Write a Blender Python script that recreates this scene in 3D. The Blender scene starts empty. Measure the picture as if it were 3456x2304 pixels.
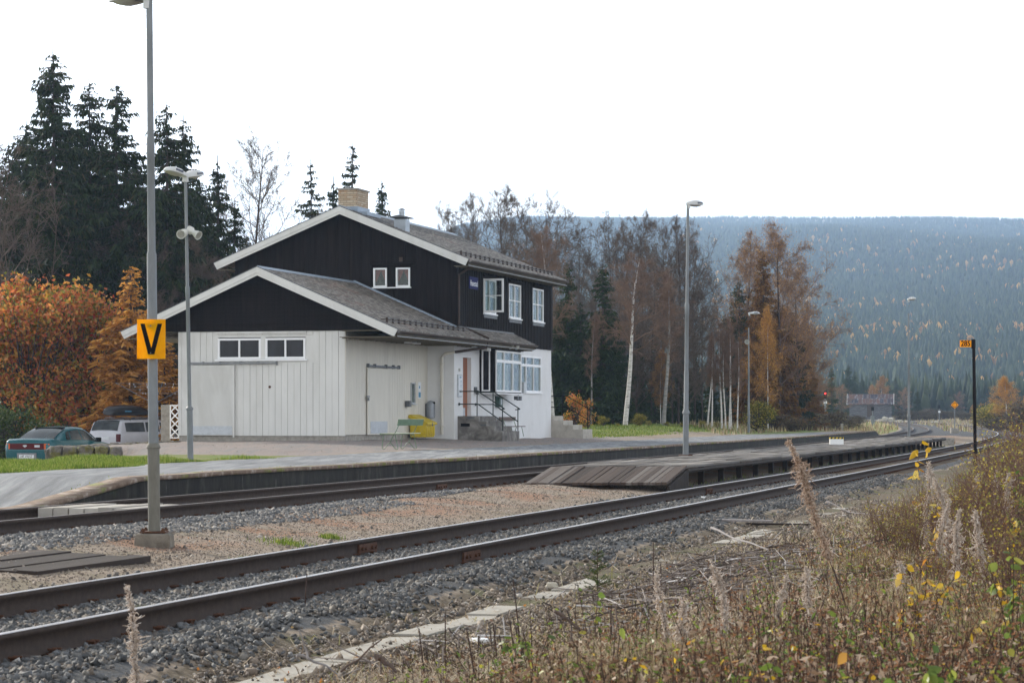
import bpy, math, random
import numpy as np
from mathutils import Vector, Matrix, Quaternion
S = bpy.context.scene
COL = S.collection
PI = math.pi
# ------------------------------------------------------------------ camera
FN, CXN, HN, CAMZ = 8562.0, 1728.0, 1408.0, 1.32
cam = bpy.data.cameras.new('camera')
cam.lens = 55.0; cam.sensor_width = 22.2; cam.sensor_fit = 'HORIZONTAL'
cam.shift_y = (HN - 1152.0) / 3456.0
cam.clip_start = 0.05; cam.clip_end = 60000
cam.dof.use_dof = True; cam.dof.focus_distance = 60.0; cam.dof.aperture_fstop = 7.1
co = bpy.data.objects.new('camera', cam); COL.objects.link(co)
co.location = (0, 0, CAMZ); co.rotation_euler = (PI/2, 0, 0)
S.camera = co
S.view_settings.view_transform = 'Standard'; S.view_settings.look = 'None'
S.view_settings.exposure = 0.22; S.view_settings.gamma = 1.0
S.render.engine = 'CYCLES'
try:
    S.cycles.use_denoising = True
    S.cycles.max_bounces = 6; S.cycles.diffuse_bounces = 3; S.cycles.glossy_bounces = 3
    S.cycles.transmission_bounces = 6; S.cycles.transparent_max_bounces = 12; S.cycles.volume_bounces = 1
    S.cycles.sample_clamp_indirect = 6.0
except Exception:
    pass
# ------------------------------------------------------------------ sky + sun
SUN_AZ = math.radians(-42)      # measured from straight ahead (+Y), negative = left
SUN_EL = math.radians(24)
W = bpy.data.worlds.new('World'); S.world = W; W.use_nodes = True
nt = W.node_tree; nt.nodes.clear()
out = nt.nodes.new('ShaderNodeOutputWorld'); bg = nt.nodes.new('ShaderNodeBackground')
sky = nt.nodes.new('ShaderNodeTexSky'); sky.sky_type = 'NISHITA'; sky.sun_disc = False
sky.sun_elevation = SUN_EL; sky.sun_rotation = SUN_AZ; sky.dust_density = 3.0; sky.air_density = 1.2
mul = nt.nodes.new('ShaderNodeMix'); mul.data_type = 'RGBA'; mul.blend_type = 'MULTIPLY'
mul.inputs[0].default_value = 1.0; mul.inputs[7].default_value = (0.10, 0.10, 0.10, 1)
nt.links.new(sky.outputs[0], mul.inputs[6])
tc = nt.nodes.new('ShaderNodeTexCoord'); mp = nt.nodes.new('ShaderNodeMapping')
mp.inputs['Scale'].default_value = (2.2, 2.2, 9.0)
nz = nt.nodes.new('ShaderNodeTexNoise'); nz.inputs['Scale'].default_value = 1.6
nz.inputs['Detail'].default_value = 7; nz.inputs['Roughness'].default_value = 0.55
nt.links.new(tc.outputs['Generated'], mp.inputs[0]); nt.links.new(mp.outputs[0], nz.inputs['Vector'])
cr = nt.nodes.new('ShaderNodeValToRGB')
cr.color_ramp.elements[0].position = 0.30; cr.color_ramp.elements[0].color = (0.82, 0.86, 0.92, 1)
cr.color_ramp.elements[1].position = 0.62; cr.color_ramp.elements[1].color = (1.02, 1.03, 1.04, 1)
nt.links.new(nz.outputs[0], cr.inputs[0])
mx = nt.nodes.new('ShaderNodeMix'); mx.data_type = 'RGBA'; mx.inputs[0].default_value = 0.90
nt.links.new(mul.outputs[2], mx.inputs[6]); nt.links.new(cr.outputs[0], mx.inputs[7])
nt.links.new(mx.outputs[2], bg.inputs[0])
sz = nt.nodes.new('ShaderNodeSeparateXYZ'); nt.links.new(tc.outputs['Generated'], sz.inputs[0])
gr = nt.nodes.new('ShaderNodeMapRange'); gr.interpolation_type = 'SMOOTHSTEP'      # thin cloud: brighter near the horizon than overhead
gr.inputs[1].default_value = 0.12; gr.inputs[2].default_value = 0.50; gr.inputs[3].default_value = 2.1; gr.inputs[4].default_value = 0.60
nt.links.new(sz.outputs[2], gr.inputs[0]); nt.links.new(gr.outputs[0], bg.inputs[1])
nt.links.new(bg.outputs[0], out.inputs[0])
sl = bpy.data.lights.new('sun', 'SUN'); sl.energy = 4.6; sl.angle = math.radians(4.5); sl.color = (1, 0.92, 0.79)
so = bpy.data.objects.new('sun', sl); COL.objects.link(so); so.location = (-60, 60, 60)
sdir = Vector((math.sin(SUN_AZ)*math.cos(SUN_EL), math.cos(SUN_AZ)*math.cos(SUN_EL), math.sin(SUN_EL)))
so.rotation_euler = (-sdir).to_track_quat('-Z', 'Y').to_euler()

# ------------------------------------------------------------------ helpers
def X_at(px, Y): return (px - CXN) / FN * Y
def Z_at(py, Y): return CAMZ - (py - HN) / FN * Y
def tag(o, label=None, cat=None, group=None, kind=None):
    if label: o['label'] = label
    if cat: o['category'] = cat
    if group: o['group'] = group
    if kind: o['kind'] = kind
    return o
def empty(name, loc=(0, 0, 0), rz=0.0, parent=None):
    o = bpy.data.objects.new(name, None); COL.objects.link(o)
    o.location = loc; o.rotation_euler = (0, 0, rz); o.empty_display_size = 0.2
    if parent: o.parent = parent
    return o
def copy_tree(o, parent=None):
    c = o.copy(); COL.objects.link(c)
    if parent: c.parent = parent
    for ch in list(o.children): copy_tree(ch, c)
    return c
def link_mesh(name, me, mats, parent=None, loc=None):
    if not isinstance(mats, (list, tuple)): mats = [mats]
    if not me.materials:
        for m in mats: me.materials.append(m)
    o = bpy.data.objects.new(name, me); COL.objects.link(o)
    if parent: o.parent = parent
    if loc is not None: o.location = loc
    return o
def np_mesh(name, V, F, mi=None, smooth=False, attr=None):
    """V (n,3); F list of int arrays (m,k)"""
    me = bpy.data.meshes.new(name)
    V = np.ascontiguousarray(V, dtype=np.float32)
    if not isinstance(F, list): F = [F]
    F = [np.asarray(f, dtype=np.int32) for f in F if len(f)]
    me.vertices.add(len(V)); me.vertices.foreach_set('co', V.ravel())
    nl = sum(f.size for f in F); npoly = sum(len(f) for f in F)
    me.loops.add(nl); me.polygons.add(npoly)
    me.loops.foreach_set('vertex_index', np.concatenate([f.ravel() for f in F]))
    st = []; tot = []; cur = 0
    for f in F:
        k = f.shape[1]
        st.append(cur + np.arange(len(f)) * k); tot.append(np.full(len(f), k)); cur += f.size
    me.polygons.foreach_set('loop_start', np.concatenate(st).astype(np.int32))
    try: me.polygons.foreach_set('loop_total', np.concatenate(tot).astype(np.int32))
    except Exception: pass
    if mi is not None: me.polygons.foreach_set('material_index', np.asarray(mi, dtype=np.int32))
    if smooth: me.polygons.foreach_set('use_smooth', np.ones(npoly, dtype=bool))
    me.update(calc_edges=True)
    if attr is not None:
        for k, A in attr.items():
            a = me.attributes.new(k, 'FLOAT_COLOR', 'POINT')
            a.data.foreach_set('color', np.ascontiguousarray(A, dtype=np.float32).ravel())
    return me
class MB:
    """collects simple solids, builds ONE mesh object"""
    def __init__(s): s.v = []; s.f = []; s.m = []
    def add(s, vs, fs, mi=0):
        n = len(s.v); s.v += [tuple(v) for v in vs]
        for f in fs: s.f.append([i + n for i in f]); s.m.append(mi)
        return s
    def box(s, x0, x1, y0, y1, z0, z1, mi=0):
        if x0 > x1: x0, x1 = x1, x0
        if y0 > y1: y0, y1 = y1, y0
        if z0 > z1: z0, z1 = z1, z0
        return s.add([(x0,y0,z0),(x1,y0,z0),(x1,y1,z0),(x0,y1,z0),(x0,y0,z1),(x1,y0,z1),(x1,y1,z1),(x0,y1,z1)],
            [(0,3,2,1),(4,5,6,7),(0,1,5,4),(1,2,6,5),(2,3,7,6),(3,0,4,7)], mi)
    def prism(s, pts, axis, lo, hi, mi=0):
        """pts 2D polygon extruded along axis x/y/z"""
        n = len(pts)
        def mk(p, t):
            return {'x': (t, p[0], p[1]), 'y': (p[0], t, p[1]), 'z': (p[0], p[1], t)}[axis]
        vs = [mk(p, lo) for p in pts] + [mk(p, hi) for p in pts]
        fs = [tuple(range(n))[::-1], tuple(range(n, 2*n))] + [(i, (i+1) % n, n + (i+1) % n, n + i) for i in range(n)]
        return s.add(vs, fs, mi)
    def tube(s, pts, r, n=8, mi=0, cap=True):
        pts = [Vector(p) for p in pts]
        rs = r if isinstance(r, (list, tuple)) else [r] * len(pts)
        rings = []; up = None
        for i, p in enumerate(pts):
            d = (pts[min(i+1, len(pts)-1)] - pts[max(i-1, 0)])
            d = d.normalized() if d.length > 1e-9 else Vector((0, 0, 1))
            if up is None or abs(up.dot(d)) > 0.98:
                up = Vector((0, 0, 1)) if abs(d.z) < 0.9 else Vector((1, 0, 0))
            a = d.cross(up).normalized(); b = a.cross(d).normalized(); up = b
            rings.append([p + (a*math.cos(2*PI*k/n) + b*math.sin(2*PI*k/n)) * rs[i] for k in range(n)])
        vs = [v for rg in rings for v in rg]; fs = []
        for i in range(len(rings)-1):
            for k in range(n):
                fs.append((i*n+k, i*n+(k+1) % n, (i+1)*n+(k+1) % n, (i+1)*n+k))
        if cap: fs += [tuple(range(n))[::-1], tuple(range((len(rings)-1)*n, len(rings)*n))]
        return s.add(vs, fs, mi)
    def lathe(s, prof, c=(0, 0, 0), n=20, mi=0, M=None):
        """prof list of (r,z); revolve about z at c"""
        vs = []; fs = []
        for r, z in prof:
            for k in range(n):
                v = Vector((r*math.cos(2*PI*k/n), r*math.sin(2*PI*k/n), z))
                if M is not None: v = M @ v
                vs.append((v[0]+c[0], v[1]+c[1], v[2]+c[2]))
        for i in range(len(prof)-1):
            for k in range(n):
                fs.append((i*n+k, i*n+(k+1) % n, (i+1)*n+(k+1) % n, (i+1)*n+k))
        fs += [tuple(range(n))[::-1], tuple(range((len(prof)-1)*n, len(prof)*n))]
        return s.add(vs, fs, mi)
    def move(s, M):
        s.v = [tuple(M @ Vector(v)) for v in s.v]; return s
    def build(s, name, mats, parent=None, off=(0, 0, 0), bevel=0.0, smooth=False, loc=None):
        me = bpy.data.meshes.new(name)
        vs = [(v[0]+off[0], v[1]+off[1], v[2]+off[2]) for v in s.v]
        me.from_pydata(vs, [], s.f)
        o = link_mesh(name, me, mats, parent, loc)
        me.polygons.foreach_set('material_index', s.m)
        import bmesh
        bm = bmesh.new(); bm.from_mesh(me)
        bmesh.ops.recalc_face_normals(bm, faces=bm.faces)
        if bevel > 0:
            try:
                es = [e for e in bm.edges if len(e.link_faces) == 2 and e.calc_face_angle(0) > 0.6]
                bmesh.ops.bevel(bm, geom=es, offset=bevel, segments=2, affect='EDGES', profile=0.6)
            except Exception: pass
        bm.to_mesh(me); bm.free()
        if smooth:
            me.polygons.foreach_set('use_smooth', [True]*len(me.polygons))
            try: me.set_sharp_from_angle(angle=math.radians(40))
            except Exception: pass
        me.update()
        return o
def text_mesh(txt, size, mat, name, parent, loc, rot, extrude=0.003, sx=1.0, bold=0.0):
    cu = bpy.data.curves.new('txt', 'FONT'); cu.body = txt; cu.size = size; cu.extrude = extrude
    cu.align_x = 'CENTER'; cu.align_y = 'CENTER'; cu.offset = bold
    to = bpy.data.objects.new('txt', cu); COL.objects.link(to)
    dg = bpy.context.evaluated_depsgraph_get(); dg.update()
    me = bpy.data.meshes.new_from_object(to.evaluated_get(dg)); me.materials.clear()
    bpy.data.objects.remove(to)
    o = link_mesh(name, me, mat, parent); o.location = loc; o.rotation_euler = rot; o.scale = (sx, 1, 1)
    return o

# ------------------------------------------------------------------ materials
MATS = {}
class NT:
    def __init__(s, m): s.t = m.node_tree; s.n = s.t.nodes; s.l = s.t.links
    def node(s, typ, **kw):
        n = s.n.new(typ)
        for k, v in kw.items(): setattr(n, k, v)
        return n
    def link(s, a, b): s.l.new(a, b)
    def coords(s, scale=(1, 1, 1), kind='Object'):
        t = s.node('ShaderNodeTexCoord'); m = s.node('ShaderNodeMapping'); m.inputs['Scale'].default_value = scale
        s.link(t.outputs[kind], m.inputs[0]); return m.outputs[0]
    def pos(s, scale=(1, 1, 1)):
        t = s.node('ShaderNodeNewGeometry'); m = s.node('ShaderNodeMapping'); m.inputs['Scale'].default_value = scale
        s.link(t.outputs['Position'], m.inputs[0]); return m.outputs[0]
    def noise(s, vec, scale, detail=4, rough=0.6, dist=0.0):
        n = s.node('ShaderNodeTexNoise'); n.inputs['Scale'].default_value = scale
        n.inputs['Detail'].default_value = detail; n.inputs['Roughness'].default_value = rough
        n.inputs['Distortion'].default_value = dist
        s.link(vec, n.inputs['Vector']); return n.outputs[0]
    def ramp(s, fac, stops, interp='LINEAR'):
        r = s.node('ShaderNodeValToRGB'); r.color_ramp.interpolation = interp
        e = r.color_ramp.elements
        while len(e) > 1: e.remove(e[-1])
        e[0].position = stops[0][0]; e[0].color = (*stops[0][1], 1)
        for p, c in stops[1:]:
            k = e.new(p); k.color = (*c, 1)
        if fac is not None: s.link(fac, r.inputs[0])
        return r.outputs[0]
    def rampv(s, fac, a, b):
        m = s.node('ShaderNodeMapRange'); m.inputs[1].default_value = a; m.inputs[2].default_value = b
        m.interpolation_type = 'SMOOTHSTEP'
        s.link(fac, m.inputs[0]); return m.outputs[0]
    def mix(s, fac, a, b, mode='MIX'):
        m = s.node('ShaderNodeMix', data_type='RGBA', blend_type=mode)
        for i, v in ((0, fac), (6, a), (7, b)):
            if isinstance(v, (int, float)): m.inputs[i].default_value = v
            elif isinstance(v, tuple): m.inputs[i].default_value = (*v, 1) if len(v) == 3 else v
            else: s.link(v, m.inputs[i])
        return m.outputs[2]
    def math(s, op, a, b=0.5):
        m = s.node('ShaderNodeMath', operation=op)
        for i, v in ((0, a), (1, b)):
            if isinstance(v, (int, float)): m.inputs[i].default_value = v
            else: s.link(v, m.inputs[i])
        return m.outputs[0]
    def bump(s, h, dist, strength=1.0):
        b = s.node('ShaderNodeBump'); b.inputs['Distance'].default_value = dist; b.inputs['Strength'].default_value = strength
        s.link(h, b.inputs['Height']); return b.outputs[0]
def newmat(name):
    m = bpy.data.materials.new(name); m.use_nodes = True; m.node_tree.nodes.clear()
    k = NT(m); o = k.node('ShaderNodeOutputMaterial'); p = k.node('ShaderNodeBsdfPrincipled')
    p.inputs['Specular IOR Level'].default_value = 0.25; k.link(p.outputs[0], o.inputs[0]); MATS[name] = m
    return m, k, p, o
def setp(k, p, col=None, rough=None, metal=None, normal=None, spec=None):
    for nm, v in (('Base Color', col), ('Roughness', rough), ('Metallic', metal), ('Specular IOR Level', spec)):
        if v is None: continue
        if isinstance(v, tuple): p.inputs[nm].default_value = (*v, 1)
        elif isinstance(v, (int, float)): p.inputs[nm].default_value = v
        else: k.link(v, p.inputs[nm])
    if normal is not None: k.link(normal, p.inputs['Normal'])
def simple(name, col, rough=0.6, metal=0.0, var=0.18, scale=6.0, stretch=(1, 1, 1), bump=0.0, bscale=40, spec=0.22, dirt=None, dirtamt=0.3):
    m, k, p, o = newmat(name)
    v = k.coords(stretch); n = k.noise(v, scale, 5, 0.6)
    lo = tuple(max(0, c*(1-var)) for c in col); hi = tuple(min(1, c*(1+var)) for c in col)
    c = k.ramp(n, [(0.3, lo), (0.7, hi)])
    if dirt:
        d = k.noise(v, scale*0.37, 6, 0.7, 0.4); c = k.mix(k.math('MULTIPLY', k.rampv(d, 0.5, 0.68), dirtamt), c, dirt)
    setp(k, p, c, rough, metal, spec=spec)
    if bump > 0:
        setp(k, p, normal=k.bump(k.noise(v, bscale, 3, 0.6), bump))
    return m
def leafmat(name, stops, trans=0.35, rough=0.6, extra=None):
    m = bpy.data.materials.new(name); m.use_nodes = True; m.node_tree.nodes.clear()
    k = NT(m); o = k.node('ShaderNodeOutputMaterial')
    g = k.node('ShaderNodeNewGeometry')
    c = k.ramp(g.outputs['Random Per Island'], stops)
    if extra:
        n = k.noise(k.pos(), extra[0], 3, 0.6); c = k.mix(k.rampv(n, 0.42, 0.6), c, extra[1], 'MULTIPLY')
    p = k.node('ShaderNodeBsdfPrincipled'); setp(k, p, c, rough, 0.0, spec=0.3)
    t = k.node('ShaderNodeBsdfTranslucent'); k.link(c, t.inputs[0])
    mxs = k.node('ShaderNodeMixShader'); mxs.inputs[0].default_value = trans
    k.link(p.outputs[0], mxs.inputs[1]); k.link(t.outputs[0], mxs.inputs[2]); k.link(mxs.outputs[0], o.inputs[0])
    MATS[name] = m; return m

M_galv = simple('galvanised_steel', (0.20, 0.215, 0.225), 0.55, 0.35, 0.16, 9, (1, 1, 0.35), 0.001, 60, dirt=(0.2, 0.19, 0.17), dirtamt=0.3)
M_galvd = simple('galvanised_steel_old', (0.185, 0.18, 0.155), 0.68, 0.2, 0.22, 12, (1, 1, 0.3), 0.001, 60, dirt=(0.16, 0.11, 0.075), dirtamt=0.35)
M_lampw = simple('lamp_housing_paint', (0.62, 0.63, 0.63), 0.45, 0, 0.06, 5, dirt=(0.35, 0.34, 0.3), dirtamt=0.25)
M_lampglass = simple('lamp_bowl', (0.40, 0.39, 0.34), 0.2, 0, 0.1, 8)
M_darkpan = simple('dark_panel', (0.09, 0.10, 0.13), 0.3, 0, 0.1, 8)
M_horn = simple('horn_plastic', (0.62, 0.62, 0.58), 0.5, 0, 0.06, 5)
M_hornd = simple('horn_inside', (0.38, 0.37, 0.32), 0.6, 0, 0.08, 5)
M_black = simple('black_paint', (0.006, 0.006, 0.007), 0.7, 0, 0.2, 5, spec=0.08)
M_blackpost = simple('tarred_post', (0.014, 0.011, 0.011), 0.8, 0, 0.3, 6, (1, 1, 0.2), spec=0.1)
M_conc = simple('concrete', (0.33, 0.31, 0.275), 0.85, 0, 0.22, 7, (1, 1, 1), 0.006, 45, dirt=(0.12, 0.11, 0.09), dirtamt=0.5)
M_concl = simple('concrete_pale', (0.42, 0.395, 0.35), 0.85, 0, 0.14, 5, (1, 1, 1), 0.003, 45, dirt=(0.2, 0.18, 0.14), dirtamt=0.4)
M_stucco = simple('white_render', (0.74, 0.75, 0.76), 0.85, 0, 0.04, 1.5, (1, 1, 1), 0.006, 30, dirt=(0.55, 0.54, 0.5), dirtamt=0.3)
M_white = simple('white_painted_wood', (0.68, 0.68, 0.655), 0.55, 0, 0.05, 2.5, (1, 1, 0.3), 0.001, 60, dirt=(0.5, 0.49, 0.45), dirtamt=0.35)
M_cream = simple('cream_painted_boards', (0.66, 0.635, 0.565), 0.6, 0, 0.05, 2.5, (1, 1, 0.3), 0.001, 60, dirt=(0.45, 0.43, 0.38), dirtamt=0.3)
M_frame = simple('window_frame_white', (0.86, 0.87, 0.88), 0.4, 0, 0.03, 4)
M_darkwood = simple('tarred_boards', (0.012, 0.0092, 0.0088), 0.7, 0, 0.45, 3.0, (5, 5, 0.35), 0.002, 30, spec=0.08, dirt=(0.026, 0.020, 0.017), dirtamt=0.5)
M_brown = simple('brown_gutter', (0.055, 0.038, 0.03), 0.45, 0, 0.25, 3)
M_brownl = simple('brown_fascia', (0.075, 0.058, 0.035), 0.6, 0, 0.3, 2.5)
M_soffit = simple('soffit_boards', (0.16, 0.14, 0.10), 0.7, 0, 0.2, 3, (1, 8, 1))
M_dooro = simple('varnished_door', (0.26, 0.085, 0.03), 0.4, 0, 0.3, 2.5, (12, 12, 0.7))
M_lead = simple('blue_grey_flashing', (0.30, 0.36, 0.43), 0.5, 0.3, 0.12, 5, dirt=(0.2, 0.24, 0.3), dirtamt=0.4)
M_zinc = simple('zinc_sheet', (0.36, 0.40, 0.44), 0.45, 0.4, 0.1, 5)
M_steel = simple('dull_steel', (0.22, 0.23, 0.24), 0.5, 0.5, 0.25, 9, bump=0.001)
M_kick = simple('kick_plate', (0.50, 0.53, 0.56), 0.5, 0.3, 0.12, 7, dirt=(0.33, 0.33, 0.33), dirtamt=0.3)
M_rail_g = simple('green_black_rail_paint', (0.018, 0.03, 0.026), 0.45, 0, 0.2, 6)
M_green = simple('green_paint', (0.13, 0.21, 0.13), 0.5, 0, 0.15, 5, dirt=(0.25, 0.29, 0.2), dirtamt=0.3)
M_greenlt = simple('pale_green_lit_paint', (0.40, 0.44, 0.32), 0.55, 0, 0.2, 5)  # paler green paints light from above onto bench seat and backrest edge
M_yellow = simple('yellow_plastic', (0.60, 0.45, 0.03), 0.5, 0, 0.12, 3, bump=0.002, bscale=15, dirt=(0.4, 0.32, 0.06), dirtamt=0.4)
M_binm = simple('grey_bin_metal', (0.26, 0.28, 0.31), 0.45, 0.3, 0.12, 4)
M_boxgrey = simple('dark_grey_box', (0.12, 0.13, 0.14), 0.5, 0, 0.2, 5)
M_paper = simple('notice_paper', (0.7, 0.73, 0.76), 0.5, 0, 0.05, 5)
M_blue = simple('notice_blue', (0.07, 0.25, 0.42), 0.5, 0, 0.2, 12)
M_signblue = simple('enamel_blue', (0.014, 0.016, 0.10), 0.6, 0, 0.1, 4, spec=0.08)
M_signwhite = simple('enamel_white', (0.8, 0.82, 0.85), 0.3, 0, 0.03, 4)
M_mail = simple('mailbox_green', (0.055, 0.10, 0.085), 0.45, 0, 0.12, 5)
M_oldwood = simple('old_brown_wood', (0.13, 0.095, 0.08), 0.7, 0, 0.3, 5, (1, 8, 8))
M_bark = simple('bark', (0.07, 0.055, 0.05), 0.9, 0, 0.35, 4, (1, 1, 0.4), 0.01, 18)
M_twig = simple('twig', (0.13, 0.098, 0.078), 0.85, 0, 0.3, 2)
M_greybirch = simple('grey_birch_bark', (0.26, 0.25, 0.24), 0.8, 0, 0.4, 3, (1, 1, 3))
M_twigr = simple('birch_twig', (0.20, 0.125, 0.088), 0.85, 0, 0.3, 2)
M_rust = simple('rusty_steel', (0.10, 0.05, 0.032), 0.8, 0.1, 0.4, 25, bump=0.002, bscale=90)
# birch bark
m, k, p, o = newmat('birch_bark'); v = k.coords((1, 1, 3.2))
n1 = k.noise(v, 1.6, 5, 0.65); n2 = k.noise(k.coords((1, 1, 8)), 2.6, 3, 0.7)
c = k.ramp(k.math('MULTIPLY', n1, n2), [(0.14, (0.05, 0.04, 0.035)), (0.19, (0.52, 0.49, 0.47)), (0.32, (0.74, 0.71, 0.69))])
setp(k, p, c, 0.8); M_birch = m
# orange sign sheet
m, k, p, o = newmat('orange_reflective_sheet'); v = k.coords((1, 1, 1))
c = k.ramp(k.noise(v, 9, 6, 0.65), [(0.3, (0.92, 0.46, 0.0)), (0.7, (1.0, 0.60, 0.0))])
setp(k, p, c, 0.6, spec=0.15); tl = k.node('ShaderNodeBsdfTranslucent'); k.link(c, tl.inputs[0]); mt_ = k.node('ShaderNodeMixShader'); mt_.inputs[0].default_value = 0.5; k.link(p.outputs[0], mt_.inputs[1]); k.link(tl.outputs[0], mt_.inputs[2]); k.link(mt_.outputs[0], o.inputs[0])
M_orange = m
# rail
m, k, p, o = newmat('rail_side'); c = k.ramp(k.noise(k.pos(), 14, 5, 0.7), [(0.3, (0.032, 0.022, 0.018)), (0.7, (0.066, 0.047, 0.038))])
setp(k, p, c, 0.8, 0.0, k.bump(k.noise(k.pos(), 120, 3), 0.001)); M_railside = m
m, k, p, o = newmat('rail_head_polished'); c = k.ramp(k.noise(k.pos((1, 1, 1)), 10, 4, 0.6), [(0.3, (0.30, 0.28, 0.275)), (0.7, (0.50, 0.475, 0.47))])
setp(k, p, c, 0.34, 0.8); M_railtop = m
m, k, p, o = newmat('rail_head_dull'); c = k.ramp(k.noise(k.pos((1, 1, 1)), 6, 4, 0.6), [(0.3, (0.13, 0.11, 0.10)), (0.7, (0.21, 0.185, 0.17))])
setp(k, p, c, 0.5, 0.4); M_raildull = m
# weathered sleepers / planks
def plankmat(name, stops, sc=3.0, stretch=(1, 10, 1), bump=0.004, rough=0.8):
    m, k, p, o = newmat(name); g = k.node('ShaderNodeNewGeometry')
    n = k.noise(k.coords(stretch), sc, 5, 0.65); r = k.math('ADD', k.math('MULTIPLY', g.outputs['Random Per Island'], 0.55), k.math('MULTIPLY', n, 0.5))
    c = k.ramp(r, stops); setp(k, p, c, rough, normal=k.bump(n, bump)); return m
M_sleeper = plankmat('old_sleeper_wood', [(0.2, (0.06, 0.045, 0.035)), (0.6, (0.16, 0.12, 0.085)), (0.9, (0.26, 0.2, 0.13))])
M_deck = plankmat('grey_deck_boards', [(0.2, (0.10, 0.09, 0.083)), (0.55, (0.19, 0.175, 0.16)), (0.9, (0.33, 0.31, 0.29))], 5)
M_rampw = plankmat('ramp_boards', [(0.15, (0.03, 0.022, 0.019)), (0.5, (0.085, 0.060, 0.048)), (0.75, (0.135, 0.112, 0.098)), (0.95, (0.30, 0.28, 0.265))], 9)
M_darkplank = plankmat('dark_crossing_planks', [(0.2, (0.028, 0.02, 0.017)), (0.6, (0.05, 0.037, 0.031)), (0.9, (0.10, 0.08, 0.07))], 6)
M_paleplank = plankmat('bleached_crossing_planks', [(0.2, (0.28, 0.26, 0.23)), (0.6, (0.42, 0.39, 0.35)), (0.9, (0.55, 0.52, 0.47))], 6)
# roof slates
m, k, p, o = newmat('roof_slates'); v = k.coords((1, 1, 1))
br = k.node('ShaderNodeTexBrick'); mpn = k.node('ShaderNodeMapping'); k.link(v, mpn.inputs[0])
br.inputs['Scale'].default_value = 1.0; br.inputs['Brick Width'].default_value = 0.26; br.inputs['Row Height'].default_value = 0.16
br.inputs['Mortar Size'].default_value = 0.012; br.offset = 0.5
br.inputs['Color1'].default_value = (0.085, 0.07, 0.058, 1); br.inputs['Color2'].default_value = (0.25, 0.225, 0.195, 1)
br.inputs['Mortar'].default_value = (0.03, 0.026, 0.024, 1); br.inputs['Bias'].default_value = -0.1
k.link(mpn.outputs[0], br.inputs[0])
rd = k.noise(v, 0.55, 5, 0.7); c = k.mix(k.math('MULTIPLY', k.rampv(rd, 0.56, 0.70), 0.7), br.outputs[0], (0.19, 0.085, 0.055))
c = k.mix(k.math('MULTIPLY', k.rampv(k.noise(k.coords((1.2, 9, 1)), 2.2, 5, 0.7), 0.5, 0.66), 0.7), c, (0.34, 0.315, 0.27))
c = k.mix(k.math('MULTIPLY', k.rampv(k.noise(v, 2.3, 6, 0.7), 0.56, 0.72), 0.5), c, (0.10, 0.10, 0.055))
setp(k, p, c, 0.62, normal=k.bump(br.outputs['Fac'], 0.012), spec=0.45); M_slate = m
# brick
m, k, p, o = newmat('yellow_brick')
def brickmat(k, p, flip):
    t = k.node('ShaderNodeTexCoord'); sx = k.node('ShaderNodeSeparateXYZ'); k.link(t.outputs['Object'], sx.inputs[0])
    cb = k.node('ShaderNodeCombineXYZ'); k.link(k.math('ADD', sx.outputs[0], sx.outputs[1]), cb.inputs[0]); k.link(sx.outputs[2], cb.inputs[1])
    b = k.node('ShaderNodeTexBrick'); b.inputs['Scale'].default_value = 1.0
    b.inputs['Brick Width'].default_value = 0.24; b.inputs['Row Height'].default_value = 0.078; b.inputs['Mortar Size'].default_value = 0.008
    b.inputs['Color1'].default_value = (0.40, 0.30, 0.20, 1); b.inputs['Color2'].default_value = (0.54, 0.46, 0.35, 1); b.inputs['Mortar'].default_value = (0.22, 0.18, 0.14, 1)
    k.link(cb.outputs[0], b.inputs[0])
    c = k.mix(k.math('MULTIPLY', k.rampv(k.noise(k.coords(), 2.5, 4), 0.5, 0.7), 0.5), b.outputs[0], (0.47, 0.25, 0.13))
    setp(k, p, c, 0.85, normal=k.bump(b.outputs['Fac'], -0.006))
brickmat(k, p, False); M_brick = m
# glass: dark room behind, reflects the sky a little
m, k, p, o = newmat('window_glass'); c = k.ramp(k.noise(k.coords((1, 1, 0.5)), 1.2, 3), [(0.35, (0.006, 0.006, 0.008)), (0.7, (0.02, 0.021, 0.026))])
setp(k, p, c, 0.06, 0.0, spec=0.2); M_glassd = m
def glassmat(name, a, fac=0.5):
    m = bpy.data.materials.new(name); m.use_nodes = True; m.node_tree.nodes.clear(); k = NT(m)
    o = k.node('ShaderNodeOutputMaterial'); g = k.node('ShaderNodeBsdfGlossy'); g.inputs['Roughness'].default_value = 0.03
    g.inputs[0].default_value = (0.9, 0.93, 0.95, 1)
    t = k.node('ShaderNodeBsdfTransparent'); t.inputs[0].default_value = (*a, 1)
    fr = k.node('ShaderNodeFresnel'); fr.inputs[0].default_value = 1.5
    mm = k.node('ShaderNodeMixShader'); k.link(k.math('ADD', k.math('MULTIPLY', fr.outputs[0], 0.22), 0.01), mm.inputs[0])
    k.link(t.outputs[0], mm.inputs[1]); k.link(g.outputs[0], mm.inputs[2]); k.link(mm.outputs[0], o.inputs[0]); return m
M_glass = glassmat('clear_window_glass', (0.80, 0.84, 0.83))
M_carglass = glassmat('car_glass', (0.30, 0.34, 0.33))
M_curt = simple('grey_curtain', (0.42, 0.41, 0.36), 0.9, 0, 0.15, 3, (8, 8, 0.4))
M_curtg = simple('green_curtain', (0.42, 0.55, 0.40), 0.9, 0, 0.12, 3, (8, 8, 0.4))
M_curtr = simple('red_curtain', (0.30, 0.10, 0.085), 0.9, 0, 0.3, 20)
M_room = simple('dim_room', (0.09, 0.08, 0.065), 0.9, 0, 0.3, 2)
M_roomb = simple('brown_curtain', (0.16, 0.085, 0.05), 0.9, 0, 0.5, 4, (10, 10, 0.3))
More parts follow.
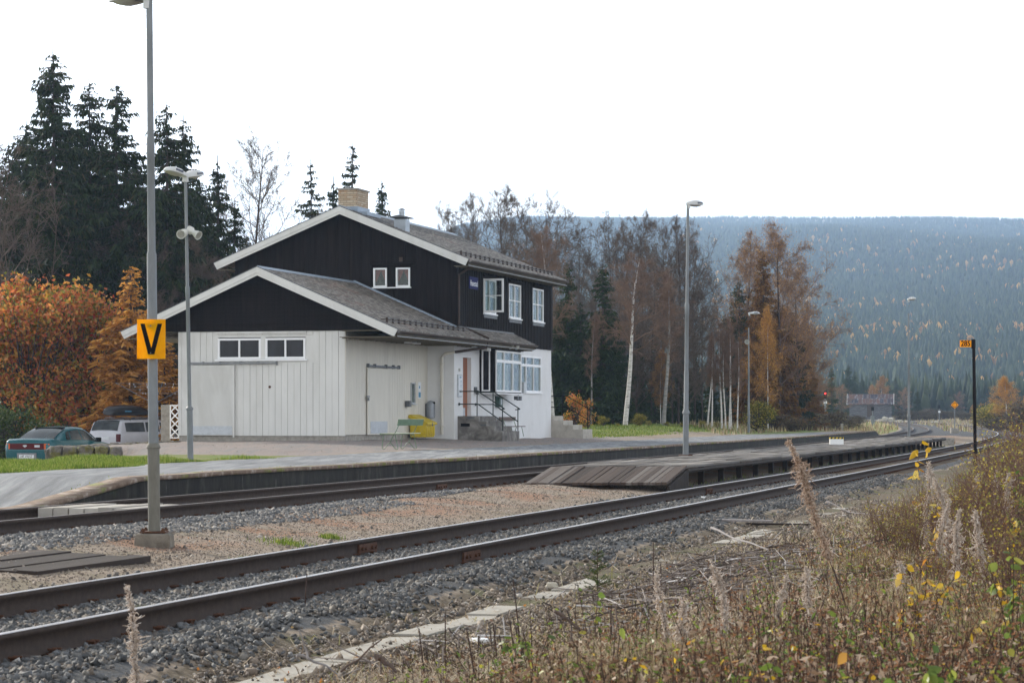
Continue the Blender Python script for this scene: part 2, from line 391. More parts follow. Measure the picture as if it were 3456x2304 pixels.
# ------------------------------------------------------------------ terrain functions
C1 = [-7.81, 25.226, 0.16778, -0.52978]; C2 = [-13.684, 25.941, -1.18459, -0.22144]
def cub(C, Y):
    y = np.minimum(np.asarray(Y, float), 430.0) / 100.0; ex = np.maximum(np.asarray(Y, float) - 430.0, 0)
    v = C[0] + C[1]*y + C[2]*y*y + C[3]*y**3
    return v + ex * (C[1] + 2*C[2]*4.3 + 3*C[3]*4.3**2) / 100.0
def dcub(C, Y):
    y = np.clip(np.asarray(Y, float), -50, 430) / 100.0
    return (C[1] + 2*C[2]*y + 3*C[3]*y*y) / 100.0
def xc1(Y): return cub(C1, Y)
def xc2(Y): return cub(C2, Y)
def s_of(C, X, Y):
    m = dcub(C, Y); return (cub(C, Y) - X) / np.sqrt(1 + m*m)
def sm(t):
    t = np.clip(t, 0, 1); return t*t*(3-2*t)
SN, CS = 0.2425, 0.9701
_rg = np.random.RandomState(7)
_wv = [(_rg.uniform(0.15, 2.2), _rg.uniform(0, 6.28), _rg.uniform(0, 6.28)) for _ in range(14)]
def rough(X, Y):
    z = 0
    for f, a, ph in _wv: z = z + np.sin((X*math.cos(a) + Y*math.sin(a))*f + ph) / (1 + 1.5*f)
    return z * 0.018
T2Z = 0.17
def ground(X, Y):
    X = np.asarray(X, float); Y = np.asarray(Y, float)
    s1 = s_of(C1, X, Y); s2 = s_of(C2, X, Y); L = X*SN + Y*CS
    # right verge
    zr = np.where(s1 > -2.0, -0.182 - 0.13*sm((-s1-1.35)/0.7), -0.312)
    zr = zr + 0.37*sm((-s1-2.7)/3.2) + 0.28*sm((-s1-6)/6.0) - 0.5*sm((-s1-14)/12)
    near = zr
    # between the tracks
    zm = -0.182 + 0.092*sm((s1-1.35)/1.2) + 0.10*sm((s1-2.6)/1.3)
    z = np.where(s1 < 1.3, near, zm)
    mid = np.where(s2 < -1.2, z, -0.012)
    # platform + yard
    e = s2 - 1.7
    rp = np.clip((L-32.2)/3.6, 0, 1)
    end = sm((L-172)/6.0)
    plat = 0.08 + 0.33*rp - 0.33*end
    yard = plat + 0.2*sm((e-3)/10)*sm((L-57)/6) + 0.3*sm((L-108)/40)*sm((e-4)/6)
    Xl = -12.1 + 0.075*(Y-66)
    wdt = 0.35 + 3.2*sm((68-Y)/4)
    fall = sm((Xl + 1.9*sm((67.5-Y)/1.5) + wdt*0.45 - X)/wdt)
    yard = yard - 0.07*sm((-X-6)/3)*sm((Y-60)/6)
    yard = yard*(1-fall) + (-0.33+0.11*sm((Y-84)/8))*fall
    z = np.where(e > 0.0, yard, mid)
    far = np.maximum(Y-250, 0)
    z = z + far*0.0042 + 0.006*np.clip(far, 0, 260)*sm((s2-4)/12)
    z = z + rough(X, Y)*np.where((e > 0) & (e < 6) & (Y < 170), 0.25, 1.0)*np.where(np.abs(s1) < 1.3, 0.3, 1.0)*np.where(np.abs(s2) < 1.3, 0.3, 1.0)
    return z
def gz(X, Y): return float(ground(np.array([X]), np.array([Y]))[0])

# rows / columns
ys = list(np.arange(-45, 8, 1.0)); y = 8.0
while y < 130: ys.append(y); y += max(0.10, 0.0050*y)
while y < 1000: ys.append(y); y += 0.02*y
ys = np.array(ys)
ss = list(np.arange(-9.2, 8.2, 0.115))
a = ss[0]; st = 0.13; left = []
while a > -420: a -= st; left.append(a); st *= 1.07
b = ss[-1]; st = 0.13; right = []
while b < 420: b += st; right.append(b); st *= 1.055
ss = np.array(left[::-1] + ss + right)
ss = np.sort(np.concatenate([ss[np.abs(ss-1.7) > 0.05], [1.66, 1.74]]))
YY, SS = np.meshgrid(ys, ss, indexing='ij')
XX = xc2(YY) - SS*np.sqrt(1 + dcub(C2, YY)**2)
ZZ = ground(XX, YY)
_s1 = s_of(C1, XX, YY); _e = SS - 1.7; _L = XX*SN + YY*CS
def band(v, lo, hi, w): return sm((v-lo)/w + 0.5)*sm((hi-v)/w + 0.5)
ball = np.maximum(band(_s1, -1.6, 1.30, 0.45), band(SS, -1.75, 1.7, 0.4)*sm((37-YY)/6) + 0.5*band(SS, -1.2, 1.7, 0.3))
ball = np.maximum(ball, 0.9*sm((YY-150)/60)*band(SS, -9, 2.0, 1.5))
asph = band(_e, -0.2, 4.3-0.8*sm((50-_L)/8), 0.5)*sm((_L-16)/3)*(1-sm((_L-150)/12))
asph = np.maximum(asph, band(_e, -0.2, 6.0, 1.5)*(1-sm((_L-34)/6)))
Xl_ = -12.1 + 0.075*(YY-66)
lotw = sm((Xl_-0.4-XX)/0.8)*sm((YY-58)/6)*(1-sm((YY-104)/6))
grs = sm((_e-4.1+0.8*sm((50-_L)/8))/0.6)*(1-sm((_L-61)/8)*(1-sm((Xl_-1-XX)/1.0)*0))*sm((_L-20)/4)
grs = np.where(_L > 57, sm((_e-4.1)/0.6)*(1-sm((_L-52)/8)), grs)
grs = np.maximum(grs, sm((Xl_+1.0-XX)/1.0)*(1-sm((YY-70)/3)))
grs = np.maximum(grs, sm((_e-6.6)/1.2)*sm((_L-108)/4))
grs = grs*(1-lotw*0.85)
grs = np.maximum(grs, sm((_L-172)/6)*sm((_e)/1.0))
grs = np.maximum(grs, 0.35*sm((-_s1-4)/3))
grs = np.maximum(grs, sm((SS-3)/3)*sm((YY-120)/30))
grav = sm((_e-4.2)/0.8)*sm((_L-50)/8)*(1-sm((_L-106)/6))*sm((XX-Xl_+0.3)/0.6)
grav = np.maximum(grav, lotw)*(1-grs)
weed = np.maximum(sm((-_s1-2.4)/0.7), 0.85*sm((-_s1-1.5)/0.3))
red = band(_s1, 2.4, 6.5, 1.2)*sm((-1.2-SS)/0.5)
n = YY.size
A1 = np.stack([ball, grs, asph, grav], -1).reshape(n, 4); A2 = np.stack([weed, red, _e*0, _e*0], -1).reshape(n, 4)
idx = np.arange(n).reshape(YY.shape)
F = np.stack([idx[:-1, :-1], idx[1:, :-1], idx[1:, 1:], idx[:-1, 1:]], -1).reshape(-1, 4)
V = np.stack([XX, YY, ZZ], -1).reshape(n, 3)
gme = np_mesh('ground', V, F, smooth=True, attr={'zone': A1, 'zone2': A2})

m, k, p, o = newmat('ground_mixed')
at = k.node('ShaderNodeAttribute', attribute_name='zone'); sp = k.node('ShaderNodeSeparateColor'); k.link(at.outputs['Color'], sp.inputs[0])
at2 = k.node('ShaderNodeAttribute', attribute_name='zone2'); sp2 = k.node('ShaderNodeSeparateColor'); k.link(at2.outputs['Color'], sp2.inputs[0])
P = k.pos(); P2 = k.pos((1, 1, 1))
nb = k.noise(P, 1.1, 6, 0.65, 0.3); nf = k.noise(P, 14, 5, 0.7); nff = k.noise(P, 70, 3, 0.7); ng = k.noise(P, 28, 4, 0.75)
soil = k.ramp(nf, [(0.25, (0.19, 0.15, 0.115)), (0.5, (0.33, 0.265, 0.205)), (0.75, (0.46, 0.385, 0.31))])
soil = k.mix(k.math('MULTIPLY', k.rampv(nb, 0.50, 0.62), 0.5), soil, (0.17, 0.15, 0.085))
soil = k.mix(k.math('MULTIPLY', k.rampv(ng, 0.58, 0.68), 0.6), soil, (0.12, 0.11, 0.10))
soil = k.mix(k.math('MULTIPLY', k.rampv(nff, 0.60, 0.72), 0.6), soil, (0.42, 0.38, 0.33))
rs = k.mix(k.math('MULTIPLY', k.math('MULTIPLY', sp2.outputs[1], k.rampv(k.noise(P, 0.55, 5, 0.6, 0.5), 0.46, 0.6)), 0.7), soil, (0.36, 0.18, 0.105))
bal = k.ramp(nff, [(0.25, (0.018, 0.019, 0.021)), (0.5, (0.075, 0.08, 0.088)), (0.75, (0.16, 0.17, 0.185))])
bal = k.mix(k.math('MULTIPLY', k.rampv(k.noise(P, 5, 4, 0.7), 0.5, 0.66), 0.5), bal, (0.10, 0.08, 0.06))
gra = k.ramp(k.noise(P, 20, 5, 0.7), [(0.25, (0.075, 0.12, 0.02)), (0.5, (0.14, 0.21, 0.032)), (0.8, (0.24, 0.29, 0.06))])
gra = k.mix(k.math('MULTIPLY', k.rampv(nb, 0.46, 0.6), 0.65), gra, (0.27, 0.21, 0.09))
sa = k.noise(k.pos((0.6, 0.6, 1)), 2.2, 7, 0.6, 0.6); Ps = k.node('ShaderNodeMapping'); Ps.inputs['Rotation'].default_value = (0, 0, math.radians(14.5)); Ps.inputs['Scale'].default_value = (3.2, 0.20, 1)
k.link(P, Ps.inputs[0]); st = k.noise(Ps.outputs[0], 1.3, 6, 0.65, 0.2)
asp = k.ramp(st, [(0.3, (0.13, 0.136, 0.148)), (0.5, (0.225, 0.235, 0.25)), (0.72, (0.38, 0.39, 0.405))])
asp = k.mix(k.math('MULTIPLY', k.rampv(sa, 0.52, 0.7), 0.35), asp, (0.26, 0.25, 0.235))
asp = k.mix(k.math('MULTIPLY', k.rampv(ng, 0.58, 0.70), 0.45), asp, (0.09, 0.088, 0.085)); asp = k.mix(k.math('MULTIPLY', k.rampv(nff, 0.56, 0.70), 0.35), asp, (0.42, 0.41, 0.40))
gvl = k.ramp(nf, [(0.25, (0.22, 0.18, 0.165)), (0.55, (0.32, 0.27, 0.245)), (0.8, (0.42, 0.37, 0.34))])
gvl = k.mix(k.math('MULTIPLY', k.rampv(st, 0.46, 0.60), 0.6), gvl, (0.23, 0.228, 0.225))
wd = k.ramp(k.noise(P, 22, 5, 0.75), [(0.25, (0.05, 0.038, 0.026)), (0.5, (0.15, 0.118, 0.08)), (0.78, (0.33, 0.275, 0.21))])
wd = k.mix(k.math('MULTIPLY', k.rampv(nb, 0.50, 0.60), 0.6), wd, (0.085, 0.10, 0.025))
jit = k.math('MULTIPLY', k.math('SUBTRACT', k.noise(P, 3.0, 6, 0.7), 0.5), 1.1)
def msk(v): return k.rampv(k.math('ADD', v, jit), 0.38, 0.62)
c = rs
c = k.mix(msk(sp2.outputs[0]), c, wd)
c = k.mix(msk(at.outputs['Alpha']), c, gvl)
c = k.mix(msk(sp.outputs[0]), c, bal)
c = k.mix(msk(sp.outputs[2]), c, asp)
c = k.mix(msk(sp.outputs[1]), c, gra)
rr = k.mix(sp.outputs[2], (0.95, 0.95, 0.95), (0.7, 0.7, 0.7))
h = k.math('ADD', k.math('MULTIPLY', nff, 0.5), nf)
setp(k, p, c, rr, normal=k.bump(h, 0.035, 0.9), spec=0.35)
G = link_mesh('ground', gme, m); tag(G, kind='structure')

# ------------------------------------------------------------------ railway tracks
RAILP = [(-0.036, 0), (0.036, 0), (0.036, -0.035), (0.010, -0.048), (0.010, -0.148), (0.070, -0.160), (0.070, -0.172), (-0.070, -0.172), (-0.070, -0.160), (-0.010, -0.148), (-0.010, -0.048), (-0.036, -0.035)]
def sweep(name, C, off, prof, ztop, Ys, mats, parent, topface=0, zadd=0.0042):
    m_ = dcub(C, Ys); q = np.sqrt(1+m_*m_)
    nx, ny = -1/q, m_/q                               # left normal
    bx, by = cub(C, Ys), Ys
    n = len(prof); V = []
    for px_, pz in prof:
        w = off - px_
        V.append(np.stack([bx + nx*w, by + ny*w, ztop + pz + np.maximum(Ys-250, 0)*zadd], -1))
    V = np.stack(V, 1).reshape(-1, 3); R = len(Ys); F = []; mi = []
    for i in range(n):
        j = (i+1) % n; r = np.arange(R-1)*n
        F.append(np.stack([r+i, r+j, r+n+j, r+n+i], -1)); mi += [1 if i in (topface if isinstance(topface, (list, tuple)) else [topface]) else 0]*(R-1)
    me = np_mesh(name, V, [np.concatenate(F)], mi=mi)
    return link_mesh(name, me, mats, parent)
def track(C, ztop, label, topmat, y0, y1, ymax_sleep, seed):
    ob = empty('railway_track', (float(cub(C, 30)), 30, ztop-0.17)); tag(ob, label, 'railway track')
    inv = Matrix.Translation(ob.location).inverted()
    Ys = np.concatenate([np.arange(y0, 60, 1.0), np.arange(60, 150, 2.0), np.arange(150, y1, 4.0)])
    for off in (0.7535, -0.7535):
        r = sweep('rail', C, off, RAILP, ztop, Ys, [M_railside, topmat], ob); r.matrix_parent_inverse = inv
    # one sleeper with its rail clips, copied along the line
    rnd = random.Random(seed)
    b = MB(); b.box(-1.25, 1.25, -0.11, 0.11, -0.14, 0.0)
    for sx in (0.7535, -0.7535):
        b.box(sx-0.15, sx+0.15, -0.07, 0.07, 0.0, 0.010, 1)
        for d in (-0.095, 0.095):
            b.box(sx+d-0.022, sx+d+0.022, -0.03, 0.03, 0.010, 0.022, 1)
            b.tube([(sx+d-0.03, -0.035, 0.030), (sx+d+0.03, -0.035, 0.030)], 0.009, 6, 1); b.tube([(sx+d-0.03, 0.035, 0.030), (sx+d+0.03, 0.035, 0.030)], 0.009, 6, 1)
    proto = b.build('sleeper', [M_sleeper, M_rust]); me = proto.data; bpy.data.objects.remove(proto)
    L = []; Y = y0 + 0.3
    while Y < ymax_sleep: L.append(Y); Y += 0.58*0.97
    vis = [q for q in L if q > (13.5 if C is C1 else 26)]
    ind = set(vis[:100]); rest = [q for q in L if q not in ind and q > 10]
    vv = np.array([v.co[:] for v in me.vertices]); ff = [list(pp.vertices) for pp in me.polygons]; fm = [pp.material_index for pp in me.polygons]
    RV = []; RF = []; RM = []; cnt = 0
    for q in L:
        ang = math.atan2(1, float(dcub(C, q))) - PI/2 + rnd.uniform(-0.012, 0.012)
        loc = Vector((float(cub(C, q)), q, ztop-0.172))
        if q in ind:
            o = bpy.data.objects.new('sleeper', me); COL.objects.link(o); o.parent = ob; o.matrix_parent_inverse = inv
            o.location = loc; o.rotation_euler = (0, 0, ang)
        elif q in rest:
            ca, sa_ = math.cos(ang), math.sin(ang)
            w = np.stack([vv[:, 0]*ca - vv[:, 1]*sa_ + loc[0], vv[:, 0]*sa_ + vv[:, 1]*ca + loc[1], vv[:, 2] + loc[2]], -1)
            RV.append(w); RF += [[i+cnt for i in f_] for f_ in ff]; RM += fm; cnt += len(vv)
    if RV:
        m4 = bpy.data.meshes.new('sleeper'); m4.from_pydata(np.concatenate(RV).tolist(), [], RF); m4.polygons.foreach_set('material_index', RM)
        o = link_mesh('sleeper', m4, [M_sleeper, M_rust], ob); o.matrix_parent_inverse = inv; o['kind'] = 'stuff'
    return ob, inv
T1, inv1 = track(C1, 0.0, 'nearer single railway track with shiny rail heads running past the timber island platform', M_railtop, -6, 470, 175, 1)
T2, inv2 = track(C2, T2Z, 'rear railway track with dull brown rails below the concrete platform wall', M_raildull, -4, 450, 120, 2)
def tpos(C, s, Y): 
    m_ = float(dcub(C, Y)); q = math.sqrt(1+m_*m_)
    return float(cub(C, Y)) - s/q, Y + s*m_/q, math.atan2(1, m_) - PI/2
def fishplate(C, s, Y, ztop, par, inv):
    x, y_, a = tpos(C, s, Y); sg = -1 if True else 1
    b = MB()
    for sd in (-1, 1):
        b.box(sd*0.012, sd*0.036, -0.32, 0.32, -0.145, -0.052)
        for q in (-0.24, -0.12, 0.12, 0.24): b.lathe([(0.0, -0.02), (0.02, -0.02), (0.02, 0.018), (0, 0.018)], (sd*0.045, q, -0.10), 8, 0, Matrix.Rotation(PI/2, 3, 'Y'))
    o = b.build('joint_plate', M_rust, par); o.matrix_parent_inverse = inv; o.location = (x, y_, ztop); o.rotation_euler = (0, 0, a)
fishplate(C1, 0.7535, 27.5, 0.0, T1, inv1); fishplate(C1, -0.7535, 26.3, 0.0, T1, inv1); fishplate(C1, 0.7535, 49, 0.0, T1, inv1); fishplate(C2, -0.7535, 46, T2Z, T2, inv2)

# ------------------------------------------------------------------ platforms
m, k, p, o = newmat('stained_shaded_concrete_wall'); P = k.pos()
n1 = k.noise(k.pos((1, 1, 0.25)), 3.5, 6, 0.7); n2 = k.noise(k.pos((1, 1, 0.12)), 9, 4, 0.7)
c = k.ramp(n1, [(0.3, (0.008, 0.0075, 0.007)), (0.55, (0.025, 0.023, 0.020)), (0.75, (0.08, 0.074, 0.064))])  # near-black base paints in the backlit wall's shade, under the streaks and moss
c = k.mix(k.math('MULTIPLY', k.rampv(n2, 0.64, 0.74), 0.5), c, (0.30, 0.28, 0.25))
c = k.mix(k.math('MULTIPLY', k.rampv(k.noise(P, 0.9, 5, 0.6), 0.55, 0.7), 0.5), c, (0.035, 0.05, 0.018))
setp(k, p, c, 0.9, normal=k.bump(n1, 0.01)); M_wall = m
m, k, p, o = newmat('brown_coping'); P = k.pos()
c = k.ramp(k.noise(P, 4, 6, 0.7), [(0.3, (0.13, 0.09, 0.065)), (0.52, (0.22, 0.16, 0.12)), (0.66, (0.42, 0.37, 0.32))])
c = k.mix(k.math('MULTIPLY', k.rampv(k.noise(P, 1.5, 5, 0.6), 0.54, 0.62), 0.8), c, (0.17, 0.19, 0.04))
setp(k, p, c, 0.9, normal=k.bump(k.noise(P, 30, 4), 0.01)); M_cope = m
Yp = np.concatenate([np.arange(33.6, 42, 0.35), np.arange(42, 180, 1.5)])
def platz(Y, s=1.72):
    X = cub(C2, Y) - s*np.sqrt(1+dcub(C2, Y)**2)
    return X
pm = empty('platform', (float(cub(C2, 60))-1.8, 60, 0)); tag(pm, kind='structure'); pinv = Matrix.Translation(pm.location).inverted()
def wallstrip(name, s0, s1_, zlo, dz, mat, parent, Ys=Yp):
    mm = dcub(C2, Ys); q = np.sqrt(1+mm*mm); nx, ny = -1/q, mm/q; bx = cub(C2, Ys)
    P0 = np.stack([bx+nx*s0, Ys+ny*s0], -1); P1 = np.stack([bx+nx*s1_, Ys+ny*s1_], -1)
    zt = ground(P1[:, 0]+nx*0.12, P1[:, 1]+ny*0.12) + dz
    V = np.concatenate([np.c_[P0, np.full(len(Ys), zlo)], np.c_[P0, zt], np.c_[P1, zt+0.0], np.c_[P1, np.full(len(Ys), zlo)]])
    R = len(Ys); r = np.arange(R-1); F = []
    for i in range(4):
        j = (i+1) % 4; F.append(np.stack([i*R+r, j*R+r, j*R+r+1, i*R+r+1], -1))
    F.append(np.array([[0, R, 2*R, 3*R], [R-1, 4*R-1, 3*R-1, 2*R-1]]))
    me = np_mesh(name, V, [np.concatenate(F)]); o = link_mesh(name, me, mat, parent); o.matrix_parent_inverse = pinv; return o
wallstrip('retaining_wall', 1.62, 1.80, -0.3, -0.035, M_wall, pm)
wallstrip('coping', 1.60, 2.02, -0.1, 0.012, M_cope, pm)
# clip the coping bottom (only the top slab should show)
cp = [c_ for c_ in pm.children if c_.name.startswith('coping')][0]
for v_ in cp.data.vertices:
    pass
R_ = len(Yp); zt_ = [cp.data.vertices[R_+i].co.z for i in range(R_)]
for i in range(R_):
    cp.data.vertices[i].co.z = zt_[i]-0.06; cp.data.vertices[3*R_+i].co.z = zt_[i]-0.06

# island platform of timber
IZ = 0.33
M_underwood = simple('dark_edge_timber', (0.035, 0.028, 0.024), 0.85, 0, 0.4, 5)  # one dark tone for edge beams, posts and ramp sides
ip = empty('timber_platform', (4.5, 60, 0)); tag(ip, 'long low island platform of weathered grey boards between the two tracks', 'platform', None)
iinv = Matrix.Translation(ip.location).inverted()
Y0i, Y1i = 51.5, 128.0
def isl(Y, t):   # t 0 = edge by near track, 1 = edge by rear track
    xa, ya, aa = tpos(C1, 1.62, Y); xb, yb, ab = tpos(C2, -1.45, Y+0.2)
    return Vector((xa+(xb-xa)*t, ya+(yb-ya)*t, IZ))
rnd = random.Random(5); NB = 17; V = []; F = []; seg = np.arange(Y0i, Y1i+0.01, 3.4)
for i in range(len(seg)-1):
    for j in range(NB):
        g = 0.05/NB*6*0.1
        t0, t1 = j/NB + g*0.5, (j+1)/NB - g*0.5; dz = rnd.uniform(-0.012, 0.012)
        a0 = isl(seg[i]+0.02, t0); a1 = isl(seg[i]+0.02, t1); b0 = isl(seg[i+1]-0.01, t0); b1 = isl(seg[i+1]-0.01, t1)
        n0 = len(V)
        for q in (a0, a1, b1, b0): V.append((q.x, q.y, IZ+dz))
        for q in (a0, a1, b1, b0): V.append((q.x, q.y, IZ+dz-0.055))
        F += [[n0, n0+1, n0+2, n0+3], [n0+4, n0+7, n0+6, n0+5], [n0, n0+4, n0+5, n0+1], [n0+1, n0+5, n0+6, n0+2], [n0+2, n0+6, n0+7, n0+3], [n0+3, n0+7, n0+4, n0]]
me = np_mesh('deck', np.array(V), [np.array(F)]); o = link_mesh('deck', me, M_deck, ip); o.matrix_parent_inverse = iinv
# edge beams + posts
for t, nm in ((0.004, 'edge_beam'), (0.996, 'edge_beam')):
    b = MB(); sg_ = 1
    for i in range(len(seg)-1):
        a0 = isl(seg[i], t); a1 = isl(seg[i+1], t); b.tube([(a0.x, a0.y, IZ-0.105), (a1.x, a1.y, IZ-0.105)], 0.045, 4)
        a0 = isl(seg[i], t*0.98+0.015); a1 = isl(seg[i+1], t*0.98+0.015); b.tube([(a0.x, a0.y, -0.14), (a1.x, a1.y, -0.14)], 0.05, 4)
    o = b.build(nm, M_underwood, ip); o.matrix_parent_inverse = iinv
b = MB(); cnt = 0
pp = MB(); pp.box(-0.06, 0.06, -0.06, 0.06, -0.62, -0.06); po = pp.build('post', M_underwood); pme = po.data; bpy.data.objects.remove(po)
for Y in np.arange(Y0i+0.6, Y1i, 2.6):
    q = isl(Y, 0.10); o = bpy.data.objects.new('post', pme); COL.objects.link(o); o.parent = ip; o.matrix_parent_inverse = iinv; o.location = (q.x, q.y, IZ); o.rotation_euler = (0, 0, -0.24)
# ramp of boards running down to the left end
A_, B_ = isl(Y0i, 0.0), isl(Y0i, 1.0)
dn = Vector((-SN, -CS, 0)); 
bl = MB(); NBR = 24
for j in range(NBR):
    t0, t1 = j/NBR + 0.002, (j+1)/NBR - 0.002; dz = rnd.uniform(-0.012, 0.012); ln = 2.25 + rnd.uniform(-0.06, 0.06)
    p0 = A_.lerp(B_, t0); p1 = A_.lerp(B_, t1); q0 = p0 + dn*ln; q1 = p1 + dn*ln
    zt = IZ + dz; zb = 0.05 + dz*0.3
    vs = [(p0.x, p0.y, zt), (p1.x, p1.y, zt), (q1.x, q1.y, zb), (q0.x, q0.y, zb)]; vs += [(a_, b_, c_-0.05) for a_, b_, c_ in vs]
    bl.add(vs, [(0, 1, 2, 3), (4, 7, 6, 5), (0, 4, 5, 1), (1, 5, 6, 2), (2, 6, 7, 3), (3, 7, 4, 0)])
o = bl.build('ramp', M_rampw, ip); o.matrix_parent_inverse = iinv
for t in (0.01, 0.99):
    b = MB(); p0 = A_.lerp(B_, t); q0 = p0 + dn*2.15
    b.add([(p0.x, p0.y, IZ-0.06), (p0.x, p0.y, -0.15), (q0.x, q0.y, -0.12), (q0.x, q0.y, -0.03), (p0.x+0.06, p0.y-0.02, IZ-0.06), (p0.x+0.06, p0.y-0.02, -0.15), (q0.x+0.06, q0.y-0.02, -0.12), (q0.x+0.06, q0.y-0.02, -0.03)],
          [(0, 1, 2, 3), (4, 7, 6, 5), (0, 4, 5, 1), (1, 5, 6, 2), (2, 6, 7, 3), (3, 7, 4, 0)])
    o = b.build('ramp_side', M_underwood, ip); o.matrix_parent_inverse = iinv

# crossings
def planks(C, s0, s1_, L0, L1, n, z, th, mat, name, label, along=True, seed=3, tilt=0):
    rn = random.Random(seed); Ym = (L0+L1)/2; x, y_, a = tpos(C, (s0+s1_)/2, Ym); w = abs(s1_-s0); ln = L1-L0; b = MB()
    for i in range(n):
        u0 = -w/2 + w*i/n + 0.006; u1 = -w/2 + w*(i+1)/n - 0.006; dz = rn.uniform(-0.012, 0.008); e0 = rn.uniform(-0.05, 0.05); e1 = rn.uniform(-0.12, 0.06)
        b.box(u0, u1, -ln/2+e0, ln/2+e1, dz-th, dz)
    o = b.build(name, mat, loc=(x, y_, z)); o.rotation_euler = (tilt, 0, a); return o
o = planks(C2, -0.62, 0.62, 32.2, 33.9, 6, T2Z+0.004, 0.13, M_paleplank, 'crossing_planks', '')
tag(o, 'bleached pale plank crossing laid between the rails of the rear track', 'plank crossing')
o = planks(C1, 2.15, 4.7, 22.3, 24.9, 12, -0.012, 0.06, M_darkplank, 'crossing_planks', '', seed=9); o.rotation_euler[1] = 0.045
tag(o, 'dark brown plank walkway lying between the two tracks at left edge', 'plank crossing')
# concrete cable trough in the verge
ct = empty('cable_trough', (0, 20, -0.3)); tag(ct, 'line of pale concrete cable trough lids sunk in the verge beside the near track', 'cable trough')
cinv = Matrix.Translation(ct.location).inverted(); rn = random.Random(4)
b = MB(); b.box(-0.14, 0.14, -0.49, 0.49, -0.05, 0.0)
po = b.build('lid', M_concl, bevel=0.006); lme = po.data; bpy.data.objects.remove(po)
Y = 12.2
while Y < 46:
    x, y_, a = tpos(C1, -2.22, Y)
    o = bpy.data.objects.new('lid', lme); COL.objects.link(o); o.parent = ct; o.matrix_parent_inverse = cinv
    o.location = (x + rn.uniform(-0.03, 0.03), y_, -0.302 + rn.uniform(-0.012, 0.012)); o.rotation_euler = (rn.uniform(-0.01, 0.01), rn.uniform(-0.02, 0.02), a + rn.uniform(-0.03, 0.03))
    Y += 0.985*0.97 if rn.random() > 0.1 else 1.1

# ------------------------------------------------------------------ ballast stones
def stones(name, X, Y, Z, size, mat, seed, flat=0.7):
    r = np.random.RandomState(seed); n = len(X)
    base = np.array([[-1,-1,-1],[1,-1,-1],[1,1,-1],[-1,1,-1],[-1,-1,1],[1,-1,1],[1,1,1],[-1,1,1]], float)
    v = base[None]*(1 + r.uniform(-0.5, 0.25, (n, 8, 3)))
    sc = size[:, None]*np.stack([r.uniform(0.7, 1.3, n), r.uniform(0.6, 1.1, n), r.uniform(0.4, 1.0, n)*flat], -1)
    v = v*sc[:, None, :]
    q = r.normal(size=(n, 4)); q[:, 1:3] *= 0.45; q /= np.linalg.norm(q, axis=1)[:, None]
    w, x, y_, z = q.T
    R = np.stack([np.stack([1-2*(y_*y_+z*z), 2*(x*y_-z*w), 2*(x*z+y_*w)], -1), np.stack([2*(x*y_+z*w), 1-2*(x*x+z*z), 2*(y_*z-x*w)], -1), np.stack([2*(x*z-y_*w), 2*(y_*z+x*w), 1-2*(x*x+y_*y_)], -1)], 1)
    v = np.einsum('nij,nkj->nki', R, v) + np.stack([X, Y, Z], -1)[:, None, :]
    f = np.array([(0,3,2,1),(4,5,6,7),(0,1,5,4),(1,2,6,5),(2,3,7,6),(3,0,4,7)])
    F = (np.arange(n)*8)[:, None, None] + f[None]
    me = np_mesh(name, v.reshape(-1, 3), [F.reshape(-1, 4)]); o = link_mesh(name, me, mat); tag(o, kind='stuff'); return o
def stonemat(name, stops):
    m, k, p, o = newmat(name); g = k.node('ShaderNodeNewGeometry')
    c = k.ramp(g.outputs['Random Per Island'], stops); n = k.noise(k.pos(), 60, 3, 0.7)
    c = k.mix(0.5, c, k.ramp(n, [(0.3, (0.35, 0.35, 0.35)), (0.7, (1.0, 1.0, 1.0))]), 'MULTIPLY')
    setp(k, p, c, 0.75, normal=k.bump(n, 0.003), spec=0.4); return m
M_st1 = stonemat('ballast_stone', [(0.0, (0.06, 0.061, 0.063)), (0.4, (0.125, 0.13, 0.136)), (0.68, (0.20, 0.206, 0.214)), (0.86, (0.19, 0.155, 0.125)), (0.95, (0.25, 0.235, 0.215)), (0.985, (0.33, 0.31, 0.28)), (1.0, (0.5, 0.48, 0.45))])
M_st2 = stonemat('pale_ballast_stone', [(0.0, (0.10, 0.105, 0.11)), (0.5, (0.21, 0.215, 0.225)), (0.85, (0.32, 0.30, 0.28)), (1.0, (0.50, 0.46, 0.42))])
M_st3 = stonemat('loose_grit', [(0.0, (0.09, 0.08, 0.072)), (0.35, (0.22, 0.175, 0.14)), (0.7, (0.34, 0.28, 0.225)), (0.95, (0.50, 0.43, 0.37)), (1.0, (0.65, 0.62, 0.58))])
def scatter(C, s0, s1_, Ya, Yb, n, seed, pw=1.0):
    r = np.random.RandomState(seed); u = r.uniform(0, 1, n); Y = Ya*(Yb/Ya)**(u**pw); s = r.uniform(s0, s1_, n)
    m_ = dcub(C, Y); q = np.sqrt(1+m_*m_); return cub(C, Y)-s/q, Y+s*m_/q, s, r
X, Y, s, r = scatter(C1, -2.05, 1.75, 12.5, 66, 135000, 11)
keep = (np.abs(np.abs(s)-0.7535) > 0.12) & (r.uniform(0, 1, len(s)) < np.clip(np.where(s < 0, 1.68+s, 1.42-s)/0.45 + 0.5*np.sin(X*2.3+Y*1.1), 0.06, 1))
X, Y, s = X[keep], Y[keep], s[keep]; sz = r.uniform(0.010, 0.025, len(X))*(1+0.45*(r.uniform(0, 1, len(X)) < 0.12))
Zs = ground(X, Y) + r.uniform(-0.003, 0.022, len(X)) + np.where((np.abs(s) < 0.65), 0.0, 0.0)
stones('ballast', X, Y, Zs, sz, M_st1, 12)
X, Y, s, r = scatter(C2, -1.45, -0.9, 23, 46, 6500, 21)
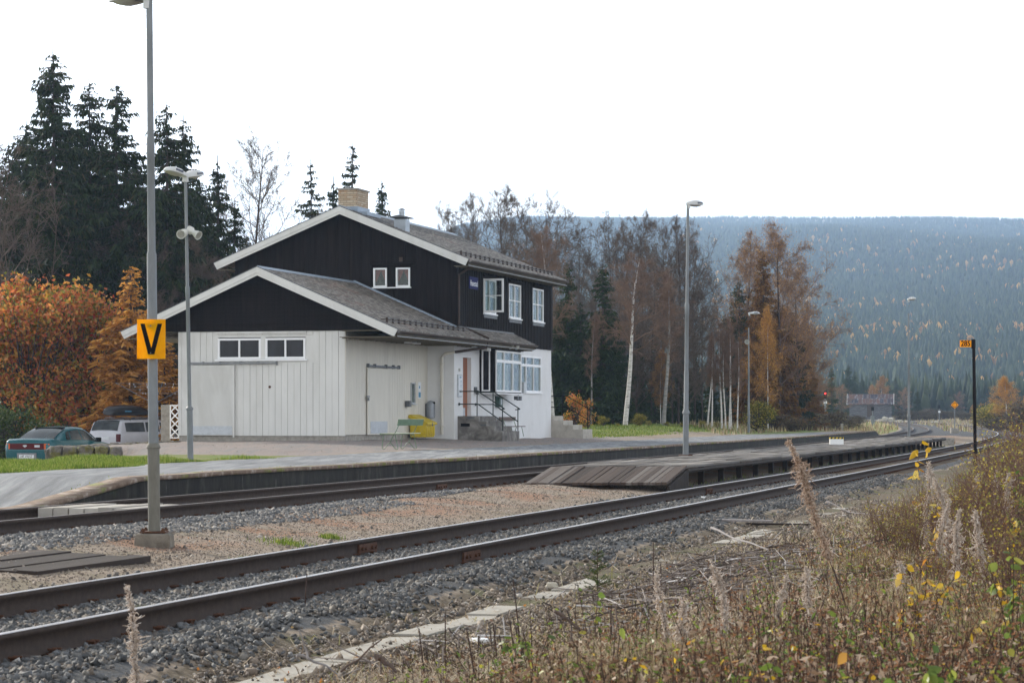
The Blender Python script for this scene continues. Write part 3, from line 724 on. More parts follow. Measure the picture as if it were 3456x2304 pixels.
stones('ballast', X, Y, ground(X, Y)+r.uniform(0, 0.02, len(X)), r.uniform(0.014, 0.034, len(X)), M_st2, 22)
X, Y, s, r = scatter(C2, -2.2, -1.3, 23, 40, 3500, 23)
stones('ballast', X, Y, ground(X, Y)+r.uniform(0, 0.01, len(X)), r.uniform(0.010, 0.028, len(X)), M_st2, 24)
X, Y, s, r = scatter(C1, 1.6, 5.6, 16, 58, 60000, 31)
stones('loose_grit', X, Y, ground(X, Y)+r.uniform(-0.002, 0.006, len(X)), r.uniform(0.003, 0.009, len(X))*(1+2.0*(r.uniform(0, 1, len(X)) < 0.02)), M_st3, 32, 0.8)
X, Y, s, r = scatter(C1, -4.0, -1.8, 12, 50, 42000, 33)
kp = (np.abs(s+2.22) > 0.18) | (r.uniform(0, 1, len(s)) < 0.05)
X, Y = X[kp], Y[kp]
stones('loose_grit', X, Y, ground(X, Y)+r.uniform(-0.002, 0.008, len(X))+0.01, r.uniform(0.004, 0.014, len(X))*(1+1.4*(r.uniform(0, 1, len(X)) < 0.05)), M_st3, 34, 0.8)
X, Y, s, r = scatter(C2, 6.5, 24, 58, 100, 9000, 35)
X_, Y_ = X, Y; kp = (X_ > (-12.1+0.075*(Y_-66)+0.4)) & (r.uniform(0, 1, len(X_)) < 0.25)
stones('loose_grit', X_[kp], Y_[kp], ground(X_[kp], Y_[kp]), r.uniform(0.006, 0.016, kp.sum()), M_st3, 36, 0.5)
# ------------------------------------------------------------------ station building
TH = math.atan(2319/8562.0)
BO = Vector((X_at(1541, 89.6), 89.6, 0.62)); BRZ = PI/2 - TH
BLD = empty('station_building', BO, BRZ)
tag(BLD, 'dark brown and white railway station house with low gabled annex beside the concrete platform', 'building')
ZO = (0, 0, -0.62)
def bp_(mb, name, mats, parent=None, **kw): return mb.build(name, mats, parent or BLD, off=ZO, **kw)
def bworld(a, b, z): 
    v = Vector((a, b, z-0.62)); return Matrix.Rotation(BRZ, 3, 'Z') @ v + BO
def grid_wall(mb, u0, u1, z0, z1, holes, place):
    us = sorted({u0, u1, *[h[0] for h in holes], *[h[1] for h in holes]}); zs = sorted({z0, z1, *[h[2] for h in holes], *[h[3] for h in holes]})
    for i in range(len(us)-1):
        for j in range(len(zs)-1):
            uc, zc = (us[i]+us[i+1])/2, (zs[j]+zs[j+1])/2
            if any(h[0] < uc < h[1] and h[2] < zc < h[3] for h in holes): continue
            place(us[i], us[i+1], zs[j], zs[j+1])
W1, W2, W3 = (3.37, 5.08, 5.14, 6.40), (6.91, 8.65, 5.10, 6.40), (10.46, 12.15, 5.10, 6.40)
DOOR = (0.80, 1.86, 1.37, 3.46); RW = (8.45, 11.94, 2.30, 3.72)
GA, GB = (2.57, 3.07, 5.95, 6.63), (1.71, 2.23, 5.95, 6.63)
# lower rendered storey
b = MB()
grid_wall(b, -0.30, 13.54, 0.2, 4.04, [DOOR, RW], lambda u0, u1, z0, z1: b.box(u0, u1, 0.0, 0.22, z0, z1))
b.box(-0.30, -0.08, 0.22, 8.32, 0.2, 4.0); b.box(13.32, 13.54, 0.22, 8.32, 0.2, 4.0); b.box(-0.08, 13.32, 8.1, 8.32, 0.2, 4.0)
bp_(b, 'rendered_wall', M_stucco)
b = MB(); b.box(-0.05, 13.3, 0.24, 8.08, 3.85, 3.98); b.box(-0.05, 13.3, 0.9, 0.95, 0.7, 3.8); b.box(0.3, 13.3, 2.4, 2.45, 4.1, 6.7); b.box(0.4, 0.5, 0.3, 8.0, 4.1, 6.7)  # inside floor slab added to block light; dark panels back the windows
bp_(b, 'interior', M_room)
# upper storey, trackside: wall + vertical cover boards
b = MB(); HOL = [W1, W2, W3]
grid_wall(b, 0.0, 13.54, 4.03, 6.72, HOL, lambda u0, u1, z0, z1: b.box(u0, u1, -0.03, 0.14, z0, z1))
u = 0.06; rn = random.Random(2)
while u < 13.45:
    w = 0.115
    segs = [(4.03+rn.uniform(-0.015, 0.01), 6.7)]
    for h in HOL:
        if u + w > h[0]-0.06 and u < h[1]+0.06: segs = [(4.03+rn.uniform(-0.015, 0.01), h[2]-0.10), (h[3]+0.1, 6.7)]
    for z0, z1 in segs: b.box(u, u+w, -0.056-rn.uniform(0, 0.004), -0.03, z0, z1)
    u += 0.232
bp_(b, 'board_wall', M_darkwood)
b = MB()
rzb = lambda bb: 8.70 - 0.408*abs(4.16-bb)      # underside line of the main roof
grid_wall(b, 0.0, 8.32, 4.02, 6.60, [GA, GB], lambda u0, u1, z0, z1: b.box(-0.02, 0.12, u0, u1, z0, z1))
b.prism([(0.0, 6.6), (8.32, 6.6), (8.32, rzb(8.32)), (4.16, rzb(4.16)), (0, rzb(0))], 'x', -0.02, 0.12)
u = 0.0; i = 0
while u < 8.31:
    w = min(0.205, 8.32-u); pr = (0.018, 0.030)[i % 2] + rn.uniform(0, 0.004); u1 = u+w+(0.012 if i % 2 else -0.0)
    z0 = 4.02; zt = lambda q: rzb(q)-0.02
    hs = [h for h in (GA, GB) if u1 > h[0]-0.05 and u < h[1]+0.05]
    if hs:
        h = hs[0]; b.prism([(u, z0), (u1, z0), (u1, h[2]-0.07), (u, h[2]-0.07)], 'x', -0.02-pr, -0.02)
        b.prism([(u, h[3]+0.07), (u1, h[3]+0.07), (u1, zt(u1)), (u, zt(u))], 'x', -0.02-pr, -0.02)
    else:
        b.prism([(u, z0), (u1, z0), (u1, zt(u1)), (u, zt(u))], 'x', -0.02-pr, -0.02)
    u += 0.21; i += 1
b.box(13.42, 13.54, 0.14, 8.32, 4.02, 6.6); b.prism([(0.0, 6.6), (8.32, 6.6), (4.16, 8.68)], 'x', 13.42, 13.54); b.box(0.12, 13.42, 8.2, 8.32, 4.02, 6.7)
bp_(b, 'board_wall', M_darkwood)
# ---- windows
def wnd(axis, u0, u1, z0, z1, w, vm=(), hm=(), fw=0.055, name='window', depth=0.07, mat=None, cur=None, curw=0.18, parent=None, inward=1, glass=None, sill=True, head=None, gcol=None):
    """axis 'b': window in a wall facing -b at b=w.  axis 'a': facing -a at a=w"""
    mat = mat or M_frame
    def bx(m_, a0, a1, zz0, zz1, d0, d1):
        if axis == 'b': m_.box(a0, a1, w+d0, w+d1, zz0, zz1)
        else: m_.box(w+d0, w+d1, a0, a1, zz0, zz1)
    f = MB()
    bx(f, u0, u1, z1-fw, z1, -0.03, depth); bx(f, u0, u1, z0, z0+fw, -0.03, depth)
    bx(f, u0, u0+fw, z0+fw, z1-fw, -0.028, depth); bx(f, u1-fw, u1, z0+fw, z1-fw, -0.028, depth)
    for v_ in vm: bx(f, v_-fw*0.42, v_+fw*0.42, z0+fw, z1-fw, -0.024, depth-0.005)
    for v_ in hm:
        t_ = v_ if isinstance(v_, tuple) else (v_, fw*0.32)
        bx(f, u0+fw, u1-fw, t_[0]-t_[1], t_[0]+t_[1], -0.020, depth-0.008)
    if sill: bx(f, u0-0.04, u1+0.05, z0-0.045, z0-0.002, -0.085, 0.02)
    o = bp_(f, name, mat, parent)
    g = MB(); bx(g, u0+fw*0.6, u1-fw*0.6, z0+fw*0.6, z1-fw*0.6, 0.018, 0.024)
    bp_(g, 'pane', glass or M_glass, o)
    if cur:
        for (c0, c1, cz0, cz1, cm) in cur:
            cc = MB()
            n = max(2, int((c1-c0)/0.06)); 
            for i in range(n):
                q0 = c0+(c1-c0)*i/n; q1 = c0+(c1-c0)*(i+1)/n; dd = 0.012*(i % 2)
                bx(cc, q0, q1, cz0, cz1, curw+dd, curw+dd+0.012)
            bp_(cc, 'curtain', cm, o)
    return o
def hood(a0, a1, z, b0=-0.03):
    f = MB(); f.prism([(b0, z+0.10), (b0-0.10, z+0.04), (b0-0.10, z+0.015), (b0, z+0.02)], 'x', a0, a1); return f
z2 = 5.77
w = wnd('b', *W2, -0.02, vm=[7.78], hm=[z2], cur=[(7.0, 7.3, 5.15, 6.35, M_curt), (7.9, 8.25, 5.15, 6.35, M_curt), (8.3, 8.6, 5.15, 6.35, M_curt)])
w = wnd('b', *W3, -0.02, vm=[11.3], hm=[z2], cur=[(10.6, 11.0, 5.15, 6.35, M_curt), (11.5, 11.9, 5.15, 6.35, M_curt)])
w1 = wnd('b', *W1, -0.02, vm=[4.2], hm=[], cur=[(3.45, 3.9, 5.2, 6.35, M_curtg), (4.35, 4.75, 5.2, 6.35, M_curt)])
f = MB(); f.box(4.25, 5.02, -0.03, 0.02, z2-0.02, z2+0.02); bp_(f, 'glazing_bar', M_frame, w1)
# the open casement, hinged at the left jamb, standing square to the wall
f = MB(); L_ = 0.76
f.box(3.38, 3.42, -0.03-L_, -0.03, 6.32, 6.39); f.box(3.38, 3.42, -0.03-L_, -0.03, 5.16, 5.23); f.box(3.38, 3.42, -0.09, -0.03, 5.23, 6.32)
f.box(3.38, 3.42, -0.03-L_, 0.04-L_, 5.23, 6.32); f.box(3.385, 3.415, 0.04-L_, -0.09, z2-0.015, z2+0.015)
o = bp_(f, 'open_casement', M_frame, w1); f = MB(); f.box(3.397, 3.403, 0.02-L_, -0.07, 5.2, 6.35); bp_(f, 'pane', M_glass, o)
for h in HOL:
    bp_(hood(h[0]-0.08, h[1]+0.08, h[3]+0.06), 'window_hood', M_darkwood)
    f = MB(); f.box(h[0]-0.05, h[1]+0.02, -0.075, -0.05, h[2]-0.17, h[2]-0.055); bp_(f, 'apron_board', M_boxgrey)
for g_ in (GA, GB):
    w = wnd('a', *g_, -0.05, fw=0.055, depth=0.09, sill=False)
    b0, b1 = g_[0]+0.05, g_[1]-0.05; z0, z1 = g_[2]+0.06, g_[3]-0.05; mb_ = MB(); bm_ = (b0+b1)/2
    for sgn in (-1, 1):
        e_ = b0 if sgn < 0 else b1
        mb_.prism([(e_, z1), (bm_, z1), (bm_ + sgn*0.03, z1-0.12), (e_ - sgn*0.02, z0+0.12), (e_, z0+0.12)], 'x', 0.045, 0.055)
    bp_(mb_, 'curtain', M_curtr, w)
    mb_ = MB(); mb_.box(0.10, 0.11, b0-0.02, b1+0.02, z0-0.03, z1+0.03); bp_(mb_, 'dark_interior', M_room, w)
f = MB(); f.box(-0.11, -0.045, 1.66, 3.12, 5.905, 5.945); bp_(f, 'window_sill', M_frame)
f = MB(); f.prism([(-0.05, 6.79), (-0.13, 6.74), (-0.13, 6.72), (-0.05, 6.725)], 'y', 1.6, 3.2); bp_(f, 'window_hood', M_darkwood)
# big ground floor window in the rendered wall
cs = [(8.6, 8.9, 2.4, 3.3, M_curt), (9.3, 9.7, 2.4, 3.3, M_curt), (10.3, 10.55, 2.4, 3.3, M_curt), (11.3, 11.8, 2.4, 3.3, M_curt), (10.75, 11.1, 2.35, 2.9, M_roomb)]
wnd('b', *RW, 0.02, vm=[9.62, 10.78], hm=[(3.35, 0.05)], fw=0.07, cur=cs, curw=0.25)
# ---- bay window
BA0, BA1, BB = 2.94, 6.65, -0.58
b = MB(); b.box(BA0, BA1, BB, 0.0, 2.20, 2.27); b.box(BA0, BA1, BB, -0.002, 3.80, 4.12)
b.box(BA0, BA0+0.08, -0.09, -0.002, 2.27, 3.80); b.box(BA0, BA0+0.09, BB, BB+0.17, 2.27, 3.80); b.box(BA1-0.09, BA1, BB, -0.002, 2.27, 3.80)
b.box(BA0-0.02, BA0, BB-0.01, 0.0, 3.78, 4.12)
u = BA0+0.05
while u < BA1-0.1: b.box(u, u+0.11, BB-0.022, BB, 3.86, 4.10); u += 0.225
bay = bp_(b, 'bay_window', M_darkwood)
f = MB(); f.box(BA0-0.05, BA1+0.06, BB-0.08, -0.002, 2.175, 2.215); bp_(f, 'bay_sill', M_frame, bay)
f = MB(); f.box(BA0+0.0, BA1+0.12, BB-0.07, BB-0.02, 3.80, 3.835); bp_(f, 'ledge', M_darkwood, bay)
wnd('b', BA0+0.10, BA1-0.06, 2.25, 3.77, BB-0.012, vm=[4.15, 5.38], hm=[(3.38, 0.055)], fw=0.07, parent=bay, sill=False,
    cur=[(3.2, 3.35, 2.3, 3.3, M_curt), (4.75, 5.1, 2.3, 3.3, M_curt), (4.3, 4.7, 2.3, 3.3, M_roomb), (5.9, 6.3, 2.3, 3.3, M_curt)], curw=0.4)
wnd('a', BB+0.17, -0.09, 2.27, 3.79, BA0+0.01, fw=0.05, parent=bay, sill=False, glass=M_glassd)
# ---- entrance door
b = MB(); b.box(DOOR[0], DOOR[1], 0.15, 0.20, 1.37, 3.46); dr = bp_(b, 'entrance_door', M_dooro)
b = MB(); b.box(DOOR[0]+0.02, DOOR[0]+0.75, 0.14, 0.15, 1.38, 1.66); bp_(b, 'kick_plate', M_kick, dr)
b = MB(); b.tube([(DOOR[0]+0.1, 0.10, 2.35), (DOOR[0]+0.32, 0.10, 2.35)], 0.014, 8); b.box(DOOR[0]+0.1, DOOR[0]+0.13, 0.09, 0.15, 2.33, 2.37); bp_(b, 'door_handle', M_steel, dr)
# ---- annex
AX = -9.19; AB0, AB1 = 1.01, 6.72; AZ = 4.09
SD = (4.80, 6.28, 0.74, 3.00); TW = (2.34, 5.34, 3.20, 3.90); TD = (-7.07, -4.94, 0.75, 2.93); SL = (-2.23, -1.78, 1.80, 2.52)
b = MB()
grid_wall(b, AB0, AB1, 0.74, AZ, [TW], lambda u0, u1, z0, z1: b.box(AX, AX+0.12, u0, u1, z0, z1))
i = 0; u = AB0
while u < AB1-0.02:
    w = min(0.204, AB1-u); pr = (0.020, 0.030)[i % 2]
    zz = [(0.73, AZ)]
    if u+w > TW[0]-0.07 and u < TW[1]+0.07: zz = [(0.73, TW[2]-0.12), (TW[3]+0.06, AZ)]
    for z0, z1 in zz:
        if u+w > SD[0]-0.08 and u < SD[1]+0.02 and z0 < 1:
            if z1 > 3.0: b.box(AX-pr, AX, u, u+w, 3.02, z1)
            continue
        b.box(AX-pr, AX, u, u+w, z0, z1)
    u += 0.215; i += 1
b.box(AX, -0.3, AB1-0.12, AB1, 0.74, AZ)
bp_(b, 'white_board_wall', M_white)
b = MB()
grid_wall(b, AX+0.12, -0.30, 0.76, AZ, [SL], lambda u0, u1, z0, z1: b.box(u0, u1, AB0, AB0+0.12, z0, z1))
u = AX+0.0; i = 0
while u < -0.45:
    w = 0.255; z0, z1 = 0.76, AZ
    if u+w > TD[0] and u < TD[1]: z0 = 2.96
    sg_ = [(z0, z1)]
    if u+w > SL[0]-0.03 and u < SL[1]+0.03: sg_ = [(0.76, SL[2]-0.05), (SL[3]+0.05, AZ)]
    for z0, z1 in sg_: b.box(u, u+w, AB0-0.028, AB0, z0, z1)
    u += 0.27; i += 1
bp_(b, 'cream_board_wall', M_cream)
b = MB(); b.box(AX+0.02, -0.30, AB0+0.03, AB1-0.02, 0.25, 0.77); bp_(b, 'foundation', M_conc)
b = MB(); b.box(AX+0.9, AX+0.95, AB0+0.13, AB1-0.13, 0.8, 4.0); b.box(-2.4, -1.6, AB0+0.2, AB0+0.25, 1.7, 2.6); bp_(b, 'interior', M_room)
# dark horizontal lap boards in the annex gable
arz = lambda bb: 6.02 - 0.44*abs(3.76-bb)
b = MB(); z = AZ+0.0
b.prism([(-0.55, AZ), (8.07, AZ), (8.07, arz(8.07)), (3.76, arz(3.76)), (-0.55, arz(-0.55))], 'x', AX-0.03, AX+0.10)
while z < 5.9:
    zt = z+0.135; h0 = (6.0-z)/0.44; h1 = max((6.0-zt)/0.44, 0.02)
    l0, r0, l1, r1 = max(3.76-h0, -0.6), min(3.76+h0, 8.12), max(3.76-h1, -0.6), min(3.76+h1, 8.12)
    vs = [(AX-0.065, l0, z), (AX-0.065, r0, z), (AX-0.035, r1, zt), (AX-0.035, l1, zt), (AX-0.03, l0, z), (AX-0.03, r0, z), (AX-0.03, r1, zt), (AX-0.03, l1, zt)]
    b.add(vs, [(0, 1, 2, 3), (4, 7, 6, 5), (0, 4, 5, 1), (1, 5, 6, 2), (2, 6, 7, 3), (3, 7, 4, 0)]); z += 0.131
bp_(b, 'gable_boards', M_darkwood)
# strip windows in annex gable (two pairs)
for u0, u1 in ((3.86, 5.34), (2.34, 3.70)):
    w = wnd('a', u0, u1, TW[2], TW[3]-0.03, AX-0.01, vm=[(u0+u1)/2], fw=0.065, sill=False, glass=M_glassd)
f = MB(); f.box(AX-0.10, AX-0.025, 2.26, 5.42, 3.135, 3.19); bp_(f, 'window_sill', M_frame)
f = MB(); f.box(AX-0.09, AX-0.025, 2.30, 5.38, AZ-0.065, AZ-0.015); f.box(AX-0.028, AX-0.012, 3.70, 3.86, 3.2, 3.9); bp_(f, 'window_trim', M_white)
# sliding door on the front, ribbed, on its rail
b = MB(); b.box(AX-0.085, AX-0.045, SD[0], SD[1], SD[2], SD[3]); u = SD[0]+0.05
while u < SD[1]-0.03: b.box(AX-0.095, AX-0.085, u, u+0.022, SD[2]+0.3, SD[3]-0.03); u += 0.044
b.box(AX-0.10, AX-0.04, SD[0]-0.05, SD[0], SD[2]-0.06, SD[3])
sd = bp_(b, 'sliding_door', M_white)
b = MB(); b.box(AX-0.100, AX-0.086, SD[0]+0.02, SD[1]-0.01, SD[2]+0.02, SD[2]+0.30); bp_(b, 'kick_plate', M_kick, sd)
b = MB(); b.box(AX-0.13, AX-0.05, 3.30, 6.35, 3.04, 3.10); b.box(AX-0.12, AX-0.03, 3.28, 3.31, 3.0, 3.12)
for q in (3.9, 4.5, 5.2, 5.8): b.box(AX-0.135, AX-0.03, q, q+0.05, 3.03, 3.12)
bp_(b, 'door_rail', M_steel, sd)
# trackside sliding door
b = MB(); b.box(TD[0], TD[1], AB0-0.07, AB0-0.03, TD[2], TD[3]); td = bp_(b, 'sliding_door', M_cream)
b = MB(); b.box(TD[0]+0.25, TD[1]-0.1, AB0-0.082, AB0-0.071, TD[2]+0.04, TD[2]+0.44); bp_(b, 'kick_plate', M_kick, td)
b = MB(); b.box(TD[0]-0.05, -3.75, AB0-0.10, AB0-0.05, 2.97, 3.04)
for q in (-7.1, -6.4, -5.2, -4.4, -3.78): b.box(q, q+0.06, AB0-0.12, AB0-0.02, 2.96, 3.08)
bp_(b, 'door_rail', M_boxgrey, td)
b = MB(); b.box(TD[0]-0.16, TD[0]+0.12, AB0-0.10, AB0-0.07, 1.98, 2.03); b.box(TD[0]-0.10, TD[0]-0.02, AB0-0.13, AB0-0.08, 1.86, 1.97); bp_(b, 'padlock', M_steel, td)
# glazed notice slit, notice
w = wnd('b', *SL, AB0-0.02, fw=0.035, mat=M_kick, sill=True)
b = MB(); b.box(-2.2, -1.8, AB0+0.03, AB0+0.04, 1.84, 2.3); bp_(b, 'poster', M_curt, w)
b = MB(); b.box(-1.42, -1.10, AB0-0.035, AB0-0.016, 1.98, 2.55); nb_ = bp_(b, 'notice', M_paper)
b = MB(); b.box(-1.38, -1.14, AB0-0.039, AB0-0.035, 2.02, 2.2); b.box(-1.33, -1.22, AB0-0.039, AB0-0.035, 2.33, 2.42); bp_(b, 'notice_print', M_blue, nb_)
# ---- roofs
def slope(mb, a0, a1, be, ze, br_, zr, step=0.16, th=0.05, clip=None):
    n = int(round(abs(br_-be)/step)); n = max(n, 1)
    for i in range(n):
        t0, t1 = i/n, (i+1)/n
        b0 = be+(br_-be)*t0; b1 = be+(br_-be)*t1; z0 = ze+(zr-ze)*t0; z1 = ze+(zr-ze)*t1
        x0 = a0; x1 = a1
        vs = [(x0, b0, z0+0.022), (x1, b0, z0+0.022), (x1, b1, z1+0.004), (x0, b1, z1+0.004), (x0, b0, z0-th), (x1, b0, z0-th), (x1, b1, z1-th), (x0, b1, z1-th)]
        mb.add(vs, [(0, 1, 2, 3), (4, 7, 6, 5), (0, 4, 5, 1), (1, 5, 6, 2), (2, 6, 7, 3), (3, 7, 4, 0)])
MBR = 4.16
b = MB(); slope(b, -0.58, 13.72, -0.60, 6.855, MBR, 8.80); slope(b, -0.58, 13.72, 8.92, 6.855, MBR, 8.80)
roof = bp_(b, 'roof', M_slate)
b = MB(); b.prism([(MBR-0.16, 8.745), (MBR, 8.835), (MBR+0.16, 8.745), (MBR+0.16, 8.765), (MBR, 8.858), (MBR-0.16, 8.765)], 'x', -0.58, 13.72); bp_(b, 'ridge_cap', M_lead, roof)
b = MB(); slope(b, AX-0.60, -0.06, -0.93, 4.08, 3.76, 6.12); slope(b, AX-0.60, -0.06, 8.45, 4.08, 3.76, 6.12); slope(b, -0.06, 7.45, -0.93, 4.08, -0.06, 4.46+0.04, 0.16)
aroof = bp_(b, 'annex_roof', M_slate)
b = MB(); b.prism([(3.76-0.14, 6.07), (3.76, 6.15), (3.76+0.14, 6.07), (3.76+0.14, 6.09), (3.76, 6.175), (3.76-0.14, 6.09)], 'x', AX-0.6, -0.06)
b.prism([(-0.02, 4.55), (3.76, 6.20), (7.5, 4.55), (7.5, 4.47), (3.76, 6.10), (-0.02, 4.47)], 'x', -0.16, -0.055)
bp_(b, 'flashing', M_lead, aroof)
b = MB(); b.prism([(-0.03, 4.56), (-0.12, 4.52), (-0.12, 4.49), (-0.03, 4.50)], 'x', 0.0, 7.40); bp_(b, 'flashing', M_steel, aroof)
b = MB(); b.box(0.72, 0.84, -0.93, -0.03, 4.06, 4.10); b.tube([(0.78, -0.97, 4.12), (0.78, -0.05, 4.52)], 0.045, 6); bp_(b, 'roof_divider', M_brown, aroof)
def barge(ac, be0, be1, br_, ze, zr, nm, mat=None, slopev=None):
    top = lambda q: zr - (zr-ze)/(br_-be0)*abs(q-br_)
    o_ = None
    for lo, hi, d in ((0.0, 0.175, 0.045), (0.165, 0.275, 0.022)):
        b = MB()
        for s_ in (-1, 1):
            be = be0 if s_ < 0 else be1
            cut = 0.10
            b.prism([(be, top(be)+0.015-lo), (br_, zr+0.015-lo), (br_, zr+0.015-hi), (be-s_*hi*0.42, top(be-s_*hi*0.42)+0.015-hi)] if lo == 0 else
                    [(be-s_*lo*0.42, top(be-s_*lo*0.42)+0.015-lo), (br_, zr+0.015-lo), (br_, zr+0.015-hi), (be-s_*hi*0.42, top(be-s_*hi*0.42)+0.015-hi)], 'x', ac-d, ac)
        bp_(b, nm, mat or M_white)
    # dark capping strip
    b = MB()
    for s_ in (-1, 1):
        be = be0 if s_ < 0 else be1
        b.prism([(be+s_*0.02, top(be)+0.035), (br_, zr+0.043), (br_, zr+0.018), (be+s_*0.02, top(be)+0.017)], 'x', ac-0.06, ac+0.02)
    bp_(b, 'capping', M_boxgrey)
barge(-0.58, -0.61, 8.93, MBR, 6.85, 8.795, 'bargeboard')
barge(AX-0.60, -0.95, 8.47, 3.76, 4.075, 6.115, 'bargeboard')
b = MB()
for s_ in (-1, 1):
    be = -0.61 if s_ < 0 else 8.93
    b.prism([(be, 6.86), (MBR, 8.80), (MBR, 8.55), (be, 6.62)], 'x', 13.722, 13.77)
bp_(b, 'bargeboard', M_brown); b = MB(); b.prism([(-0.95, 4.09), (-0.03, 4.50), (-0.03, 4.30), (-0.95, 3.90)], 'x', 7.452, 7.50)
bp_(b, 'bargeboard', M_brown)
# eaves: fascia, gutter, soffit
def eave(a0, a1, be, ze, wall_b, name):
    b = MB(); b.box(a0+0.05, a1, be+0.02, be+0.05, ze-0.22, ze-0.03); bp_(b, 'fascia', M_brownl)
    b = MB(); pr = [(0.075*math.cos(t), 0.075*math.sin(t)) for t in np.linspace(PI, 2*PI, 9)]; pr += [(0.066*math.cos(t), 0.066*math.sin(t)) for t in np.linspace(2*PI, PI, 9)]
    b.prism([(be-0.055+x_, ze-0.045+y_) for x_, y_ in pr], 'x', a0+0.02, a1); bp_(b, 'gutter', M_brown)
    b = MB(); b.tube([(a0+0.03, be-0.005, ze-0.215), (a1, be-0.005, ze-0.215)], 0.012, 6); bp_(b, 'drip_edge', M_kick)
    b = MB(); q = be+0.05
    while q < wall_b-0.02: b.box(a0+0.05, a1-0.02, q, min(q+0.105, wall_b), ze-0.235, ze-0.215); q += 0.115
    u = a0+0.3
    while u < a1-0.1: b.box(u, u+0.06, be+0.05, wall_b, ze-0.262, ze-0.236); u += 0.55
    bp_(b, 'soffit', M_soffit)
eave(-0.58, 13.72, -0.60, 6.86, -0.055, 'main')
eave(AX-0.60, -0.31, -0.93, 4.09, 1.0, 'annex')
eave(-0.31, 7.45, -0.93, 4.09, -0.01, 'porch')
b = MB(); b.box(AX-0.55, -0.35, AB1, 8.4, 3.86, 3.88); b.box(-0.5, 13.6, 8.33, 8.85, 6.62, 6.64); b.box(AX-0.55, AX-0.03, -0.85, AB0-0.03, AZ-0.03, AZ-0.012); b.box(AX-0.55, AX-0.03, AB1, 8.35, AZ-0.03, AZ-0.012); bp_(b, 'soffit', M_soffit)
b = MB(); b.box(AX-0.56, AX-0.50, -0.80, 8.3, AZ-0.06, AZ-0.03); 
# snow guards
def guard(a0, a1, be, ze, k_, off, parent):
    b = MB(); bb = be+off; zz = ze+k_*off; u = a0
    while u <= a1:
        b.box(u-0.014, u+0.014, bb-0.02, bb+0.05, zz, zz+0.17); b.tube([(u, bb-0.02, zz+0.14), (u, bb+0.22, zz+0.11)], 0.012, 4); u += 0.62
    for h in (0.07, 0.145): b.tube([(a0, bb-0.01, zz+h), (a1, bb-0.01, zz+h)], 0.011, 5, 1)
    bp_(b, 'snow_guard', [M_brown, M_boxgrey], parent)
guard(0.0, 13.5, -0.6, 6.86, 0.408, 0.42, roof); guard(AX+0.1, 0.2, -0.93, 4.09, 0.435, 0.55, aroof)
# chimney, vent, aerial, on the roof
b = MB(); b.box(0.62, 1.95, 3.93, 4.63, 8.3, 9.50); ch = bp_(b, 'chimney', M_brick, roof)
b = MB(); b.box(0.56, 2.0, 3.88, 4.68, 9.50, 9.56); bp_(b, 'chimney_cap', M_conc, ch)
b = MB(); b.box(0.59, 1.98, 3.88, 4.66, 8.3, 8.90); b.box(0.5, 2.1, 3.5, 3.88, 8.57, 8.70); bp_(b, 'chimney_flashing', M_lead, ch)
b = MB(); b.box(0.75, 1.25, 2.13, 2.56, 7.7, 8.42); vt = bp_(b, 'vent', M_zinc, roof)
b = MB(); b.prism([(2.03, 8.50), (2.345, 8.56), (2.66, 8.50), (2.66, 8.47), (2.03, 8.47)], 'x', 0.55, 1.45)
for q in ((0.8, 2.16), (1.2, 2.16), (0.8, 2.52), (1.2, 2.52)): b.tube([(q[0], q[1], 8.4), (q[0], q[1], 8.5)], 0.012, 4)
bp_(b, 'vent_hood', M_boxgrey, vt)
b = MB(); b.lathe([(0.10, 8.5), (0.10, 8.74)], (1.0, 2.345, 0), 12); b.lathe([(0.15, 8.77), (0.02, 8.84)], (1.0, 2.345, 0), 12); b.tube([(1, 2.345, 8.7), (1, 2.345, 8.8)], 0.01, 4); bp_(b, 'flue', M_zinc, vt)
b = MB(); b.tube([(13.6, MBR, 8.7), (13.6, MBR, 9.85)], 0.014, 5); bp_(b, 'aerial', M_boxgrey, roof)
# corner boards, downpipes
b = MB(); b.tube([(1.0-0.22, -0.9, 3.98), (1.0-0.22, -0.88, 3.80), (-0.32, -0.06, 3.62)], 0.05, 8); bp_(b, 'downpipe', M_brown)
b = MB(); b.tube([(-0.33, -0.03, 3.62), (-0.40, 0.30, 3.56), (-0.40, 0.42, 3.44), (-0.40, 0.42, 0.72)], 0.055, 10)
for q in (1.0, 2.2, 3.2): b.box(-0.47, -0.30, 0.35, 0.49, q, q+0.03)
bp_(b, 'downpipe', M_cream)
b = MB(); b.tube([(-0.12, 8.7, 6.75), (-0.1, 8.6, 6.5), (-0.1, 8.40, 6.2), (-0.1, 8.40, 0.7)], 0.045, 8); b.tube([(-0.05, -0.5, 6.7), (-0.05, -0.45, 6.55), (0.0, -0.09, 6.35), (0.0, -0.09, 4.6)], 0.04, 8); bp_(b, 'downpipe', M_brown)
b = MB(); b.box(-0.06, 0.14, -0.062, -0.03, 4.03, 6.7); bp_(b, 'corner_board', M_darkwood); b = MB(); b.box(13.40, 13.56, -0.062, -0.03, 4.03, 6.7); bp_(b, 'corner_board', M_darkwood)
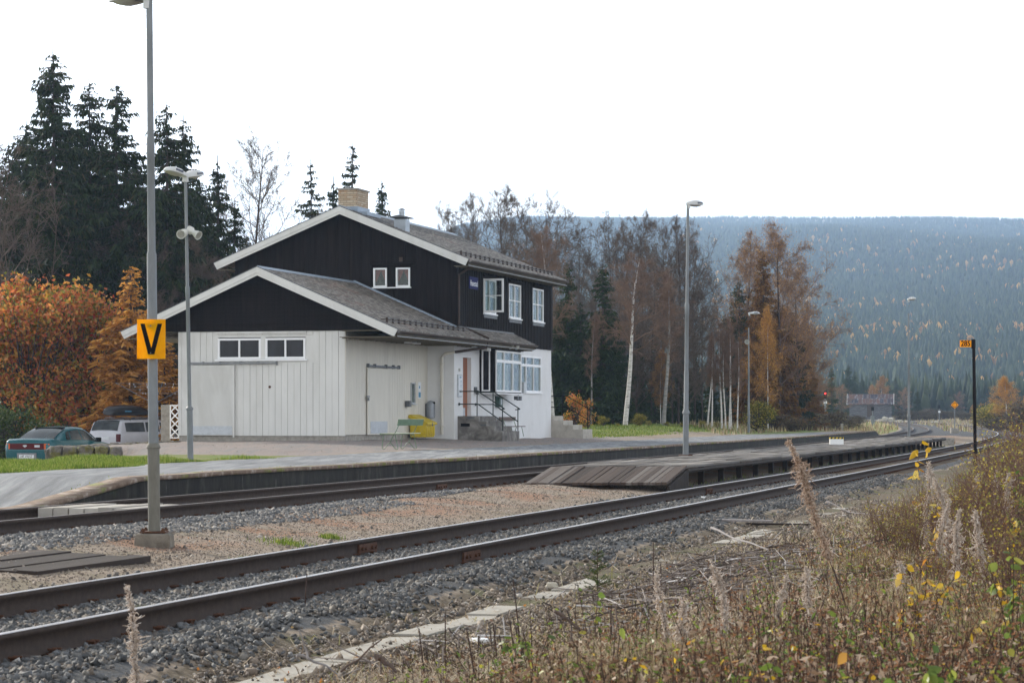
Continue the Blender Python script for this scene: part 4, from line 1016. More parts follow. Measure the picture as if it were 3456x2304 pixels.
# wall fittings
b = MB(); b.box(-5.6, -4.1, 0.05, 0.17, 3.78, 3.86); bp_(b, 'fluorescent_lamp', M_lampw)
b = MB(); b.box(0.35, 0.75, -0.55, -0.45, 3.74, 3.84); bp_(b, 'fluorescent_lamp', M_lampw)
b = MB(); b.box(2.05, 2.55, -0.55, -0.42, 3.72, 3.84); bp_(b, 'fluorescent_lamp', M_lampw)
b = MB(); b.box(-0.10, -0.05, 1.98, 2.10, 6.85, 7.0); bp_(b, 'wall_vent', M_brown)
b = MB(); b.box(0.05, 0.55, -0.05, -0.002, 2.04, 2.84, 0); tmt = bp_(b, 'timetable_case', M_kick)
b = MB(); b.box(0.10, 0.50, -0.054, -0.05, 2.09, 2.79); bp_(b, 'timetable', M_paper, tmt)
b = MB(); b.box(0.2, 0.42, -0.058, -0.054, 2.72, 2.755); b.prism([(0.20, 2.7375), (0.27, 2.70), (0.27, 2.775)], 'y', -0.058, -0.054); 
for q in (2.6, 2.55, 2.45, 2.4, 2.3, 2.2): b.box(0.3, 0.46, -0.057, -0.054, q, q+0.015)
bp_(b, 'timetable_print', M_blue, tmt)
b = MB(); b.box(2.2, 2.45, -0.06, -0.002, 2.22, 2.42); b.box(2.25, 2.4, -0.14, -0.06, 2.15, 2.30); bp_(b, 'wall_lamp', M_boxgrey)
b = MB(); b.box(0.22, 0.32, -0.05, -0.002, 2.95, 3.05); bp_(b, 'wall_lamp', M_lampglass)
b = MB(); b.box(6.72, 7.05, BB-0.10, BB+0.1, 2.24, 2.66); bp_(b, 'phone_box', M_kick)
b = MB(); b.box(6.35, 6.55, BB+0.05, BB+0.2, 1.98, 2.12); b.box(6.65, 6.85, BB+0.02, BB+0.18, 1.96, 2.12); b.tube([(6.6, BB+0.1, 2.05), (6.6, BB+0.1, 2.2)], 0.015, 5); bp_(b, 'floodlight', M_boxgrey)
b = MB(); b.tube([(AX-0.03, 3.55, 2.30), (AX-0.045, 3.55, 2.30)], 0.045, 8); bp_(b, 'keyhole_plate', M_rust)
# twin horn loudspeakers under the porch roof
def horn(mb_, c, d, R=0.13, L=0.30, up=None):
    d = Vector(d).normalized(); Mx = d.to_track_quat('Z', 'Y').to_matrix()
    mb_.lathe([(0.035, -L*0.55), (0.075, -L*0.55), (0.085, -L*0.25), (0.05, -L*0.1), (0.058, L*0.1), (0.08, L*0.32), (R, L*0.5), (R+0.008, L*0.52), (R-0.004, L*0.53), (R*0.9, L*0.5)], c, 20, 0, Mx)
    mb_.lathe([(R*0.93, L*0.50), (R*0.55, L*0.30), (R*0.32, L*0.16), (0.001, L*0.15)], c, 20, 1, Mx)
    mb_.lathe([(0.030, L*0.15), (0.034, L*0.40), (0.020, L*0.44), (0.001, L*0.45)], c, 12, 0, Mx)
b = MB(); horn(b, (4.15, BB-0.24, 3.98), (-0.95, -0.25, -0.1)); b.box(4.3, 4.4, BB-0.2, BB, 3.97, 4.01); bp_(b, 'loudspeaker', [M_horn, M_hornd], smooth=True)
b = MB(); horn(b, (4.72, BB-0.24, 3.97), (0.85, -0.5, -0.1)); bp_(b, 'loudspeaker', [M_horn, M_hornd], smooth=True)
# name board
b = MB(); b.box(1.30, 2.42, -0.105, -0.07, 5.93, 6.37); nbd = bp_(b, 'name_board', M_signblue, bevel=0.01)
t = text_mesh('Hanestad', 0.30, M_signwhite, 'lettering', nbd, (1.86, -0.110, 6.13-0.62), (PI/2, 0, 0), 0.002, 0.86)
# ---- entrance steps (concrete) with two railings
m, k, p, o = newmat('stained_step_concrete'); P = k.coords()
c = k.ramp(k.noise(P, 2.2, 6, 0.65, 0.5), [(0.3, (0.07, 0.065, 0.06)), (0.52, (0.17, 0.16, 0.15)), (0.7, (0.33, 0.32, 0.30))])
setp(k, p, c, 0.9, normal=k.bump(k.noise(P, 30, 4), 0.006)); M_step = m
def steps(a0, a1, nm, z_top, b_land, n, tread, rise, zb, mats, vent=None):
    b = MB(); b.box(a0, a1, b_land, -0.002, zb, z_top)
    for i in range(n):
        b.box(a0, a1, b_land-tread*(i+1), b_land-tread*i, zb, z_top-rise*(i+1))
    return b
st_ = steps(0.12, 2.42, '', 1.37, -0.78, 3, 0.29, 0.178, 0.3, None); so_ = bp_(st_, 'entrance_steps', M_step, bevel=0.012)
b = MB(); b.box(0.112, 0.13, -0.45, -0.12, 1.0, 1.11); bp_(b, 'vent_hole', M_black, so_)
b = MB(); b.box(0.112, 0.13, -0.62, -0.38, 1.27, 1.335); b.box(0.112, 0.13, -1.05, -0.85, 1.02, 1.08); bp_(b, 'recess', M_boxgrey, so_)
def railing(a, parent, zl=1.37, b0=-0.02, b1=-0.72, b2=-1.62, drop=0.62):
    b = MB(); r = 0.019
    for h in (0.87, 0.42):
        b.tube([(a, b0, zl+h), (a, b1, zl+h), (a, b2-0.08 if h > 0.5 else b2, zl+h-drop)], r, 8)
        b.tube([(a, b0, zl+h), (a, b0-0.035, zl+h)], 0.05, 10)
    b.tube([(a, b2-0.08, zl+0.87-drop), (a, b2+0.05, zl+0.87-drop-0.02), (a, b2+0.1, zl+0.87-drop-0.02)], r, 8)
    b.tube([(a, b1+0.03, zl), (a, b1+0.03, zl+0.87)], r, 8); b.tube([(a, b2, zl-0.52), (a, b2, zl+0.9-drop)], r, 8)
    return bp_(b, 'handrail', M_rail_g, parent, smooth=True)
railing(0.22, so_); railing(2.32, so_)
# rear steps beyond the far gable
b = MB(); b.box(13.56, 15.2, -0.1, 1.6, 0.3, 1.38)
zz = [1.20, 1.02, 0.84]; bb = [-0.10, -0.5, -0.9, -1.32]
for i in range(3): b.box(13.56, 15.2, bb[i+1], bb[i], 0.3, zz[i])
rs_ = bp_(b, 'rear_steps', M_concl, bevel=0.012)
b = MB()
for h in (0.82, 0.36): b.tube([(15.1, 1.5, 1.38+h), (15.1, -0.25, 1.38+h), (15.1, -1.3, 0.80+h)], 0.018, 6)
for q, z_ in ((-0.1, 1.38), (-1.15, 0.84)): b.tube([(15.1, q, z_), (15.1, q, z_+0.85)], 0.018, 6)
bp_(b, 'handrail', M_black, rs_)
# ------------------------------------------------------------------ lamps on poles
def luminaire(parent, loc, az, name='lamp_head', L=0.60, tilt=0.06, scale=1.0):
    """az: direction the head points (radians from +X). housing + bowl"""
    Mx = Matrix.Translation(loc) @ Matrix.Rotation(az, 4, 'Z') @ Matrix.Rotation(-tilt, 4, 'Y') @ Matrix.Scale(scale, 4)
    st = [(-0.06, 0.05, 0.05), (0.0, 0.085, 0.085), (0.12, 0.105, 0.10), (0.25, 0.14, 0.125), (0.42, 0.150, 0.12), (0.54, 0.13, 0.09), (0.60, 0.07, 0.045)]
    n = 14; vs = []; fs = []
    for x, w, h in st:
        for k in range(n):
            t = PI*k/(n-1); c_, s_ = math.cos(t), math.sin(t)
            vs.append((x, w*math.copysign(abs(c_)**0.7, c_), h*abs(s_)**0.7+0.02))
    for i in range(len(st)-1):
        for k in range(n-1): fs.append((i*n+k, i*n+k+1, (i+1)*n+k+1, (i+1)*n+k))
        fs.append((i*n+n-1, i*n, (i+1)*n, (i+1)*n+n-1))
    fs.append(tuple(range(n))); fs.append(tuple(range((len(st)-1)*n, len(st)*n))[::-1])
    b = MB(); b.add(vs, fs); b.box(0.24, 0.46, -0.153, 0.153, 0.05, 0.09, 1); b.tube([(0, 0, -0.08), (0, 0, 0.06)], 0.045, 10)
    b.move(Mx); h = b.build(name, [M_lampw, M_darkpan], parent, smooth=True)
    b = MB(); vs = []; fs = []
    for x, w, d in ((0.16, 0.09, 0.01), (0.22, 0.115, 0.04), (0.38, 0.125, 0.05), (0.50, 0.10, 0.03), (0.55, 0.06, 0.0)):
        for k in range(7):
            t = PI*k/6; vs.append((x, w*math.cos(t), 0.02-d*math.sin(t)))
    for i in range(4):
        for k in range(6): fs.append((i*7+k, i*7+k+1, (i+1)*7+k+1, (i+1)*7+k))
    b.add(vs, fs); b.move(Mx); b.build('lamp_bowl', M_lampglass, h, smooth=True)
    return h
def pole_obj(root, secs, lean=(0, 0), mats=None, name='pole', H=6.0):
    """secs: list of (z, r)"""
    b = MB(); pr = []
    for z, r in secs: pr.append((lean[0]*z/H, lean[1]*z/H, z))
    b.tube(pr, [r for z, r in secs], 20)
    return b.build(name, mats or M_galv, root, smooth=True)
def lamp(px, Y, zb, ztop, label, secs, heads, lean=(0, 0), horns=None, base=None, mat=None, split=0):
    X = X_at(px, Y); r = empty('street_lamp', (X, Y, zb)); tag(r, label, 'lamp', 'street lamps along the platforms')
    H = ztop-zb; 
    if split: pole_obj(r, secs[:split+1], lean, mat, 'lower_pole', H=H); pole_obj(r, secs[split:], lean, M_galv, 'pole', H=H)
    else: pole_obj(r, secs, lean, mat, H=H)
    for az, t_ in heads: luminaire(r, (lean[0]+0.03*math.cos(az), lean[1], H), az, tilt=t_)
    return r, H
M_stone0 = simple('dirty_old_concrete', (0.20, 0.18, 0.15), 0.9, 0, 0.35, 6, (1, 1, 1), 0.01, 40, dirt=(0.08, 0.065, 0.05), dirtamt=0.7)
# V-sign lamp, closest
zb = gz(-3.9, 27.7)
r, H = lamp(521, 27.7, zb, 5.86, 'tall nearest lamp post with collar, carrying the orange V sign, on a concrete block', 
    [(0.15, 0.066), (0.98-zb, 0.066), (0.985-zb, 0.078), (1.0-zb, 0.078), (1.04-zb, 0.056), (3.10-zb, 0.053), (3.13-zb, 0.043), (4.16-zb, 0.042), (4.165-zb, 0.044), (4.35-zb, 0.043), (4.39-zb, 0.036), (5.9-zb, 0.035)],
    [(math.radians(135), 0.05)], lean=(-0.055, 0), mat=M_galvd, split=4)
b = MB(); b.prism([(-0.21, -0.15), (0.21, -0.15), (0.19, 0.12), (0.17, 0.14), (-0.17, 0.14), (-0.19, 0.12)], 'y', -0.19, 0.19); b.build('base_block', M_stone0, r, bevel=0.02)
b = MB(); b.box(-0.14, 0.14, -0.14, 0.14, 0.145, 0.165)
for q in ((-.11, -.11), (.11, -.11), (-.11, .11), (.11, .11)): b.tube([(q[0], q[1], 0.11), (q[0], q[1], 0.20)], 0.013, 6); b.tube([(q[0], q[1], 0.165), (q[0], q[1], 0.185)], 0.024, 6)
b.build('base_plate', M_rust, r)
# V sign
sgn = empty('v_sign', (X_at(510.5, 27.58), 27.58, Z_at(1144, 27.58))); tag(sgn, 'orange rectangular sign with a black letter V fixed to nearest lamp post', 'sign')
b = MB(); b.box(-0.155, 0.155, -0.003, 0.003, -0.215, 0.215); b.build('sign_plate', M_orange, sgn, bevel=0.001)
b = MB(); 
b.prism([(-0.118, 0.168), (-0.070, 0.168), (0.001, -0.098), (-0.001, -0.165), (-0.034, -0.165)], 'y', -0.0055, -0.0035)
b.prism([(0.118, 0.168), (0.070, 0.168), (0.001, -0.098), (-0.001, -0.165), (0.034, -0.165)], 'y', -0.0058, -0.0036)
b.build('letter', M_black, sgn)
b = MB()
for z_ in (0.145, -0.15): b.tube([(-0.006, -0.012, z_), (-0.006, 0.0, z_)], 0.007, 8); b.box(-0.05, 0.05, 0.003, 0.07, z_-0.02, z_+0.02)
b.build('clamp', M_steel, sgn)
# second lamp, left, twin heads and horns
zb = gz(X_at(643, 52), 52)
r, H = lamp(643, 52, zb, 6.22, 'slim lamp post on the grass with twin heads and two horn loudspeakers', [(0, 0.062), (1.47-zb, 0.062), (1.475-zb, 0.077), (1.51-zb, 0.077), (1.55-zb, 0.040), (3.78-zb, 0.040), (3.8-zb, 0.047), (3.98-zb, 0.046), (4.02-zb, 0.034), (6.25-zb, 0.030)], [(math.radians(238), 0.15), (math.radians(68), 0.15)], lean=(-0.10, 0))
b = MB(); horn(b, (-0.14, -0.16, Z_at(790, 52)-zb), (-0.15, -1, -0.22), R=0.088, L=0.26); b.tube([(-0.08, -0.02, 5.13-zb), (-0.1, -0.1, 5.13-zb)], 0.012, 5); b.build('loudspeaker', [M_horn, M_hornd], r, smooth=True)
b = MB(); horn(b, (0.07, -0.04, Z_at(785, 52)-zb), (0.72, -0.5, -0.45), R=0.088, L=0.30); b.build('loudspeaker', [M_horn, M_hornd], r, smooth=True)
# lamps on the island platform
def isec(zb, h): return [(0, 0.075), (h*0.165, 0.075), (h*0.167, 0.092), (h*0.175, 0.092), (h*0.185, 0.062), (h*0.335, 0.060), (h*0.34, 0.052), (h*0.56, 0.05), (h*0.563, 0.058), (h*0.60, 0.057), (h*0.61, 0.040), (h, 0.034)]
r, H = lamp(2314, 65.7, IZ, 6.80, 'tall lamp post with one head near the sloping end of timber platform', isec(0, 6.5), [(math.radians(55), 0.05)], lean=(0.06, 0))
b = MB(); b.box(-0.17, 0.17, -0.17, 0.17, 0.0, 0.03); b.build('base_plate', M_rust, r)
r, H = lamp(3068, 127.0, IZ, Z_at(1014, 127), 'lamp post at the far end of the timber platform', isec(0, 6.2), [(math.radians(-70), 0.05)], lean=(-0.03, 0))
b = MB(); b.box(-0.2, 0.2, -0.2, 0.2, 0.0, 0.04); b.build('base_plate', M_conc, r)
zb = gz(X_at(2525, 143), 143)
r, H = lamp(2527, 143, zb, Z_at(1060, 143), 'lamp post with a small horn on the verge beside the birches', isec(0, 5.9), [(math.radians(8), 0.02)], lean=(0.0, 0))
b = MB(); horn(b, (-0.1, -0.16, Z_at(1152, 143)-zb), (-0.2, -1, -0.2), R=0.13, L=0.3); b.build('loudspeaker', [M_horn, M_hornd], r, smooth=True)

# ------------------------------------------------------------------ posts, signs, signals by the line
zb = gz(X_at(3293, 84.5), 84.5)
r = empty('kilometre_post', (X_at(3292, 84.5), 84.5, zb)); tag(r, 'black tarred post with small orange plate reading 285', 'sign post')
b = MB(); b.tube([(0, 0, -0.1), (-0.06, 0, 3.92-zb)], [0.058, 0.052], 4); b.build('post', M_blackpost, r)
b = MB(); b.box(-0.52, -0.13, -0.012, 0.0, Z_at(1171, 84.5)-zb, Z_at(1148, 84.5)-zb); b.box(-0.14, 0.0, -0.02, 0.01, Z_at(1176, 84.5)-zb, Z_at(1146, 84.5)-zb, 1); sp_ = b.build('number_plate', [M_orange, M_blackpost], r)
text_mesh('285', 0.255, M_black, 'numerals', sp_, (-0.33, -0.02, Z_at(1159.5, 84.5)-zb), (PI/2, 0, 0), 0.004, 0.83, 0.006)
Yd = 205.0; zb = gz(X_at(3222, Yd), Yd)
r = empty('diamond_sign', (X_at(3222, Yd), Yd, zb)); tag(r, 'orange diamond sign with black ring on grey pole in a concrete block', 'sign')
b = MB(); b.box(-0.33, 0.33, -0.3, 0.3, -0.3, 0.42); b.build('base_block', M_conc, r, bevel=0.03)
zc = Z_at(1366, Yd)-zb; b = MB(); b.tube([(0, 0, 0.4), (0, 0, zc+0.3)], 0.04, 8); b.build('pole', M_galv, r)
b = MB(); R_ = 0.31; b.prism([(-R_, zc), (0, zc-R_), (R_, zc), (0, zc+R_)], 'y', -0.06, -0.05); b.build('sign_plate', M_orange, r)
b = MB(); n = 24
for k in range(n):
    t0, t1 = 2*PI*k/n, 2*PI*(k+1)/n
    b.prism([(0.15*math.cos(t0), zc+0.15*math.sin(t0)), (0.15*math.cos(t1), zc+0.15*math.sin(t1)), (0.185*math.cos(t1), zc+0.185*math.sin(t1)), (0.185*math.cos(t0), zc+0.185*math.sin(t0))], 'y', -0.068, -0.062)
b.build('ring', M_black, r)
m, k, p, o = newmat('red_signal_light'); setp(k, p, (0.8, 0.02, 0.02), 0.4); p.inputs['Emission Color'].default_value = (1, 0.05, 0.04, 1); p.inputs['Emission Strength'].default_value = 3.0; M_redl = m
def signal(px, Y, ybase, ytop, label, lit=False, boards=(), w=0.05, box=None, headh=0.5):
    X = X_at(px, Y); zb = min(gz(X, Y), Z_at(ybase, Y)); zt = Z_at(ytop, Y)-zb
    r = empty('railway_signal', (X, Y, zb)); tag(r, label, 'signal')
    b = MB(); b.tube([(0, 0, 0), (0, 0, zt-headh)], w, 8); b.build('post', M_galv, r)
    b = MB(); b.box(-0.16, 0.16, -0.05, 0.08, zt-headh, zt); b.lathe([(0.15, 0), (0.15, 0.05)], (0, 0, 0), 12) if False else None; hd = b.build('signal_head', M_black, r, bevel=0.03)
    b = MB()
    b.lathe([(0.001, 0.0), (0.085, 0.0), (0.085, 0.03), (0.001, 0.03)], (0, -0.055, zt-headh*0.35), 14, 0, Matrix.Rotation(PI/2, 3, 'X')); b.build('signal_lens', M_redl if lit else M_black, hd)
    for z0, z1 in boards:
        b = MB(); b.box(-0.17, 0.17, -0.08, -0.06, Z_at(z1, Y)-zb, Z_at(z0, Y)-zb); b.build('board', M_frame, r)
    if box: b = MB(); b.box(-box, box, -0.15, 0.1, 0, zt*0.55); b.build('equipment_case', M_galv, r, bevel=0.03)
    return r
signal(2785, 240, 1410, 1318, 'signal post showing a red light beside the birch wood', True, ((1352, 1361), (1392, 1402)), 0.09, headh=0.75)
for c_ in list(COL.objects):
    if c_.name.startswith('signal_lens') and M_redl in [s_.material for s_ in c_.material_slots]: 
        c_.scale = (1, 1, 1)
signal(3170, 400, 1433, 1366, 'unlit black signal head on a slim grey post beyond the curve', False, ((1386, 1392),), 0.06, headh=0.6)
signal(2945, 310, 1438, 1373, 'unlit signal on a stout grey case left of the rear track', False, (), 0.06, 0.22, headh=0.45)
b = MB(); b.box(-0.2, 0.2, -0.2, 0.2, 0, 0.62); o = b.build('marker_post', M_conc, bevel=0.03, loc=(X_at(2842, 178), 178, gz(X_at(2842, 178), 178)-0.05)); o.scale = (0.4, 0.4, 1.4); tag(o, 'small grey concrete marker post at the far end of concrete platform', 'post')
b = MB(); b.box(-0.45, 0.45, -0.5, 0.5, -0.1, 0.34); o = b.build('concrete_block', M_conc, bevel=0.05, loc=(X_at(3188, 133), 133, gz(X_at(3188, 133), 133))); tag(o, 'grey concrete block on the ground past the end of timber platform', 'block')
# hazard striped box on the island
r = empty('striped_box', (X_at(2823, 93), 93, IZ)); tag(r, 'low pale box with yellow and black striped top edge on the timber platform', 'box')
b = MB(); b.box(-0.245, 0.245, -0.15, 0.15, 0.0, 0.20); b.build('body', M_frame, r, bevel=0.005)
b = MB(); b.box(-0.25, 0.25, -0.155, 0.155, 0.20, 0.262); tp = b.build('top_band', M_yellow, r)
b = MB()
for q in (-0.2, -0.07, 0.06, 0.19): b.prism([(q-0.045, 0.203), (q+0.015, 0.203), (q+0.045, 0.26), (q-0.015, 0.26)], 'y', -0.158, -0.1555)
b.build('stripes', M_black, tp)

# ------------------------------------------------------------------ things around the station
# green bench on the platform
by, bx_ = 69.6, X_at(1318, 69.6); r = empty('bench', (bx_, by, gz(bx_, by)+0.0), BRZ); tag(r, 'green bench with thin bent steel legs standing out on the platform', 'bench')
b = MB()
for q in (0.12, -0.03, -0.18): b.box(-0.30, 2.0, q-0.065, q+0.065, 0.425, 0.45)
b.box(-0.30, 2.0, 0.19, 0.215, 0.40, 0.45, 1)
b.build('seat', [M_greenlt, M_green], r, bevel=0.004)
b = MB(); b.box(-0.30, 2.0, -0.012, 0.012, -0.088, 0.088); b.box(-0.302, 2.002, -0.013, 0.013, 0.080, 0.0895, 1); b.move(Matrix.Translation((0, -0.315, 0.745)) @ Matrix.Rotation(math.radians(12), 4, 'X')); b.build('backrest', [M_green, M_greenlt], r, bevel=0.003)
for q in (0.0, 1.7):
    b = MB(); rr_ = 0.010
    b.tube([(q, 0.20, 0.42), (q, 0.245, 0.03), (q, 0.225, 0.01), (q, 0.18, 0.01), (q, 0.055, 0.17), (q, -0.015, 0.17), (q, -0.15, 0.01), (q, -0.20, 0.01), (q, -0.215, 0.03), (q, -0.13, 0.42)], rr_, 6)
    b.tube([(q, 0.02, 0.175), (q, -0.10, 0.42), (q, -0.16, 0.50), (q, -0.30, 0.82)], rr_, 6); b.tube([(q, 0.2, 0.42), (q, -0.13, 0.42)], rr_, 6)
    b.build('leg', M_rail_g if False else M_green, r, smooth=True)
# brown bench by the steps
bz = 0.60; r = empty('bench', bworld(6.4, -0.35, bz), BRZ); tag(r, 'small weathered brown bench against the white wall beside the entrance steps', 'bench')
b = MB(); b.box(-0.95, 0.95, -0.22, -0.06, 0.365, 0.395); b.box(-0.95, 0.95, -0.04, 0.12, 0.365, 0.395); b.build('seat', M_oldwood, r)
b = MB(); b.box(-1.15, 1.15, 0.22, 0.25, 0.60, 0.74); b.build('backrest', M_oldwood, r)
for q in (-0.75, 0.75):
    b = MB(); b.tube([(q, -0.2, 0), (q, -0.12, 0.37), (q, 0.1, 0.37), (q, 0.24, 0.74)], 0.014, 6); b.tube([(q, 0.2, 0), (q, 0.08, 0.37)], 0.014, 6); b.build('leg', M_green, r)
# yellow grit bin
r = empty('grit_bin', bworld(-2.0, 0.65, 0.64), BRZ); tag(r, 'yellow plastic grit bin with sloping lid against the cream boards', 'grit bin')
b = MB(); b.prism([(-0.27, 0), (0.27, 0), (0.29, 0.62), (-0.30, 0.46)], 'x', -0.53, 0.53)
for q in (-0.18, 0.12): b.box(-0.545, -0.53, q-0.05, q+0.1, 0.06, 0.40)
for q in (-0.42, -0.22, 0.0, 0.22, 0.42): b.box(q-0.05, q+0.05, -0.315, -0.29, 0.05, 0.36)
b.build('body', M_yellow, r, bevel=0.012)
b = MB(); b.prism([(-0.37, 0.43), (-0.37, 0.50), (-0.22, 0.565), (0.27, 0.78), (0.33, 0.76), (0.33, 0.66), (-0.33, 0.45)], 'x', -0.57, 0.57); b.build('lid', M_yellow, r, bevel=0.015)
b = MB(); b.box(-0.03, 0.03, -0.385, -0.36, 0.38, 0.50); b.build('latch', M_steel, r)
# grey wall bin
r = empty('litter_bin', bworld(-0.52, 0.80, 1.30), BRZ); tag(r, 'grey metal domed litter bin hung on the cream wall above the yellow bin', 'litter bin')
b = MB(); b.lathe([(0.14, 0.0), (0.15, 0.01), (0.15, 0.46), (0.14, 0.52), (0.10, 0.585), (0.03, 0.61)], (0, 0, 0), 20); b.build('body', M_binm, r, smooth=True)
b = MB(); b.box(-0.07, 0.07, -0.145, -0.08, 0.50, 0.57); b.build('opening', M_black, r)
b = MB(); b.box(-0.05, 0.05, 0.12, 0.20, 0.05, 0.5); b.build('bracket', M_boxgrey, r)
b = MB(); b.box(-0.12, 0.12, -0.09, 0.06, 0, 0.21); o = b.build('letter_box', M_boxgrey, bevel=0.006, loc=bworld(-2.85, 0.9, 1.68)); o.rotation_euler = (0, 0, BRZ); tag(o, 'small dark grey metal box on the cream boards below the glazed slit', 'box')
r = empty('mailbox', bworld(5.3, -0.09, 1.70), BRZ); tag(r, 'dark green mailbox on the white wall behind the step railings', 'mailbox')
b = MB(); b.box(-0.24, 0.24, -0.09, 0.085, 0, 0.34); b.build('body', M_mail, r, bevel=0.01); b = MB(); b.prism([(-0.11, 0.34), (0.085, 0.42), (0.085, 0.34)], 'x', -0.26, 0.26); b.build('lid', M_mail, r)
b = MB(); b.box(-0.06, 0.1, -0.094, -0.09, 0.1, 0.3); b.build('mail_label', M_kick, r)

# ------------------------------------------------------------------ cars
def paint(name, col, rough=0.25):
    m, k, p, o = newmat(name); n = k.noise(k.coords(), 1.5, 4); c = k.ramp(n, [(0.3, tuple(q*0.9 for q in col)), (0.7, tuple(min(1, q*1.1) for q in col))])
    c = k.mix(0.04, c, k.ramp(k.noise(k.coords(), 14, 5, 0.7), [(0.4, (0.1, 0.09, 0.07)), (0.7, (0.4, 0.37, 0.32))])); setp(k, p, c, rough, 0.1); p.inputs['Coat Weight'].default_value = 0.25; p.inputs['Coat Roughness'].default_value = 0.08; return m
M_teal = paint('teal_car_paint', (0.008, 0.095, 0.115)); M_silver = paint('pale_car_paint', (0.60, 0.61, 0.66), 0.3); M_beige = paint('beige_car_side', (0.38, 0.36, 0.30), 0.3)
M_tail = simple('tail_lamp_red', (0.075, 0.002, 0.004), 0.4, 0, 0.2, 8); M_amber = simple('tail_lamp_amber', (0.55, 0.10, 0.015), 0.15, 0, 0.2, 8)
M_tyre = simple('tyre', (0.02, 0.02, 0.02), 0.8); M_rim = simple('rim', (0.35, 0.36, 0.38), 0.35, 0.6)
M_cabin = simple('car_interior', (0.025, 0.025, 0.028), 0.9)
def make_car(label, st, W, pmat, wins, rearwin, tail, plate, hz, loc, rz, wheel_y, roofr=0.10):
    """st: (y, zlow, zbelt, zroof, halfwidth scale, halfwidth roof scale)"""
    r = empty('parked_car', loc, rz); tag(r, label, 'car')
    ys_ = np.array([s[0] for s in st])
    def ip(y, c): return float(np.interp(y, ys_, [s[c] for s in st]))
    def half(y):
        zl, zb_, zr = ip(y, 1), ip(y, 2), ip(y, 3); w, wr = W*ip(y, 4), W*ip(y, 5)
        g = max(zr-zb_, 0.0)
        return [(w*0.55, zl-0.02), (w*0.90, zl), (w*0.985, zl+0.16), (w, zl+(zb_-zl)*0.55), (w*0.985, zb_-0.10), (w*0.955, zb_-0.02), (w*0.93 if g < 0.03 else w*0.935, zb_+0.01),
                (wr+(w*0.93-wr)*0.12 if g > 0.03 else w*0.85, zb_+0.01+(g-0.045)*0.90 if g > 0.03 else zb_+0.025), (wr*0.9 if g > 0.03 else w*0.75, zr-0.012 if g > 0.03 else zb_+0.035), (wr*0.55 if g > 0.03 else w*0.45, zr+0.012 if g > 0.03 else zb_+0.05), (0.0, zr+0.022 if g > 0.03 else zb_+0.055)]
    yy = []
    for i in range(len(st)-1):
        n = max(1, int(round((st[i+1][0]-st[i][0])/0.16))); yy += [st[i][0]+(st[i+1][0]-st[i][0])*t/n for t in range(n)]
    yy.append(st[-1][0]); vs = []; fs = []; H_ = len(half(1.0)); n = 2*H_-1
    for y in yy:
        h = half(y); ring = [(x, y, z) for x, z in h] + [(-x, y, z) for x, z in h[-2::-1]]
        vs += ring
    for i in range(len(yy)-1):
        for k in range(n-1): fs.append((i*n+k, i*n+k+1, (i+1)*n+k+1, (i+1)*n+k))
        fs.append((i*n+n-1, i*n, (i+1)*n, (i+1)*n+n-1))
    fs.append(tuple(range(n))); fs.append(tuple(range((len(yy)-1)*n, len(yy)*n))[::-1])
    b = MB(); b.add(vs, fs); b.build('body', pmat, r, smooth=True)
    # side windows
    for sgn_ in (1, -1):
        for (y0, y1, s0, s1_) in wins:      # s0,s1: slant of the ends
            g = MB(); vs = []; fs = []; NU, NV = 5, 4
            for j in range(NV+1):
                t = 0.08 + 0.86*j/NV
                for i in range(NU+1):
                    ya = y0 + s0*t; yb = y1 + s1_*t; y = ya+(yb-ya)*i/NU; zb_, zr = ip(y, 2), ip(y, 3); gg = max(zr-zb_, 0.04); w, wr = W*ip(y, 4)*0.935, W*ip(y, 5); wr2 = wr+(w-wr)*0.12
                    ztop = zb_+0.01+(gg-0.045)*0.90; z = zb_+0.01+(ztop-zb_-0.01)*t; x = w+(wr2-w)*t + 0.007
                    vs.append((sgn_*x, y, z))
            for j in range(NV):
                for i in range(NU): a_ = j*(NU+1)+i; fs.append((a_, a_+1, a_+NU+2, a_+NU+1))
            g.add(vs, fs); g.build('side_window', M_cgl, r, smooth=True)
    # rear / front screens
    for nm, (y0, y1, xs0, xs1, t0, t1) in (('rear_window', rearwin[0]), ('windscreen', rearwin[1])):
        g = MB(); vs = []; fs = []
        for j in range(6):
            t = t0+(t1-t0)*j/5; y = y0+(y1-y0)*t; z = ip(y, 3)+0.022; xx = xs0+(xs1-xs0)*t
            for i in range(9):
                u = -1+2*i/8; vs.append((u*xx, y-(0.012 if nm == 'rear_window' else -0.012), z+0.012-0.03*u*u*1.0))
        for j in range(5):
            for i in range(8): a_ = j*9+i; fs.append((a_, a_+1, a_+10, a_+9))
        g.add(vs, fs); g.build(nm, M_cgl, r, smooth=True)
    for sgn_ in (1, -1):
        for wy in wheel_y:
            b = MB(); Mx = Matrix.Rotation(PI/2, 3, 'Y'); x0 = sgn_*(W-0.11)
            b.lathe([(0.20, -0.09), (0.29, -0.095), (0.31, -0.07), (0.31, 0.07), (0.29, 0.095), (0.20, 0.09)], (x0, wy, 0.31), 22, 0, Mx); wh = b.build('wheel', M_tyre, r, smooth=True)
            b = MB(); b.lathe([(0.001, -0.085), (0.08, -0.092), (0.20, -0.075), (0.205, 0.075), (0.08, 0.092), (0.001, 0.085)], (x0, wy, 0.31), 16, 0, Mx); b.build('rim', M_rim, wh, smooth=True)
    return r, ip
m, k, p, o = newmat('tinted_car_window'); setp(k, p, k.ramp(k.noise(k.coords(), 2.0, 3), [(0.35, (0.015, 0.018, 0.02)), (0.7, (0.06, 0.068, 0.068))]), 0.08, 0.0, spec=0.35); M_cgl = m
gl = -0.33
